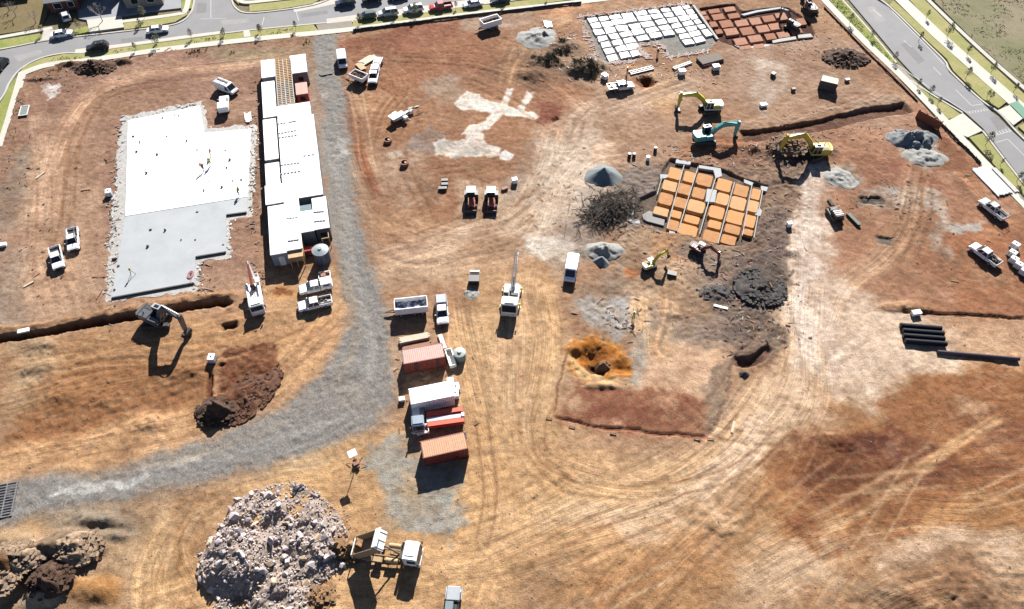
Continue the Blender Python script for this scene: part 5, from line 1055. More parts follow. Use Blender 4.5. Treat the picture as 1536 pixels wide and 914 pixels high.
for s in (-1, 1):
    for xx in (-2.9, .3): MB().box(xx - .12, xx + .12, s * 1.2 - .25, s * 1.2 + .35, .75, .95).box(xx - .09, xx + .09, s * 1.45 - .09, s * 1.45 + .09, .05, .8).box(xx - .25, xx + .25, s * 1.45 - .25, s * 1.45 + .25, 0, .06).build('outrigger', M_YEL, CT)
# flatbed with blue cab by the white container
x, y, z = put(627, 628, 1.0); BT = thing('small_truck', 'small pale blue cab truck squeezed between the white container and red racks', 'truck', (x, y, z), hpx(626, 612, 628, 640))
truck_frame(BT, -2.2, 1.8, (1.3, -1.3), .75, M_DARK, .36); truck_cab(BT, .1, mat('pale_blue_paint', alb(186, 204, 226), .35, dirt=.1), .85, 2.15)
MB().box(-2.4, 0, -.95, .95, .95, 1.05).build('tray', M_STEEL, BT); MB().box(-1.7, -.4, -.7, .3, 1.05, 1.4).build('tool_chest', M_OFFW, BT, bevel=.04)
# ================================================================= excavators and other machines
def beam2(pts, w_, hs):
    """tapered box beam along points in the x,z plane; hs = depth at each point"""
    mb = MB(); secs = []
    for i, (x, z) in enumerate(pts):
        a = Vector(pts[max(i - 1, 0)]); b = Vector(pts[min(i + 1, len(pts) - 1)]); d = (b - a).normalized(); n = Vector((-d.y, d.x)) * hs[i] / 2
        secs.append([(x + n.x, -w_ / 2, z + n.y), (x + n.x, w_ / 2, z + n.y), (x - n.x, w_ / 2, z - n.y), (x - n.x, -w_ / 2, z - n.y)])
    vs = [p for s in secs for p in s]; k = len(pts); fs = [(0, 1, 2, 3), (4 * k - 1, 4 * k - 2, 4 * k - 3, 4 * k - 4)]
    for i in range(k - 1):
        for j in range(4): fs.append((4 * i + j, 4 * i + (j + 1) % 4, 4 * i + 4 + (j + 1) % 4, 4 * i + 4 + j))
    return mb.add(vs, fs)
def excavator(label, u, v, u2, v2, m, m2=None, s=1., knee=(3.6, 4.6), tip=(6.6, 3.4), end=(6.4, .9), swing=0., roof=None, canopy=False, group='excavators at work', bucket_m=None):
    x, y = P(u, v); z = zfoot(x, y, 1.5 * s); R_ = thing('excavator', label, 'excavator', (x, y, z), hpx(u, v, u2, v2), group)
    m2 = m2 or m; roof = roof or m; S = Matrix.Scale(s, 4); T = S @ Matrix.Rotation(swing, 4, 'Z')
    def B(name, mb, mm, par=R_, bevel=.0, M_=S): mb.xf(M_); return mb.build(name, mm, par, bevel=bevel * s)
    for sd_ in (-1, 1):
        pr = [(-2.0, .35), (-1.75, .02), (1.75, .02), (2.0, .35), (2.0, .6), (1.75, .88), (-1.75, .88), (-2.0, .6)]
        tr = B('track', MB().side(pr, sd_ * 1.15 - .3, sd_ * 1.15 + .3), M_DARK, bevel=.05, M_=T); g = MB()
        for k in range(16): xx = -1.75 + k * 3.5 / 15; g.box(xx - .05, xx + .05, sd_ * 1.15 - .32, sd_ * 1.15 + .32, .881, .93)
        B('track_shoe', g, M_DARK, tr, M_=T)
    B('undercarriage', MB().box(-1., 1., -.9, .9, .35, .85), M_DARK, M_=T); B('slew_ring', MB().cyl((0, 0, .85), (0, 0, 1.05), .75, n=16), M_DARK)
    B('house', MB().extr([(-2.0, -1.15), (1.35, -1.3), (1.35, 1.3), (-2.0, 1.15)], 1.05, 1.35), m2, bevel=.04)
    B('engine_cover', MB().box(-1.9, -.3, -1.15, 1.15, 1.351, 2.1), m, bevel=.08); B('tank_cover', MB().box(-.28, 1.2, -1.2, -.45, 1.351, 1.95), m, bevel=.06)
    cw = [(-2.0, -1.2), (-2.35, -.9), (-2.5, 0), (-2.35, .9), (-2.0, 1.2), (-1.92, 1.2), (-1.92, -1.2)]; B('counterweight', MB().extr(cw, 1.1, 2.12), m2, bevel=.06)
    B('exhaust', MB().cyl((-1.2, -.5, 2.1), (-1.2, -.5, 2.5), .08, n=8), M_DARK); B('vent_panel', MB().box(-1.7, -.6, .3, 1.0, 2.101, 2.14), M_DARK)
    if canopy:
        for px, py in ((-.2, .45), (1.1, .45), (-.2, 1.2), (1.1, 1.2)): B('canopy_post', MB().bar((px, py, 1.35), (px, py, 2.85), .07, .07), M_DARK)
        B('canopy_roof', MB().box(-.45, 1.3, .3, 1.35, 2.85, 2.95), roof, bevel=.03); B('seat', MB().box(0, .5, .55, 1.05, 1.36, 1.7).box(-.1, .05, .55, 1.05, 1.7, 2.2), M_BLACK)
    else:
        cb = B('cab', MB().frust((-.35, 1.3, .38, 1.25), 1.35, (-.3, 1.05, .45, 1.2), 2.85), M_GLASS, bevel=.05); B('cab_roof', MB().box(-.4, 1.12, .4, 1.25, 2.852, 2.95), roof, bevel=.04)
        for px, py in ((1.2, .42), (1.2, 1.22), (-.34, .42), (-.34, 1.22), (.45, 1.24)): B('cab_pillar', MB().bar((px, py, 1.36), (px * .86, py * .98, 2.86), .09, .09), m2, cb)
        B('roof_hatch', MB().box(0, .7, .6, 1.05, 2.951, 2.99), M_GLASS)
    kx, kz = knee; tx, tz = tip; ex, ez = end; p0 = (.9, 1.5)
    mid = ((p0[0] + kx) / 2 - .12, (p0[1] + kz) / 2 + .2)
    B('boom', beam2([p0, mid, (kx, kz), ((kx + tx) / 2, (kz + tz) / 2 + .05), (tx, tz)], .6, [.62, .85, .98, .8, .5]), m, bevel=.03)
    d = Vector((ex - tx, ez - tz)).normalized(); back = (tx - d.x * .7, tz - d.y * .7)
    B('stick', beam2([back, (tx, tz), ((tx + ex) / 2, (tz + ez) / 2), (ex, ez)], .5, [.42, .75, .62, .4]), m, bevel=.02)
    bp = [(0, 0), (.25, .15), (.55, -.05), (.62, -.5), (.35, -.95), (-.2, -1.1), (-.75, -.85), (-.5, -.75), (-.1, -.75), (.1, -.45), (.05, -.15)]
    B('bucket', MB().side([(ex + a, ez + b) for a, b in bp], -.55, .55), bucket_m or M_DARK, bevel=.02)
    for sd_ in (-1, 1): B('boom_ram', MB().cyl((1.3, sd_ * .32, 1.45), (kx * .8, sd_ * .26, kz * .82), .09, .06, 8), M_STEEL)
    B('stick_ram', MB().cyl((kx * .95, 0, kz + .55), (back[0], 0, back[1] + .12), .09, .06, 8), M_STEEL); B('bucket_ram', MB().cyl((tx + .1 + d.y * -.25, 0, tz + .3), (ex + .2, 0, ez + .25), .07, .05, 8), M_STEEL)
    for sd_ in (-1, 1): B('work_light', MB().box(1.28, 1.36, sd_ * 1.0 - .08, sd_ * 1.0 + .08, 1.38, 1.5), M_LAMP)
    return R_
excavator('dark grey excavator straddling the trench below the grey slab', 238, 484, 268, 496, M_EXGREY, M_EXGREY, 1.08, (3.2, 4.9), (5.6, 4.0), (5.2, 1.0), .5, PGRY)
excavator('yellow excavator with pale cab roof digging beside the teal one', 1064, 166, 1012, 166, M_LIME, M_OFFW, .95, (3.4, 4.2), (6.6, 4.0), (6.7, 1.2), .3, M_WHITE)
excavator('teal excavator reaching over the long open trench', 1056, 212, 1112, 203, M_TEAL, M_TEAL, 1.0, (3.2, 3.4), (6.3, 2.9), (6.2, .3), -.2, M_WHITE)
excavator('yellow excavator on the spoil mound beside the pale haul road', 1222, 234, 1178, 234, M_YEL, M_YEL, 1.05, (3.2, 4.6), (6.2, 4.0), (6.6, 1.6), .6, M_WHITE)
excavator('small lime yellow mini excavator on the sand below the orange raft', 974, 402, 996, 394, M_LIME, M_OFFW, .55, (2.6, 4.4), (5.0, 5.4), (6.0, 3.0), .4, M_WHITE, True)
excavator('small dark red mini excavator at the corner of the orange raft', 1046, 378, 1072, 392, mat('maroon_paint', (.12, .02, .025), .4), M_DARK, .62, (3.0, 4.2), (5.8, 3.4), (6.2, .9), .2, M_OFFW, True)
excavator('black excavator standing on the red brown raft', 1188, 40, 1178, 34, M_EXGREY, M_DARK, .75, (3, 4), (5, 3.4), (5, 1), .3, M_OFFW)
excavator('dark excavator parked at the street corner above the red brown raft', 1214, 18, 1204, 4, M_EXGREY, M_DARK, .85, (3, 4.4), (5.4, 3.6), (5, 1.2), .3, PGRY)
# two red tractors side by side
def tractor(label, u, v, u2, v2):
    x, y, z = put(u, v, .9); R_ = thing('tractor', label, 'tractor', (x, y, z), hpx(u, v, u2, v2), 'two red tractors')
    for s in (-1, 1):
        t = wheel(R_, -.95, s * .95, .82, .5); g = MB()
        for k in range(16): a = k * math.pi / 8; g.box(-.95 + math.cos(a) * .83 - .05, -.95 + math.cos(a) * .83 + .05, s * .95 - .26, s * .95 + .26, .82 + math.sin(a) * .83 - .05, .82 + math.sin(a) * .83 + .05)
        g.build('tread_lug', M_RUB, t); wheel(R_, 1.45, s * .85, .52, .36)
        MB().side([(-1.75, .9), (-1.5, 1.75), (-.4, 1.75), (-.25, 1.2), (-.5, 1.55), (-1.4, 1.55)], s * .95 - .27, s * .95 + .27).build('mudguard', M_BLACK, R_)
        MB().box(1.6, 1.78, s * .32 - .1, s * .32 + .1, 1.05, 1.2).build('headlight', M_LAMP, R_)
        MB().bar((-.2, s * .62, 1.25), (1.9, s * .62, .95), .12, .2).build('loader_arm', M_RED, R_); MB().bar((1.85, s * .62, .95), (2.5, s * .62, .35), .12, .18).build('loader_arm', M_RED, R_)
    MB().side([(-.2, .75), (1.75, .75), (1.82, 1.1), (1.7, 1.32), (-.2, 1.48)], -.42, .42).build('hood', M_RED, R_, bevel=.07); MB().box(1.79, 1.85, -.3, .3, .8, 1.15).build('grille', M_BLACK, R_)
    MB().box(-1.6, 1.4, -.3, .3, .5, .76).build('chassis', M_DARK, R_)
    MB().frust((-1.6, -.15, -.72, .72), 1.3, (-1.5, -.25, -.62, .62), 2.45).build('cab', M_GLASS, R_, bevel=.04); MB().box(-1.75, -.1, -.8, .8, 2.45, 2.58).build('cab_roof', M_WHITE, R_, bevel=.05)
    MB().side([(2.4, .1), (2.4, .75), (2.5, .75), (2.55, .2), (3.1, .1), (3.1, .04)], -.95, .95).build('loader_bucket', M_DARK, R_); MB().cyl((.9, .35, 1.4), (.9, .35, 2.1), .05, n=8).build('exhaust', M_DARK, R_)
    return R_
tractor('red tractor with white cab roof, next to the dark pallets', 707, 300, 706.5, 322); tractor('red tractor with white cab roof, next to the small white pump', 737, 300, 736.5, 322)
# roller at the bottom edge and a compactor on the right
x, y, z = put(679, 906, .9); RO = thing('drum_roller', 'grey and white drum roller on bare tan earth below the tipper truck', 'roller', (x, y, z), hpx(679, 900, 677, 920), 'ground machines')
for xx in (-1.3, 1.4): d_ = MB().cyl((xx, -.85, .6), (xx, .85, .6), .6, n=20).build('drum', M_STEEL, RO, smooth=False); MB().box(xx - .7, xx + .7, -1.0, -.88, .5, .75).box(xx - .7, xx + .7, .88, 1.0, .5, .75).build('drum_yoke', PGRY, RO)
MB().box(-1.9, -.2, -.8, .8, 1.0, 1.6).build('engine_cover', PGRY, RO, bevel=.1); MB().box(-.15, 1.6, -.75, .75, .95, 1.3).build('platform', M_DARK, RO, bevel=.06)
for px, py in ((.0, -.65), (.0, .65), (1.3, -.65), (1.3, .65)): MB().bar((px, py, 1.3), (px, py, 2.3), .07, .07).build('canopy_post', M_DARK, RO)
MB().box(.1, 1.4, -.75, .2, 2.3, 2.4).build('canopy', mat('blue_grey_canopy', alb(150, 172, 182), .5), RO, bevel=.04); MB().box(.2, .7, -.3, .3, 1.3, 1.6).build('seat', M_BLACK, RO)
x, y, z = put(1253, 320, .8); CO = thing('tracked_machine', 'black tracked trencher with white striped engine cover beside the haul road', 'machine', (x, y, z), hpx(1244, 310, 1262, 336), 'ground machines')
for s in (-1, 1): MB().side([(-1.6, .35), (-1.3, .03), (1.3, .03), (1.6, .35), (1.4, .75), (-1.4, .75)], s * .8 - .22, s * .8 + .22).build('track', M_DARK, CO, bevel=.04)
MB().box(-.4, 1.5, -.75, .75, .6, 1.45).build('engine_cover', M_DARK, CO, bevel=.07)
for k in range(3): MB().box(.1 + k * .42, .26 + k * .42, -.78, .78, 1.45, 1.5).build('stripe_panel', M_OFFW, CO)
MB().box(-1.3, -.5, -.6, .6, .7, 1.1).build('operator_seat', M_BLACK, CO, bevel=.05); MB().bar((-1.2, 0, .8), (-3.0, .3, .9), .3, .35).build('digging_boom', M_DARK, CO); g = MB()
for k in range(8): g.box(-3.0 + k * .2, -2.92 + k * .2, -.05, .55, .55, 1.2)
g.build('digging_chain', M_DARK, CO); MB().bar((-.6, -.7, 1.0), (-.6, .7, 1.9), .06, .06).bar((-.6, .7, .8), (-.6, .7, 1.9), .06, .06).build('roll_bar', M_WHITE, CO)
# small concrete pump with its pipe boom
x, y, z = put(602, 172, .8); CP = thing('trailer_pump', 'white trailer pump with thin delivery boom on the tan earth', 'pump', (x, y, z), hpx(598, 175, 640, 152), None)
MB().box(-1.6, .6, -.7, .7, .6, 1.3).build('housing', M_WHITE, CP, bevel=.08); MB().frust((-2.2, -1.5, -.5, .5), .6, (-2.6, -1.3, -.9, .9), 1.5).build('hopper', M_OFFW, CP); MB().box(-.4, .5, -1.6, -.7, .5, 1.1).build('generator', M_WHITE, CP, bevel=.08); MB().box(-1.3, -.3, .75, 1.5, .45, 1.2).build('tank', M_OFFW, CP, bevel=.08)
for s in (-1, 1): wheel(CP, -.6, s * .95, .36, .22)
MB().box(.6, 1.8, -.3, .3, .5, .95).build('motor', M_STEEL, CP, bevel=.05); MB().box(1.9, 2.7, -.45, .45, .2, .8).build('valve_box', M_WHITE, CP, bevel=.05); MB().cyl((1.6, 0, .9), (6.2, 0, 1.7), .09, .06, 8).build('delivery_pipe', M_STEEL, CP)
for s in (-1, 1): MB().bar((.2, s * .6, .6), (1.0, s * 1.5, .02), .08, .08).build('stabiliser', M_STEEL, CP)
# ================================================================= containers and the depot row
def container(label, u, v, ang, m, mroof, L=6.06, W=2.44, H=2.6, end=None, cat='container'):
    x, y, z = put(u, v, 0); R_ = thing('shipping_container', label, cat, (x, y, z), ang, 'shipping containers')
    def corr(a0, a1, fn):
        n = int((a1 - a0) / .28); pts = []
        for k in range(n * 4 + 1): pts.append((a0 + (a1 - a0) * k / (n * 4), (0, .045, .045, 0)[k % 4]))
        return pts
    for s in (-1, 1):
        p = corr(-L / 2 + .12, L / 2 - .12, 0); vs = [(a, s * (W / 2 - .06 + d), .14) for a, d in p] + [(a, s * (W / 2 - .06 + d), H - .12) for a, d in p]; k = len(p)
        MB().add(vs, [(i, i + 1, k + i + 1, k + i) for i in range(k - 1)]).build('side_wall', m, R_)
        MB().box(-L / 2, L / 2, s * W / 2 - .06, s * W / 2 + .06, 0, .14).box(-L / 2, L / 2, s * W / 2 - .06, s * W / 2 + .06, H - .12, H).build('side_rail', m, R_)
        for t in (-1, 1): MB().box(t * (L / 2 - .06) - .07, t * (L / 2 - .06) + .07, s * (W / 2 - .06) - .075, s * (W / 2 - .06) + .075, .0, H + .01).build('corner_post', m, R_)
    p = corr(-L / 2 + .12, L / 2 - .12, 0); k = len(p); MB().add([(a, -W / 2 + .06, H - .02 + d * .3) for a, d in p] + [(a, W / 2 - .06, H - .02 + d * .3) for a, d in p], [(i, i + 1, k + i + 1, k + i) for i in range(k - 1)]).build('roof', mroof, R_)
    MB().box(-L / 2 + .1, L / 2 - .1, -W / 2 + .1, W / 2 - .1, .05, .15).build('floor', M_DARK, R_); MB().box(L / 2 - .1, L / 2 - .04, -W / 2 + .08, W / 2 - .08, .14, H - .1).build('end_wall', m, R_)
    for s in (-1, 1):
        d_ = MB().box(-L / 2 + .02, -L / 2 + .08, min(s * .02, s * (W / 2 - .08)), max(s * .02, s * (W / 2 - .08)), .14, H - .1).build('door', end or m, R_)
        for q in (.35, .85): MB().cyl((-L / 2, s * q, .2), (-L / 2, s * q, H - .15), .03, n=6).build('lock_bar', M_STEEL, d_)
    return R_
M_PINKR = mat('sun_faded_pink_roof', alb(236, 188, 174), .6, dirt=.15); M_CRED = mat('container_red', alb(170, 72, 60), .55, dirt=.2); M_ORR = mat('faded_orange_roof', alb(240, 184, 140), .65, dirt=.3, dirtcol=alb(190, 130, 84))
a_ = hpx(639, 694, 701, 680)
C1 = container('pink roofed red container with pale blue doors between gravel and tan earth', 637, 545, hpx(604, 556, 664, 545), M_CRED, M_PINKR, end=M_WALLB)
for s in (-.25, .28): MB().box(s * 6, s * 6 + .5, -1.28, -1.19, .6, 2.1).build('dark_stripe_panel', M_DARK, C1)
C2 = container('white container in the depot row, beside the pale blue truck', 649, 603, hpx(617, 628, 690, 613), M_WHITE, M_ROOF)
C3 = container('orange roofed red container at the end of the depot row', 668, 681, a_, M_CRED, M_ORR); MB().cyl((1.4, -1.22, .7), (1.4, -1.32, .7), .16, n=12).build('reflector', M_TAIL, C3)
container('small tan roofed dark site container standing alone on the grey ground', 1240, 133, hpx(1226, 134, 1251, 140), mat('dark_container_wall', (.05, .05, .055), .5, dirt=.2), mat('tan_roof', alb(236, 220, 180), .6), L=3.4, W=2.0, H=2.2)
# red scaffold racks
x, y, z = put(668, 628, .8); RK = thing('machine_rack', 'red steel rack with grey centre beam beside the white container', 'rack', (x, y, z), hpx(640, 634, 698, 626), None)
for s in (-1, 1): MB().box(-2.6, 2.6, s * .85 - .42, s * .85 + .42, .7, 1.25).build('red_bed', M_RED, RK, bevel=.06); MB().box(-2.5, 2.5, s * .85 - .3, s * .85 + .3, 1.251, 1.33).build('bed_tread', mat('bright_red_tread', (.5, .07, .03), .4), RK)
MB().box(-2.6, 2.4, -.36, .36, .9, 1.12).build('centre_beam', PSIL, RK, bevel=.04); MB().box(2.3, 2.65, -.3, .3, .5, 1.4).build('end_post', M_WHITE, RK)
for s in (-1, 1):
    for xx in (-2.2, 0, 2.2): MB().box(xx - .1, xx + .1, s * .85 - .1, s * .85 + .1, 0, .7).build('leg', M_DARK, RK)
# crate trailer
x, y, z = put(634, 646, .6); CR = thing('cage_trailer', 'small white cage trailer beside the orange roofed container', 'trailer', (x, y, z), a_, None)
MB().box(-.8, .8, -.6, .6, .45, .55).build('floor', M_DARK, CR)
for p, q in (((-.8, -.6), (.8, -.6)), ((.8, -.6), (.8, .6)), ((.8, .6), (-.8, .6)), ((-.8, .6), (-.8, -.6))):
    for zz_ in (.65, .9, 1.15): MB().bar((*p, zz_), (*q, zz_), .07, .07).build('cage_rail', M_WHITE, CR)
    MB().bar((*p, .5), (*p, 1.2), .09, .09).build('cage_post', M_WHITE, CR)
for s in (-1, 1): wheel(CR, 0, s * .7, .28, .16)
# long white stillage & tank next to the pink container
x, y, z = put(676, 538, .4); ST = thing('steel_skip', 'long narrow white skip between pink container and pale green tank', 'skip', (x, y, z), hpx(672, 525, 680, 550)); bin_(ST, -1.5, 1.5, -.45, .45, .15, .85, M_WHITE, M_OFFW)
MB().box(-1.4, 1.4, -.3, -.2, 0, .15).box(-1.4, 1.4, .2, .3, 0, .15).build('skid', M_DARK, ST)
x, y, z = put(664, 512, .3); PB = thing('pipe_bundle', 'short bundle of white pipes behind the pink container', 'pipes', (x, y, z), hpx(660, 500, 668, 522), 'bundles of pipes')
for i in range(6): MB().cyl((-1.3, -.4 + (i % 3) * .22 + (i // 3) * .1, .12 + (i // 3) * .2), (1.3, -.4 + (i % 3) * .22 + (i // 3) * .1, .12 + (i // 3) * .2), .1, n=8).build('pipe', M_WHITE, PB)
def tank(label, u, v, r_, h, m, mtop, name='water_tank'):
    x, y, z = put(u, v, 0); R_ = thing(name, label, 'tank', (x, y, z), 0); MB().cyl((0, 0, 0), (0, 0, h), r_, n=28).build('shell', m, R_); g = MB()
    for k in range(6): g.cyl((0, 0, h * (k + .5) / 6), (0, 0, h * (k + .5) / 6 + .06), r_ + .02, n=28)
    g.build('shell_rib', m, R_); MB().cyl((0, 0, h), (0, 0, h + .22 * r_), r_ * 1.02, r_ * .25, 28).build('lid', mtop, R_); MB().cyl((0, 0, h + .2 * r_), (0, 0, h + .24 * r_ + .1), .28, n=12).build('hatch', mtop, R_); MB().cyl((r_ * .3, -r_ * 1.0, .3), (r_ * .3, -r_ - .3, .3), .06, n=8).build('outlet_valve', M_STEEL, R_); return R_
tank('round dark blue water tank with pale lid beside the site building', 485, 391, 1.35, 2.6, mat('navy_tank', (.03, .05, .09), .5), mat('pale_grey_lid', alb(182, 200, 208), .6))
tank('small pale green water tank beside the long white skip', 690, 537, .9, 1.5, mat('pale_green_tank', alb(176, 206, 196), .6), mat('pale_green_lid', alb(216, 230, 222), .6))
x, y, z = put(466, 377, .6); GE = thing('generator', 'red generator set in the shade between building and water tank', 'generator', (x, y, z), hpx(455, 380, 478, 376)); MB().box(-1.2, 1.2, -.55, .55, .25, 1.3).build('canopy', M_RED, GE, bevel=.07); MB().box(-1.3, 1.3, -.6, .6, .02, .25).build('base_frame', M_DARK, GE); MB().box(-.9, -.2, -.57, -.551, .5, 1.1).build('louvre', M_DARK, GE); MB().cyl((.8, 0, 1.3), (.8, 0, 1.6), .06, n=8).build('exhaust', M_STEEL, GE)
# ================================================================= heaps, rubble, pipes, small things, planting
def heap(name, label, u, v, rx, ry, h, m, seed=1, cone=1.0, rough=.12, rot=0., clods=0, cm=None, group='heaps of loose material'):
    x, y = P(u, v); z = zfoot(x, y, max(rx, ry)) - .05; R_ = thing(name, label, 'heap', (x, y, z), rot, group)
    na, nr = 44, 16; vs = []; rr = random.Random(seed); ph = [rr.uniform(0, 6.28) for _ in range(4)]
    def hz(r_, a): return h * ((1 - r_) ** cone if cone >= 1 else 1 - r_ ** (1 / cone))
    for j in range(nr + 1):
        for i in range(na):
            a = 2 * math.pi * i / na; r_ = j / nr; w_ = 1 + .10 * math.sin(2 * a + ph[0]) + .07 * math.sin(3 * a + ph[1]) + .05 * math.sin(7 * a + ph[2])
            px, py = rx * r_ * w_ * math.cos(a), ry * r_ * w_ * math.sin(a)
            n_ = float(fbm(np.array([px + seed * 7.]), np.array([py + seed * 3.]), 1.1, 3, seed % 9)[0])
            vs.append((px, py, max(-.12, hz(r_, a) * (1 + rough * 2 * n_) + rough * n_ * h * .6) if j < nr else -.2))
    MB().add(vs, [(j * na + i, (j + 1) * na + i, (j + 1) * na + (i + 1) % na, j * na + (i + 1) % na) for j in range(nr) for i in range(na)]).build('mound', m, R_, smooth=True)
    if clods:
        g = MB()
        for k in range(clods):
            a = rr.uniform(0, 6.28); r_ = math.sqrt(rr.random()) * 1.1; px, py = rx * r_ * math.cos(a), ry * r_ * math.sin(a); s_ = .05 + .24 * rr.random() ** 2; zc_ = max(0, hz(min(r_, 1), a)) + .02
            v8 = [(px + s_ * dx * rr.uniform(.6, 1.3), py + s_ * dy * rr.uniform(.6, 1.3), zc_ + s_ * dz * rr.uniform(.5, 1)) for dz in (-.6, .8) for dx, dy in ((-1, -1), (1, -1), (1, 1), (-1, 1))]; g.hexa(v8)
        tag(g.build('clods', cm or m, R_), kind='stuff')
    return R_
M_GGR = mat('grey_gravel', alb(150, 156, 160), .9, dirt=.15, var=.15, scale=1.2, grain=.2, gscale=9, dirtcol=alb(120, 122, 124), bmp=.6)
M_PGR = mat('pale_gravel', alb(184, 184, 178), .9, dirt=.2, var=.15, scale=1., grain=.2, gscale=9, dirtcol=alb(140, 138, 134), bmp=.6)
M_DSO = mat('dark_soil', alb(104, 74, 54), .95, dirt=.35, var=.25, scale=1.4, grain=.3, gscale=7, dirtcol=alb(74, 50, 38), bmp=.9)
M_BSO = mat('black_rock', alb(84, 78, 76), .9, dirt=.3, var=.3, scale=1.4, grain=.35, gscale=6, dirtcol=alb(40, 38, 38), bmp=.9)
heap('gravel_heap', 'cone of blue grey gravel beside the pale dust track', 905, 264, 3.3, 3.3, 2.1, mat('blue_grey_gravel', alb(142, 156, 162), .9, var=.12, grain=.15, gscale=9, bmp=.5), 3, 1.25, .04)
heap('gravel_heap', 'opened heap of grey gravel next to the white van on pale dust', 906, 378, 3.2, 2.6, 1.3, M_PGR, 4, .8, .22); heap('gravel_heap', 'dark grey gravel cone at the foot of the opened heap', 902, 393, 1.5, 1.3, 1.2, M_GGR, 5, 1.1, .05)
heap('gravel_heap', 'low blue grey gravel heap near the street side soil mounds', 806, 58, 5.2, 4.2, 1.2, M_PGR, 6, 1.2, .2); heap('gravel_heap', 'small steep gravel cone on the low heap near the street', 816, 56, 1.8, 1.6, 1.5, M_GGR, 7, 1.2, .05)
heap('gravel_heap', 'rumpled dark grey gravel heap beside the timber bay wall', 1368, 210, 4.8, 3.4, 1.6, M_GGR, 8, .8, .4); heap('gravel_heap', 'flat pale gravel heap running from the dark grey one', 1388, 236, 4.2, 3.0, .7, M_PGR, 9, .9, .3)
heap('gravel_heap', 'ribbed pale gravel patch below the mound excavator', 1260, 268, 3.2, 3.0, .5, M_PGR, 12, .8, .5)
heap('soil_heap', 'dark clod heap by the curve of the gravel track', 330, 618, 3.0, 2.4, 1.9, M_DSO, 13, .9, .25, clods=260)
heap('soil_heap', 'long dark clod bank beside the rounder dark heap', 378, 590, 2.8, 5.2, .9, mat('red_brown_clods', alb(126, 82, 58), .95, dirt=.3, var=.3, scale=1.4, grain=.3, gscale=7, dirtcol=alb(92, 58, 42), bmp=.9), 14, .8, .5, rot=-.5, clods=900)
heap('soil_heap', 'dark soil heap inside the site corner by the footpath', 140, 102, 4.4, 2.6, 1.5, M_DSO, 15, .9, .35, clods=200)
heap('soil_heap', 'dark soil heap alone below the street corner excavator', 1268, 88, 4.6, 3.2, 1.5, M_DSO, 16, 1., .25, clods=220)
heap('soil_heap', 'round dark soil heap among the pale mounds in the yard corner', 80, 872, 2.6, 2.2, 1.7, M_DSO, 17, .9, .25, clods=260)
M_MSO = mat('mid_soil', alb(196, 168, 140), .95, dirt=.4, var=.25, scale=1.2, grain=.3, gscale=7, dirtcol=alb(140, 110, 86), bmp=.9)
heap('soil_heap', 'grey brown soil heap with pale crest above the round dark heap in the yard corner', 112, 826, 3.6, 2.2, 1.5, M_MSO, 24, .9, .35, clods=320); heap('soil_heap', 'brown soil heap left of the round dark heap in the yard corner', 36, 842, 3.2, 2.0, 1.4, M_MSO, 25, .9, .35, clods=300); heap('soil_heap', 'reddish brown soil heap beyond the brown one in the yard corner', 2, 872, 3.0, 2.4, 1.4, M_MSO, 26, .9, .35, clods=260)
heap('rock_heap', 'black rock heap on the dark ground right of the mini excavators', 1140, 432, 3.9, 3.6, .55, M_BSO, 18, .8, .7, clods=620, cm=M_BSO)
heap('rock_heap', 'low dark rock scatter beside the black rock heap', 1078, 440, 2.8, 1.6, .5, M_BSO, 19, .8, .5, clods=160)
heap('soil_heap', 'brown spoil heap under the bucket of the mound excavator', 1180, 224, 3.6, 2.8, 1.5, mat('brown_spoil', alb(150, 116, 90), .95, dirt=.3, var=.25, grain=.3, gscale=7, bmp=.8), 20, .8, .4, clods=300)
heap('spoil_lump', 'upright brown lump left standing in the orange pit', 906, 549, 1.5, 1.1, 1.7, mat('pit_spoil', alb(150, 106, 66), .95, dirt=.3, var=.25, bmp=.8), 22, .6, .3)
# --- scrub mounds with dry plants
def tuft_mesh(name, n, hgt, spread, m, seed, w_=.05):
    rr = random.Random(seed); g = MB()
    for k in range(n):
        a = rr.uniform(0, 6.28); l_ = rr.uniform(.4, 1) * hgt; t_ = rr.uniform(.1, 1.) * spread; bx, by = rr.gauss(0, spread * .3), rr.gauss(0, spread * .3); c_, s_ = math.cos(a), math.sin(a)
        tip = (bx + c_ * t_, by + s_ * t_, l_); g.add([(bx - s_ * w_, by + c_ * w_, -.05), (bx + s_ * w_, by - c_ * w_, -.05), ((bx + tip[0]) / 2 + s_ * w_, (by + tip[1]) / 2 - c_ * w_, l_ * .65), tip], [(0, 1, 2), (0, 2, 3)])
    return g.mesh(name, m)
M_SCRUB = mat('dry_scrub', alb(150, 140, 108), .95, var=.4, dirt=.4, scale=2, dirtcol=alb(122, 104, 80)); M_WEED = mat('green_weeds', alb(146, 148, 96), .95, var=.4, dirt=.3, scale=2)
SCR = [tuft_mesh('scrub', 110, .4, .8, M_SCRUB, i, .04) for i in range(3)]; WED = [tuft_mesh('weed', 60, .4, .5, M_WEED, 10 + i, .05) for i in range(3)]
def scatter_plants(label, spots, meshes, name, group, sc=(.8, 1.5)):
    rr = random.Random(len(spots))
    for (u, v, sp, n) in spots:
        for k in range(n):
            x, y = P(u + rr.gauss(0, sp), v + rr.gauss(0, sp * .5)); o = link(name, rr.choice(meshes)); s_ = rr.uniform(*sc); o.location = (x, y, zat(x, y)); o.scale = (s_, s_, s_); o.rotation_euler = (0, 0, rr.uniform(0, 6.28)); tag(o, label, 'shrub', group)
scatter_plants('dry brown green shrub on the scrubby soil mounds left of the white raft', [(882, 106, 10, 14), (822, 92, 10, 9), (850, 78, 10, 5)], SCR, 'dry_shrub', 'dry shrubs on the mounds')
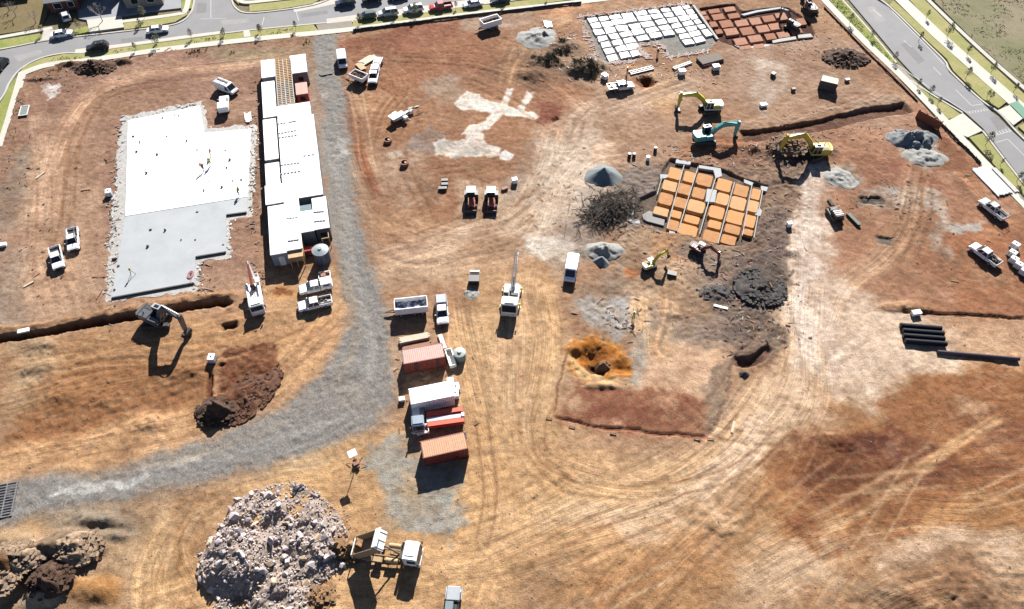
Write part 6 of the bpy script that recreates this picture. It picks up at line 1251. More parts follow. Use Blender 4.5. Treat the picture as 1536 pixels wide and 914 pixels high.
def stuff_tufts(name, label, poly, n, m, hgt, seed, zz_=0.):
    rr = random.Random(seed); pts = PP(poly); xs = [p[0] for p in pts]; ys = [p[1] for p in pts]; g = MB(); k = 0
    def inside(x, y):
        c = False
        for i in range(len(pts)):
            (ax, ay), (bx, by) = pts[i], pts[i - 1]
            if (ay > y) != (by > y) and x < (bx - ax) * (y - ay) / (by - ay) + ax: c = not c
        return c
    while k < n:
        x, y = rr.uniform(min(xs), max(xs)), rr.uniform(min(ys), max(ys))
        if not inside(x, y) or VNS[2](np.array([x * .25]), np.array([y * .25]))[0] < .5: k += .3; continue
        k += 1
        for q in range(5):
            a = rr.uniform(0, 6.28); c_, s_ = math.cos(a), math.sin(a); l_ = hgt * rr.uniform(.5, 1.2); w_ = .12; bx, by = x + rr.gauss(0, .25), y + rr.gauss(0, .25)
            g.add([(bx - s_ * w_, by + c_ * w_, zz_ - .02), (bx + s_ * w_, by - c_ * w_, zz_ - .02), (bx + c_ * l_ * .5, by + s_ * l_ * .5, zz_ + l_)], [(0, 1, 2)])
    return tag(g.build(name, m), label, 'grass', kind='stuff')
stuff_tufts('field_tufts', 'rough grass tufts on the open field', [(1395, 0), (1470, 70), (1545, 132), (1640, 180), (1640, -20), (1395, -20)], 1500, mat('field_tuft', alb(170, 164, 126), .95, var=.3), .14, 4, -.01)
stuff_tufts('verge_tufts', 'short grass on the street verges', [(26, 112), (62, 90), (130, 82), (240, 66), (400, 46), (470, 39), (470, 44), (400, 53), (250, 70), (130, 87), (60, 98)], 700, mat('verge_tuft', alb(196, 190, 128), .95, var=.4), .15, 5, -.02)
stuff_tufts('verge_tufts', 'short grass on the green verge of the side street', [(1240, -4), (1256, -4), (1342, 94), (1340, 98)], 500, mat('green_tuft', alb(166, 178, 104), .95, var=.4), .1, 6, -.02)
for nm, q_, n_ in (('footpath_weeds', [(40, 108), (130, 96), (250, 79), (460, 58), (468, 66), (380, 78), (250, 88), (130, 104), (50, 118)], 420), ('footpath_weeds', [(36, 118), (24, 160), (2, 232), (-6, 290), (6, 280), (20, 215), (34, 165)], 160)):
    stuff_tufts(nm, 'weeds along the inner edge of the footpath', q_, n_, M_WEED, .3, n_, .0)
# --- brush pile
x, y = P(915, 316); BP = thing('brush_pile', 'dark tangled pile of branches and roots beside the orange raft', 'brush pile', (x, y, zfoot(x, y, 3)), hpx(890, 340, 950, 290), None)
rr = random.Random(4); g = MB(); g2 = MB(); g3 = MB()
for k in range(1300):
    px, py = rr.gauss(0, 2.6), rr.gauss(0, 1.7); hh = max(.1, 1.5 * math.exp(-(px / 3) ** 2 - (py / 2.) ** 2)); a = rr.gauss(.3, .9); l_ = rr.uniform(.4, 1.5); zz_ = rr.uniform(0, hh); dz = rr.uniform(-.35, .35)
    (g if rr.random() < .9 else g2).bar((px - l_ * math.cos(a), py - l_ * math.sin(a), max(.02, zz_ - dz)), (px + l_ * math.cos(a), py + l_ * math.sin(a), zz_ + dz + .05), rr.uniform(.03, .09), rr.uniform(.03, .09))
tag(g.build('dark_branches', mat('charred_wood', alb(44, 38, 36), .95, var=.4), BP), kind='stuff'); tag(g2.build('pale_branches', mat('dry_wood', alb(140, 112, 90), .9, var=.4), BP), kind='stuff')
vs = []
for j in range(9):
    for i in range(24): a = 6.283 * i / 24; r_ = j / 8; vs.append((4.4 * r_ * math.cos(a), 2.8 * r_ * math.sin(a), 1.1 * (1 - r_ * r_) + rr.uniform(-.12, .12) if j < 8 else -.1))
MB().add(vs, [(j * 24 + i, (j + 1) * 24 + i, (j + 1) * 24 + (i + 1) % 24, j * 24 + (i + 1) % 24) for j in range(8) for i in range(24)]).build('mulch_core', mat('dark_mulch', alb(46, 40, 38), .95, var=.4, bmp=.8, gscale=6), BP)
# --- the big rubble heap: up to 300 stones as parts, the rest as one mass
RX, RY = P(400, 832); RH = thing('rubble_heap', 'large heap of pale broken rock and concrete rubble beside the tipper truck', 'rubble heap', (RX, RY, 0), 0, None)
OUT = PP([(440, 722), (480, 740), (512, 775), (522, 800), (516, 850), (478, 880), (470, 960), (310, 960), (322, 900), (292, 868), (300, 835), (330, 790), (358, 748), (398, 730)])
def insd(x, y):
    c = False
    for i in range(len(OUT)):
        (ax, ay), (bx, by) = OUT[i], OUT[i - 1]
        if (ay > y) != (by > y) and x < (bx - ax) * (y - ay) / (by - ay) + ax: c = not c
    return c
def edge_d(x, y):
    b = 1e9
    for i in range(len(OUT)):
        (ax, ay), (bx, by) = OUT[i], OUT[i - 1]; ex, ey = bx - ax, by - ay; t_ = min(1, max(0, ((x - ax) * ex + (y - ay) * ey) / (ex * ex + ey * ey))); b = min(b, math.hypot(x - ax - t_ * ex, y - ay - t_ * ey))
    return b
def rub_h(x, y):
    if not insd(x, y): return -.3
    n_ = float(fbm(np.array([x]), np.array([y]), .22, 3, 3)[0]); return min(1.0, edge_d(x, y) / 3.2) ** .7 * (1.25 + 2.6 * n_)
xs = [p[0] for p in OUT]; ys = [p[1] for p in OUT]; x0, x1, y0, y1 = min(xs) - .5, max(xs) + .5, min(ys) - .5, max(ys) + .5; st_ = .35; nx, ny = int((x1 - x0) / st_) + 1, int((y1 - y0) / st_) + 1
rr = random.Random(15); HT = np.array([[rub_h(x0 + i * st_, y0 + j * st_) for i in range(nx)] for j in range(ny)])
vs = [(x0 + i * st_ - RX + rr.uniform(-.1, .1), y0 + j * st_ - RY + rr.uniform(-.1, .1), HT[j, i] + rr.uniform(-.12, .12)) for j in range(ny) for i in range(nx)]
fs = [(j * nx + i, j * nx + i + 1, (j + 1) * nx + i + 1, (j + 1) * nx + i) for j in range(ny - 1) for i in range(nx - 1) if HT[j:j + 2, i:i + 2].max() > -.2]
M_RUBF = mat('rubble_fines', alb(196, 176, 162), .95, dirt=.4, var=.3, scale=1.2, grain=.35, gscale=7, dirtcol=alb(140, 122, 110), bmp=.9)
MB().add(vs, fs).build('mound', M_RUBF, RH)
M_ROCKS = [mat('rock_pale', (.37, .32, .305), .9, var=.15, dirt=.12, scale=3), mat('rock_grey', (.30, .27, .275), .9, var=.15, dirt=.15, scale=3), mat('rock_tan', (.42, .32, .22), .9, var=.15, dirt=.15, scale=3), mat('rock_mauve', (.25, .215, .23), .9, var=.15, dirt=.15, scale=3)]
def rock_mesh(seed, m, n=13):
    r_ = random.Random(seed); bm = bmesh.new()
    for k in range(n):
        v = Vector((r_.gauss(0, 1), r_.gauss(0, 1), r_.gauss(0, 1))).normalized() * r_.uniform(.75, 1.05); v.x *= 1.2; v.z *= .75; bm.verts.new(v)
    bmesh.ops.convex_hull(bm, input=bm.verts); [bm.verts.remove(v) for v in [v for v in bm.verts if not v.link_faces]]
    me = bpy.data.meshes.new('rock'); bm.to_mesh(me); bm.free(); me.materials.append(m); return me
RM = [[rock_mesh(i * 7 + j, m) for j in range(5)] for i, m in enumerate(M_ROCKS)]
def hsamp(x, y):
    i = int((x - x0) / st_); j = int((y - y0) / st_); return float(HT[min(max(j, 0), ny - 1), min(max(i, 0), nx - 1)])
k = 0
while k < 300:
    x, y = rr.uniform(x0, x1), rr.uniform(y0, y1)
    if not insd(x, y) or y < 24 or float(fbm(np.array([x]), np.array([y]), .3, 2, 7)[0]) < rr.uniform(-.45, .15): continue
    k += 1; s_ = .18 + .48 * rr.random() ** 2.4; o = link('rock', rr.choice(RM[rr.choice([0, 0, 0, 1, 1, 2, 3])]), RH); o.location = (x - RX, y - RY, hsamp(x, y) + s_ * .25); o.scale = (s_ * rr.uniform(.8, 1.3), s_ * rr.uniform(.8, 1.2), s_ * rr.uniform(.7, 1.2)); o.rotation_euler = tuple(rr.uniform(0, 6.28) for _ in range(3))
for (u, v, s_) in ((400, 741, .55), (353, 778, .6), (480, 810, .6), (458, 872, .5)):
    x, y = P(u, v, .6); o = link('rock', RM[0 if u < 450 else 2][1], RH); o.location = (x - RX, y - RY, max(.2, hsamp(x, y) + .2)); o.scale = (s_ * 1.2, s_, s_)
for mi in range(4):
    g = MB(); base = RM[mi][0]; bv = [v.co.copy() for v in base.vertices]; bf = [tuple(p.vertices) for p in base.polygons]; k = 0; lim = (900, 650, 380, 420)[mi]
    while k < lim:
        x, y = rr.uniform(x0 - .6, x1 + .6), rr.uniform(y0, y1 + .6); ins_ = insd(x, y)
        if not ins_ and (edge_d(x, y) > .8 or rr.random() < .6): continue
        k += 1; s_ = rr.uniform(.07, .2) if ins_ else rr.uniform(.04, .12); R3 = Matrix.Rotation(rr.uniform(0, 6.28), 3, 'Z') @ Matrix.Rotation(rr.uniform(0, 6.28), 3, 'X'); c_ = Vector((x - RX, y - RY, max(0.02, hsamp(x, y) if ins_ else .02) + s_ * .3))
        g.add([c_ + R3 @ (v * s_) for v in bv], bf)
    tag(g.build('small_stones', M_ROCKS[mi], RH), kind='stuff')
# dumped soil sliding off the tray
heap('soil_heap', 'brown soil sliding from the tipper tray onto the rubble', 512, 826, 3.0, 1.8, 1.7, mat('tipped_soil', alb(178, 136, 92), .95, dirt=.35, var=.2, grain=.3, gscale=7, bmp=.8), 31, .8, .35, rot=hpx(480, 822, 540, 828), clods=260)
heap('soil_heap', 'brown soil lump at the lower edge of the rubble', 478, 896, 2.2, 1.8, 1.2, mat('tipped_soil', (0, 0, 0)), 32, .8, .35, clods=120)
# loose stones over the worked ground
g = MB(); bv = [v.co.copy() for v in RM[1][2].vertices]; bf = [tuple(p.vertices) for p in RM[1][2].polygons]
for k in range(2600):
    u, v = rr.uniform(0, 1536), rr.uniform(70, 914); x, y = P(u, v)
    i, j = int((x - X0) / D), int((y - Y0) / D)
    if not (0 <= i < NX and 0 <= j < NY) or GM[j, i] > .3 or rr.random() > .25 + ROUGH[j, i] or abs(Z[j, i] + .35) < .02: continue
    s_ = rr.uniform(.03, .13); c_ = Vector((x, y, float(Z[j, i]) + s_ * .2)); R3 = Matrix.Rotation(rr.uniform(0, 6.28), 3, 'Z'); g.add([c_ + R3 @ (q * s_) for q in bv], bf)
tag(g.build('loose_stones', mat('site_stone', alb(176, 148, 120), .95, var=.3, dirt=.3), None), 'loose stones and clods scattered over the bare earth', 'stones', kind='stuff')
# small building litter: offcuts, sticks, wrappings round the work areas
rr = random.Random(91); L1, L2, L3 = MB(), MB(), MB()
for (u, v, su, sv, n_) in ((1065, 235, 60, 12, 110), (1165, 300, 18, 40, 90), (1180, 225, 30, 12, 120), (960, 330, 26, 22, 90), (1060, 390, 50, 16, 120), (1120, 470, 40, 36, 130), (930, 475, 30, 16, 70), (890, 95, 40, 14, 120), (835, 50, 30, 10, 70), (1000, 110, 60, 10, 80), (1200, 60, 40, 14, 60), (380, 260, 5, 70, 90), (172, 330, 6, 90, 110), (300, 420, 14, 18, 40), (520, 160, 10, 60, 30), (640, 545, 30, 20, 50), (660, 640, 30, 20, 30), (40, 300, 30, 80, 60), (1260, 200, 60, 16, 70), (1330, 300, 50, 26, 60), (90, 120, 40, 10, 40), (400, 420, 14, 14, 30), (1420, 330, 40, 30, 30), (820, 280, 40, 30, 40)):
    for k in range(n_):
        x, y = P(u + rr.gauss(0, su), v + rr.gauss(0, sv)); i, j = int((x - X0) / D), int((y - Y0) / D)
        if not (0 <= i < NX and 0 <= j < NY) or GM[j, i] > .3 or Z[j, i] < -.33: continue
        z = float(Z[j, i]); a = rr.uniform(0, 3.14); l_ = rr.uniform(.08, .5) * rr.uniform(.5, 1.3); w_ = rr.uniform(.05, .2)
        rr.choice((L1, L1, L3, L3, L3, L2) if u > 450 else (L1, L3, L2)).bar((x - l_ * math.cos(a), y - l_ * math.sin(a), z + .05), (x + l_ * math.cos(a), y + l_ * math.sin(a), z + rr.uniform(.05, .2)), w_, rr.uniform(.03, .1))
for L_, m_, nm_ in ((L1, M_DARK, 'dark'), (L2, mat('pale_scrap', alb(198, 186, 170), .8), 'pale'), (L3, M_DTIMB, 'brown')): tag(L_.build(nm_ + '_litter', m_), nm_ + ' offcuts and scraps littered round the work areas', 'litter', kind='stuff')
x, y, z = put(8, 752, 0); SGD = thing('shaker_grid', 'steel shaker grid laid across the far end of the gravel track', 'grid', (x, y, z + .06), hpx(0, 756, 20, 752))
for k in range(13): MB().box(-1.3, 1.3, -2.4 + k * .4, -2.27 + k * .4, .0, .12).build('bar', M_STEEL, SGD)
for xx in (-1.2, 0, 1.2): MB().box(xx - .08, xx + .08, -2.4, 2.5, .121, .18).build('cross_bar', M_STEEL, SGD)
# --- pipes
def pipes(label, name, a, b, n, r_, m, stack=1, gap=2.05, m_in=None):
    pa, pb = Vector((*P(*a), 0)), Vector((*P(*b), 0)); mid = (pa + pb) / 2; d = (pb - pa).normalized(); nn = Vector((-d.y, d.x, 0)); L = (pb - pa).length; z = max(zfoot(mid.x, mid.y, 2), .04 if n in (11, 3) and r_ < .14 else -9); R_ = thing(name, label, 'pipes', (mid.x, mid.y, z), math.atan2(d.y, d.x), 'bundles of pipes'); rq = random.Random(n)
    for k in range(n):
        lay_ = k % stack; yy = (k // stack) * r_ * gap + lay_ * r_; e = rq.uniform(-.25, .25); c = (L / 2 - .1)
        p = MB().cyl((-c + e, yy, r_ + lay_ * r_ * 1.8), (c + e, yy, r_ + lay_ * r_ * 1.8), r_, n=14).build('pipe', m, R_); MB().cyl((-c + e - .01, yy, r_ + lay_ * r_ * 1.8), (-c + e - .005, yy, r_ + lay_ * r_ * 1.8), r_ * .8, n=14).build('pipe_bore', M_BLACK, p)
    return R_
M_BPIPE = mat('black_poly_pipe', (.006, .007, .012), .55, dirt=.0, spec=.15)
pipes('stack of thick black pipes lying right of the pale haul road', 'pipe_stack', (1356, 514), (1420, 519), 4, .42, M_BPIPE, 1, 2.3)
pipes('single long dark purple pipe lying below the black pipe stack', 'pipe', (1405, 530), (1530, 541), 1, .3, mat('purple_black_pipe', (.03, .018, .03), .4, dirt=.08))
pipes('flat layer of long white pipes beside the footpath', 'pipe_stack', (1518, 291), (1477, 250), 11, .13, M_WHITE, 1, 2.25); pipes('second flat layer of grey white pipes nearer the footpath', 'pipe_stack', (1527, 289), (1491, 252), 3, .12, M_OFFW, 1, 2.4)
pipes('grey steel pipes left of the brown pit under the white raft', 'pipe_stack', (946, 113), (982, 104), 3, .16, M_STEEL, 1, 3.2); pipes('pale beam bundle between the raft path and the dark slab stack', 'pipe_stack', (1009, 106), (1037, 96), 2, .2, M_OFFW, 1, 2.6)
# --- boxes, pallets and odd items
def crate(label, u, v, L, W, H, m, ang=None, mt=None, cat='box', name='site_box', lidm=None, group=None):
    x, y, z = put(u, v, H / 2, .6); R_ = thing(name, label, cat, (x, y, z), hpx(u, v, u + 10, v - 1.5) if ang is None else ang, group)
    MB().box(-L / 2, L / 2, -W / 2, W / 2, .1, H).build('shell', m, R_, bevel=.04); MB().box(-L / 2 - .03, L / 2 + .03, -W / 2 - .03, W / 2 + .03, H + .002, H + .06).build('lid', mt or m, R_, bevel=.02)
    for s in (-1, 1): MB().box(-L / 2 + .05, L / 2 - .05, s * W * .3 - .06, s * W * .3 + .06, 0, .1).build('skid', M_DTIMB, R_)
    return R_
def ibc(label, u, v, ang=None):
    x, y, z = put(u, v, .6, .6); R_ = thing('liquid_tank', label, 'tank', (x, y, z), .7 if ang is None else ang, 'white cube tanks')
    MB().box(-.5, .5, -.6, .6, .16, 1.12).build('bottle', M_WHITE, R_, bevel=.06); MB().box(-.52, .52, -.62, .62, .0, .14).build('pallet', M_DARK, R_); MB().cyl((0, 0, 1.12), (0, 0, 1.18), .14, n=10).build('cap', M_BLACK, R_); c = MB()
    for q in (-.52, .52):
        for t_ in (-.4, 0, .4): c.bar((q, t_, .14), (q, t_, 1.14), .03, .03)
        for zz_ in (.4, .75, 1.1): c.bar((q, -.62, zz_), (q, .62, zz_), .03, .03)
    for q in (-.62, .62):
        for t_ in (-.3, .3): c.bar((t_, q, .14), (t_, q, 1.14), .03, .03)
        for zz_ in (.4, .75, 1.1): c.bar((-.52, q, zz_), (.52, q, zz_), .03, .03)
    c.build('cage', M_STEEL, R_); return R_
for i, (u, v) in enumerate(((1523, 368), (1519, 380), (1521, 390), (1528, 398), (1536, 408))): ibc(('white cube tank farthest up in the row by the right hand trucks', 'white cube tank second down the row by the right hand trucks', 'white cube tank in the middle of the row by the right hand trucks', 'white cube tank fourth down the row by the right hand trucks', 'white cube tank last in the row by the right hand trucks')[i], u, v)
ibc('white cube tank beside the flat tray utility truck', 907, 115); ibc('white cube tank standing at the digging above the dark clod heap', 318, 538, 0.); ibc('white cube tank at the left side of the concrete slab', 163, 289, .3)
ibc('white cube tank at the pale end of the depot row, upper', 676, 574, .2); ibc('white cube tank at the pale end of the depot row, beside the container corner', 684, 582, .2); ibc('white cube tank at the pale end of the depot row, lower', 683, 592, .1)
crate('white box behind the black pipe stack', 1374, 470, 1.4, .8, .7, M_WHITE); crate('small white box on the pale dust next to the haul road', 1184, 337, .8, .7, .9, M_WHITE); crate('small white crate left of the white container', 603, 600, .8, .6, .6, M_OFFW); crate('white box with shadow below the dark slab stack', 1023, 108, 1.3, 1., 1., M_WHITE)
crate('grey box in front of the pink edged slab stack', 1074, 101, 1.4, 1.1, 1., PSIL); crate('white pump box beside the right hand red tractor', 772, 271, .9, .8, 1., M_WHITE); crate('dark round topped cover left of the white pump box', 757, 283, 1.1, .6, .4, M_DTIMB, .5); crate('black box below the lime mini excavator', 1008, 411, 1.5, .9, .5, M_BLACK, -.3)
crate('white pale block on the grey ground above the long trench', 1145, 158, 1.3, .9, .6, M_WHITE); crate('black plastic drum box on the ground above the white block', 1160, 112, 1., .8, .7, M_BLACK, .8); crate('dark grey crate on the ground left of the tan roofed container', 1190, 135, .8, .6, .6, M_DARK); crate('small grey box right of the tan roofed container', 1271, 120, .9, .6, .5, M_STEEL)
crate('low white slab box near the left picture edge', 3, 367, 1.3, .7, .5, M_WHITE); crate('white box beside the trench far left', 36, 497, 1.6, .7, .35, M_OFFW, .3)
for i, (u, v) in enumerate(((667, 271), (667, 277), (664, 283))): crate(('upper dark timber pallet left of the red tractors', 'middle dark timber pallet left of the red tractors', 'lower dark timber pallet left of the red tractors')[i], u, v, 1.2 + .3 * (i == 2), .6, .45, M_BLACK, 0.05, group='dark pallets')
crate('stacked dark slabs with pink edging below the white raft', 1065, 89, 5.2, 2.6, .55, mat('dark_slab_stack', alb(118, 110, 104), .85, var=.2, scale=1), hpx(1049, 97, 1088, 87), name='slab_stack', cat='slab stack', mt=mat('brown_grey_boards', alb(124, 112, 102), .85, var=.2))
x, y, z = put(1070, 95, 0); PE = thing('pink_beam', 'long pink painted beam in front of the stacked dark slabs', 'beam', (x, y, z), hpx(1055, 100, 1088, 90)); MB().box(-2.6, 2.6, -.09, .09, 0, .4).build('web', mat('pink_paint', alb(236, 160, 160), .6), PE); MB().box(-2.6, 2.6, -.2, .2, .402, .46).build('flange', mat('pink_paint', (0, 0, 0)), PE)
crate('black and white generator box on the tan earth near the crane truck', 711, 420, 1.7, 1.3, 1.0, M_BLACK, 0., M_BLACK); blk = crate('white topped box behind the black generator box', 712, 409, 1.5, .25, .9, M_WHITE, 0.)
heap('gravel_heap', 'small pale stone heap below the black generator box', 708, 441, 1.3, 1.5, .4, M_PGR, 41, .8, .4)
# timber stacks
def timber(label, u, v, L, n, rows, m, ang, w_=.16, h_=.12, cat='timber stack', jit=.2):
    x, y, z = put(u, v, .2, .8); R_ = thing('timber_stack', label, cat, (x, y, z), ang, 'stacks of timber'); rq = random.Random(int(u * 3 + v))
    for k in range(2): MB().box(-L * .35 + k * L * .7 - .06, -L * .35 + k * L * .7 + .06, -n * w_ * .55, n * w_ * .55, 0, .1).build('bearer', M_DTIMB, R_)
    for j in range(rows):
        for i in range(n): e = rq.uniform(-jit, jit); yy = (i - (n - 1) / 2) * w_ * 1.08; MB().box(-L / 2 + e, L / 2 + e, yy - w_ / 2, yy + w_ / 2, .102 + j * h_ * 1.04, .1 + j * h_ * 1.04 + h_).build('plank', m, R_)
    return R_
M_CREAM = mat('cream_board', alb(246, 234, 206), .7, dirt=.1)
timber('cream boards stacked behind the pink roofed container', 622, 509, 4.4, 6, 5, M_CREAM, hpx(600, 516, 650, 506)); timber('brown boards between cream boards and pink container', 626, 519, 4.2, 4, 2, M_DTIMB, hpx(600, 525, 650, 515))
timber('white boards fanned out beside the boom truck below the van', 372, 176, 2.6, 6, 2, M_OFFW, hpx(371, 165, 374, 186), .2, .08, jit=.4); timber('white boards on the ground beside the gravel heap near the street', 822, 37, 2.2, 5, 2, M_WHITE, hpx(820, 30, 824, 44), .3); timber('pale boards lying crossed near the tipper trailer', 552, 90, 3.4, 5, 2, M_CREAM, hpx(538, 98, 562, 84), .35, .12, jit=.6)
timber('tan boards under the pale ones near the tipper trailer', 541, 100, 2.4, 4, 2, M_TIMB, hpx(534, 94, 546, 106), .3, .12, jit=.4); timber('dark steel strips on the gravel track near the top', 489, 110, 2.6, 4, 1, M_DARK, hpx(478, 112, 500, 108), .25, .08)
timber('pale planks beside the low rock scatter', 1083, 461, 2.2, 2, 1, M_OFFW, hpx(1074, 459, 1094, 464), .2, .1); timber('dark beam lying on the rumpled gravel heap', 1352, 206, 4.0, 1, 1, M_DARK, hpx(1341, 194, 1360, 218), .4, .3); timber('dark green posts lying beside the tracked trencher', 1280, 330, 3.0, 3, 2, mat('dark_green_steel', (.03, .045, .03), .6), hpx(1270, 320, 1290, 340), .2, .2)
for i, (u, v, a1) in enumerate(((128, 284, .2), (60, 262, 1.1), (148, 415, .05), (44, 425, .8), (150, 440, 1.4), (620, 160, .4), (900, 450, .9), (1100, 640, 1.2))):
    timber(('broken pale planks left of the white tank by the slab', 'loose planks on bare earth far left of the slab', 'plank lying at the lower left edge of the slab', 'loose planks below the two white trucks left of the slab', 'brown form boards at the bottom corner of the slab', 'thin planks beside the trailer pump', 'thin boards on crushed rock above the orange pit', 'pegs at the corner of the brown pad')[i], u, v, 1.6 + .3 * (i % 3), 1 + i % 2, 1, M_CREAM if i % 2 else M_DTIMB, a1, .16, .06)
# skip panel by the left footpath
x, y, z = put(36, 166, .4); SG = thing('site_gate_panel', 'grey green mesh gate panel with white frame by the left footpath', 'gate', (x, y, z), hpx(38, 160, 34, 175))
MB().box(-1.5, 1.5, -.7, .7, .25, .32).build('mesh_panel', mat('grey_green_mesh', alb(150, 168, 164), .6), SG)
for p, q in (((-1.55, -.75), (1.55, -.75)), ((-1.55, .75), (1.55, .75)), ((-1.55, -.75), (-1.55, .75)), ((1.55, -.75), (1.55, .75))): MB().bar((*p, .32), (*q, .32), .1, .12).build('frame_bar', M_WHITE, SG)
for xx in (-1.4, 1.4): MB().box(xx - .1, xx + .1, -.6, .6, 0, .25).build('foot', M_DARK, SG)
# timber bay wall and low bund fence on the right
x, y, z = put(1390, 186, .0); TW = thing('timber_wall', 'red brown timber bay wall beside the rumpled gravel heap', 'wall', (x, y, z), hpx(1374, 178, 1404, 194))
M_RW = mat('red_brown_sleeper', alb(190, 106, 66), .8, dirt=.25, var=.2)
for j in range(6): MB().box(-2.5, 2.5, -.1, .1, .02 + j * .3, .3 + j * .3).build('sleeper', M_RW, TW, bevel=.015)
for xx in (-2.4, -.8, .8, 2.4): MB().box(xx - .08, xx + .08, .101, .25, 0, 2.0).build('post', M_STEEL, TW)
def silt_fence(label, px, hgt=.6, m=None):
    pts = smooth_path(PP(px), 4); x, y = pts[len(pts) // 2]; R_ = thing('silt_fence', label, 'fence', (x, y, 0), 0, 'low silt fences'); m = m or mat('black_silt_cloth', (.03, .03, .03), .9)
    for i in range(len(pts) - 1): z = max(-.1, zat(*pts[i])); MB().bar((pts[i][0] - x, pts[i][1] - y, z + hgt / 2), (pts[i + 1][0] - x, pts[i + 1][1] - y, z + hgt / 2), .04, hgt).build('fence_panel', m, R_); MB().box(pts[i][0] - x - .04, pts[i][0] - x + .04, pts[i][1] - y - .04, pts[i][1] - y + .04, z - .1, z + hgt + .15).build('stake', M_DTIMB, R_)
silt_fence('low black silt fence along the footpath past the gravel track entry', [(530, 47), (600, 38.5), (700, 26), (800, 14), (872, 6)]); silt_fence('low black silt fence along the side street footpath below the timber bay', [(1404, 180), (1430, 208), (1452, 228), (1470, 248)]); silt_fence('low dark silt fence along the side street footpath above the timber bay', [(1236, 12), (1290, 68), (1340, 118), (1376, 154)], .4)
# string lines and pegs round the brown pad
for i, (u, v) in enumerate(((824, 627), (858, 640), (920, 650), (1030, 654), (1046, 658), (1066, 658))):
    x, y, z = put(u, v, .2, .4); R_ = thing('profile_board', 'small timber profile board at the lower edge of the brown pad', 'peg', (x, y, z), hpx(826, 626, 1066, 658), 'profile boards round the brown pad'); MB().box(-.45, .45, -.03, .03, .12, .26).build('board', M_DTIMB, R_)
    for xx in (-.38, .38): MB().box(xx - .03, xx + .03, -.075, -.031, 0, .3).build('stake', M_DTIMB, R_)
# black cover
x, y, z = put(1116, 562, 0); heap('tarp_heap', 'small black plastic tarp heap by the edge of the dark ground', 1116, 562, .75, .7, .45, M_BLACK, 51, .7, .3, group=None)
for i, (u, v) in enumerate(((582, 213), (607, 247))):
    x, y, z = put(u, v, 0); R_ = thing('pit_ring', ('dark concrete manhole ring below the trailer pump', 'dark concrete manhole ring beside the pale patch')[i], 'manhole ring', (x, y, z)); MB().cyl((0, 0, 0), (0, 0, .7), .75, n=20, cap=False).cyl((0, 0, .7), (0, 0, .7001), .75, .6, 20, False).cyl((0, 0, .05), (0, 0, .7), .6, n=20, cap=False).build('ring', M_DTIMB, R_); MB().cyl((0, 0, 0), (0, 0, .06), .6, n=20).build('base', M_BLACK, R_); MB().box(.05, .4, -.3, .1, .06, .75).build('timber_prop', M_TIMB, R_)
for i, (u, v) in enumerate(((944, 234), (951, 234), (983, 225), (972, 238))):
    x, y, z = put(u, v, .2, .4); R_ = thing('drum', ('left of two dark drums above the blue grey gravel cone', 'right of two dark drums above the blue grey gravel cone', 'dark drum at the far string line by the orange raft', 'white drum by the orange raft corner')[i], 'drum', (x, y, z)); m_ = M_WHITE if i == 3 else M_BLACK; MB().cyl((0, 0, 0), (0, 0, .85), .33, n=14).build('shell', m_, R_); MB().cyl((0, 0, .28), (0, 0, .32), .35, n=14).cyl((0, 0, .58), (0, 0, .62), .35, n=14).build('hoop', m_, R_); MB().cyl((0, 0, .85), (0, 0, .87), .29, n=14).build('lid', m_, R_)
# light tower
x, y, z = put(535, 698, 0); LT = thing('lighting_tower', 'trailer lighting tower with white lamp plate on a tall mast', 'light tower', (x, y, z), .5)
MB().box(-.4, .4, -.3, .3, .2, .6).build('engine_box', M_DTIMB, LT, bevel=.05); MB().cyl((0, 0, .9), (0, 0, 3.4), .06, .045, 10).build('mast', M_STEEL, LT); MB().box(-.55, .55, -.5, .5, 3.4, 3.5).build('lamp_plate', M_WHITE, LT)
for a_ in ((-.3, -.25), (.3, -.25), (-.3, .25), (.3, .25)): MB().box(a_[0] - .2, a_[0] + .2, a_[1] - .17, a_[1] + .17, 3.25, 3.4).build('lamp', M_LAMP, LT)
for s in (-1, 1): wheel(LT, 0, s * .6, .28, .16)
for a_ in ((1.2, .8), (1.2, -.8), (-1.2, .8), (-1.2, -.8)): MB().bar((a_[0] * .5, a_[1] * .5, .35), (*a_, .05), .06, .06).build('outrigger', M_DARK, LT)
# small trailer by the utility trucks, pole on the tank
x, y, z = put(487, 414, .5); BX = thing('box_trailer', 'small white box trailer with brown load beside the water tank', 'trailer', (x, y, z), hpx(480, 415, 495, 413)); bin_(BX, -.9, .9, -.65, .65, .4, .8, M_WHITE, M_DTIMB)
for s in (-1, 1): wheel(BX, 0, s * .8, .3, .18)
MB().bar((-.9, 0, .4), (-1.8, 0, .4), .1, .1).build('drawbar', M_DARK, BX); MB().box(-.6, .2, -.4, .4, .5, .95).build('load', M_DTIMB, BX, bevel=.05)
# canopy trailer behind the utility truck
x, y, z = put(567, 93, .5); BX = thing('box_trailer', 'white box trailer with grey load hitched behind the utility truck', 'trailer', (x, y, z), hpx(570, 85, 563, 102)); bin_(BX, -1.2, 1.2, -.75, .75, .4, .9, M_WHITE, M_STEEL); MB().box(-.9, .9, -.55, .55, .5, 1.05).build('load', M_OFFW, BX, bevel=.08)
for s in (-1, 1): wheel(BX, 0, s * .9, .32, .18)
MB().bar((1.2, 0, .4), (2.2, 0, .4), .1, .1).build('drawbar', M_DARK, BX)
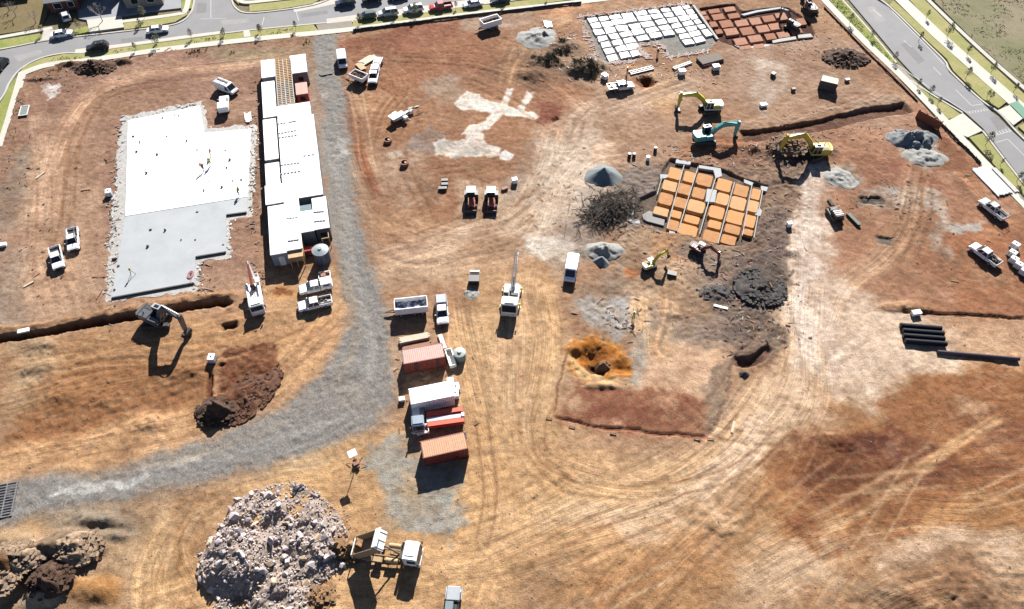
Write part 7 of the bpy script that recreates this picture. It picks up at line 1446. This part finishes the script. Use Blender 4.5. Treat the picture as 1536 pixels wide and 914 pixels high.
# instruments and hose on the slab
x, y = P(200, 414); LV = thing('laser_level', 'tripod laser level standing on the grey end of the slab', 'laser level', (x, y, .25))
for k in range(3): a = k * 2.094 + .4; MB().cyl((.5 * math.cos(a), .5 * math.sin(a), 0), (0, 0, 1.25), .035, n=6).build('leg', M_DARK, LV)
MB().cyl((0, 0, 1.25), (0, 0, 1.36), .16, n=10).build('head_plate', M_DARK, LV); MB().cyl((0, 0, 1.36), (0, 0, 1.7), .13, n=10).build('instrument', M_YEL, LV)
x, y = P(287, 414); HS = thing('hose_reel', 'pink hose coiled at the lower corner of the slab', 'hose', (x, y, .255)); g = MB()
for k in range(48): a = k * .5; b_ = a + .5; r0, r1 = .25 + a * .012, .25 + b_ * .012; g.bar((r0 * math.cos(a), r0 * math.sin(a) * 1.6, .05 + k * .001), (r1 * math.cos(b_), r1 * math.sin(b_) * 1.6, .05 + k * .001), .07, .07)
g.bar((.4, -.6, .05), (.3, -1.8, .05), .07, .07); g.build('coil', mat('pink_hose', alb(230, 150, 160), .5), HS); MB().cyl((0, 0, 0), (0, 0, .1), .15, n=10).build('hub', M_DARK, HS)
# --- people at work
def person(label, u, v, ang, top, hat, lean=0., z=None, arms=.25, pants=(.03, .04, .07)):
    x, y = P(u, v); z = zat(x, y) if z is None else z; R_ = thing('person', label, 'person', (x, y, z), ang, 'workers on the site')
    J = [((0, 0, .95), .16), ((lean * .25, 0, 1.2), .165), ((lean * .5, 0, 1.42), .17), ((lean * .6, 0, 1.54), .065), ((lean * .65, 0, 1.68), .10), ((0, .1, .9), .11), ((.04, .12, .5), .075), ((-.02, .13, .08), .055), ((.12, .13, .04), .05), ((0, -.1, .9), .11), ((.1, -.12, .5), .075), ((.02, -.13, .08), .055), ((.16, -.13, .04), .05),
         ((lean * .5, .22, 1.4), .07), ((lean * .5 + .05, .27, 1.12), .05), ((lean * .5 + arms, .22, .95), .04), ((lean * .5, -.22, 1.4), .07), ((lean * .5 + .05, -.27, 1.12), .05), ((lean * .5 + arms, -.22, .95), .04)]
    E_ = [(0, 1), (1, 2), (2, 3), (3, 4), (0, 5), (5, 6), (6, 7), (7, 8), (0, 9), (9, 10), (10, 11), (11, 12), (2, 13), (13, 14), (14, 15), (2, 16), (16, 17), (17, 18)]
    me = bpy.data.meshes.new('body'); me.from_pydata([j[0] for j in J], E_, []); o = link('body', me, R_); sk = o.modifiers.new('skin', 'SKIN'); sv = me.skin_vertices[0].data
    for i, j in enumerate(J): sv[i].radius = (j[1], j[1]); sv[i].use_root = (i == 0)
    o.modifiers.new('sub', 'SUBSURF').levels = 1; o.modifiers['sub'].render_levels = 1; me.materials.append(mat('work_trousers', pants, .9, dirt=.2))
    MB().frust((lean * .2 - .17, lean * .2 + .17, -.2, .2), 1.0, (lean * .5 - .16, lean * .5 + .16, -.25, .25), 1.47).build('vest', top, R_, bevel=.05); hx = lean * .65; MB().cyl((hx, 0, 1.7), (hx, 0, 1.82), .14, .08, 12).cyl((hx, 0, 1.69), (hx + .02, 0, 1.71), .17, n=12).build('hard_hat', hat, R_)
M_VO = mat('orange_vest', (.6, .18, .03), .7); M_VY = mat('yellow_vest', (.5, .55, .05), .7)
person('worker in orange vest bending over the white slab', 317, 236, .3, M_VO, M_WHITE, .5, .262, .35); person('worker in yellow vest and dark trousers next to the bending one on the white slab', 317, 250, 2., M_VY, M_WHITE, .2, .262); person('worker in yellow vest crouching along the white slab edge by the grey part', 359, 295, 1., M_VY, M_YEL, .6, .262, .4); person('worker in orange vest with white hat alone on the white slab', 307, 258, 2.6, M_VO, M_WHITE, .7, .262, .4)
person('worker in dark clothes on the path into the white raft', 986, 83, 1.2, M_DARK, M_WHITE); person('worker in dark red shirt standing below the white raft near the steel pipes', 940, 112, 0., M_DTIMB, M_WHITE); person('worker in yellow vest at the right hand end of the crushed rock', 950, 478, 1., M_VY, M_WHITE)
# --- saplings along the streets
M_LEAF = mat('sapling_leaf', alb(128, 132, 88), .9, var=.4, dirt=.3, scale=3, dirtcol=alb(120, 104, 74)); M_TRUNK = mat('sapling_trunk', alb(104, 88, 72), .9)
def crown_mesh(seed, r_, h0, h1, n):
    rr = random.Random(seed); g = MB()
    for k in range(n):
        t_ = rr.random(); z = h0 + (h1 - h0) * t_; q = r_ * (.35 + .65 * math.sin(math.pi * min(1, t_ + .15))) * math.sqrt(rr.random()); a = rr.uniform(0, 6.28); c = Vector((q * math.cos(a), q * math.sin(a), z)); s_ = rr.uniform(.07, .16); R3 = Matrix.Rotation(rr.uniform(0, 6.28), 3, 'Z') @ Matrix.Rotation(rr.uniform(-1.2, 1.2), 3, 'X')
        g.add([c + R3 @ Vector(p) * s_ for p in ((-1, 0, 0), (0, -.6, .1), (1, 0, 0), (0, .6, .1))], [(0, 1, 2, 3)])
    return g.mesh('crown', M_LEAF)
def trunk_mesh(seed, h):
    rr = random.Random(seed); g = MB(); g.cyl((0, 0, -.1), (.03, .02, h * .55), .045, .03, 7); g.cyl((.03, .02, h * .55), (0, 0, h * .95), .03, .01, 6)
    for k in range(7): z = h * rr.uniform(.4, .85); a = rr.uniform(0, 6.28); l_ = rr.uniform(.3, .7); g.cyl((.02, .01, z), (l_ * math.cos(a), l_ * math.sin(a), z + l_ * .8), .018, .006, 5)
    return g.mesh('trunk', M_TRUNK)
CRM = [crown_mesh(i, (.55, .75, .45, .9)[i], (.9, 1.0, .8, 1.1)[i], (2.3, 2.7, 2.0, 3.1)[i], (170, 230, 120, 300)[i]) for i in range(4)]; TRM = [trunk_mesh(i, (2.3, 2.7, 2.0, 3.1)[i]) for i in range(4)]
def sapling(label, u, v, k, s_=1., group=None, z=-.02):
    x, y = P(u, v); R_ = thing('sapling', label, 'tree', (x, y, z), rnd.uniform(0, 6.28), group); R_.scale = (s_, s_, s_); link('trunk', TRM[k], R_); link('crown', CRM[k], R_)
for i, (u, v) in enumerate(((204, 76), (236, 70), (238, 62), (288, 58), (337, 52), (336, 58), (389, 48), (392, 52), (444, 45), (540, 36), (592, 29), (624, 25), (684, 13), (756, 5), (820, 0))): sapling('thin young street tree on the grass strip beside the footpath', u, v, i % 4, rnd.uniform(.75, 1.1), 'young trees on the street verge')
for i, (u, v) in enumerate(((1274, 36), (1306, 58), (1340, 92), (1376, 130), (1394, 142), (1406, 158), (1478, 218), (1500, 248), (1530, 282), (1525, 272))): sapling('thin young tree on the grass between side street and site footpath', u, v, (i * 3 + 1) % 4, rnd.uniform(.7, 1.1), 'young trees between side street and site')
for i, (u, v) in enumerate(((1378, 62), (1448, 118), (1480, 146), (1484, 150), (1389, 28), (1420, 56), (1450, 82), (1486, 110), (1520, 138))): sapling('thin young tree on the grass strip across the side street', u, v, (i * 5 + 2) % 4, rnd.uniform(.7, 1.15), 'young trees across the side street')
sapling('fuller young tree by the drive in front of the shaded house', 217, 28, 3, 1.0); sapling('slim young tree at the kerb beside the driveway', 211, 40, 2, 1.0); sapling('small bushy tree at the drive edge by the white sedan', 120, 44, 3, .8); sapling('round shrub beside the brown lawn drive', 65, 52, 3, .7)
# bare pale tree on the brown lawn
def bare_tree(label, u, v, h, seed, m):
    rr = random.Random(seed); x, y = P(u, v); R_ = thing('bare_tree', label, 'tree', (x, y, -.06)); tr = MB(); br = MB()
    tr.cyl((0, 0, -.1), (.05, 0, h * .35), .11, .08, 8)
    def grow(p, d, l_, r_, dep):
        e = p + d * l_; br.cyl(tuple(p), tuple(e), r_, r_ * .65, 6)
        if dep:
            for k in range(3): a = Vector((rr.gauss(0, .55), rr.gauss(0, .55), rr.uniform(.1, .6))); grow(e, (d + a).normalized(), l_ * .72, r_ * .62, dep - 1)
    for k in range(4): a = k * 1.57 + rr.uniform(-.4, .4); grow(Vector((.05, 0, h * .33)), Vector((math.cos(a) * .7, math.sin(a) * .7, .7)).normalized(), h * .28, .06, 3)
    tr.build('trunk', m, R_); br.build('crown', m, R_)
M_PB = mat('pale_bark', alb(226, 214, 204), .8)
bare_tree('bare pale branched tree in the middle of the brown lawn', 24, 24, 3.2, 1, M_PB); bare_tree('bare dark branched bush at the left of the brown lawn', 14, 16, 2.2, 2, mat('purple_bark', alb(110, 80, 90), .9)); bare_tree('bare pinkish tree at the right corner of the brown lawn', 54, 34, 2.6, 3, mat('pink_bark', alb(230, 200, 196), .8)); bare_tree('slim pale trunked tree on the driveway strip', 154, 32, 4.2, 4, M_PB)
# --- houses on the far side of the street
def house(label, pl, pr, depth, h, wallm, roofm, pitch=1.6, eave=.5, garage=None, wins=()):
    a, b = Vector((*P(*pl), 0)), Vector((*P(*pr), 0)); d = b - a; L = d.length; R_ = thing('house', label, 'house', (a.x, a.y, -.02), math.atan2(d.y, d.x), 'houses across the street')
    w_ = MB().box(0, L, 0, depth, 0, h).build('wall', wallm, R_); e = eave; z0, z1 = h + .002, h + pitch; k = min(L, depth) / 2
    MB().add([(-e, -e, z0), (L + e, -e, z0), (L + e, depth + e, z0), (-e, depth + e, z0), (k, depth / 2, z1), (max(L - k, k + .1), depth / 2, z1)], [(0, 1, 5, 4), (1, 2, 5), (2, 3, 4, 5), (3, 0, 4), (3, 2, 1, 0)]).build('roof', roofm, R_)
    MB().box(-e - .06, L + e + .06, -e - .12, -e, h - .1, h + .06).build('gutter', M_STEEL, R_)
    if garage: MB().box(garage[0], garage[1], -.06, -.002, 0, 2.2).build('garage_door', M_OFFW, R_)
    for (x0_, x1_, z0_, z1_) in wins: f_ = MB().box(x0_ - .08, x1_ + .08, -.05, -.002, z0_ - .08, z1_ + .08).build('window', M_WHITE, R_); MB().box(x0_, x1_, -.07, -.051, z0_, z1_).build('pane', M_GLASS, f_)
M_BRK = mat('dark_red_brick', alb(140, 86, 72), .9, var=.2, grain=.2, gscale=6); M_GRF = mat('grey_tin_roof', alb(176, 180, 188), .5, var=.06); M_RNDR = mat('cream_render', alb(196, 188, 174), .9)
house('brick house with grey tin roof behind the silver hatchback', (77, 20), (121, 14), 9, 2.7, M_BRK, M_GRF, wins=((1.2, 2.8, .9, 2.1), (4.2, 5.4, .9, 2.1)))
house('two storey rendered house at the head of the shaded driveway', (122, 0), (190, -9), 10, 5.6, M_RNDR, M_GRF, garage=(2., 7.), wins=((1.5, 3.2, 3.4, 4.7), (5.6, 7.4, 3.4, 4.7)))
house('low rendered house with grey roof by the street corner', (190, 13), (246, 7), 8, 2.8, M_RNDR, M_GRF, wins=((1.5, 3., .9, 2.1), (5., 6.5, .9, 2.1)))
house('house with dark roof behind the brown lawn', (-30, 2), (52, -10), 9, 2.7, M_BRK, mat('dark_tile_roof', alb(84, 72, 72), .7), wins=((3., 5., .9, 2.1),))
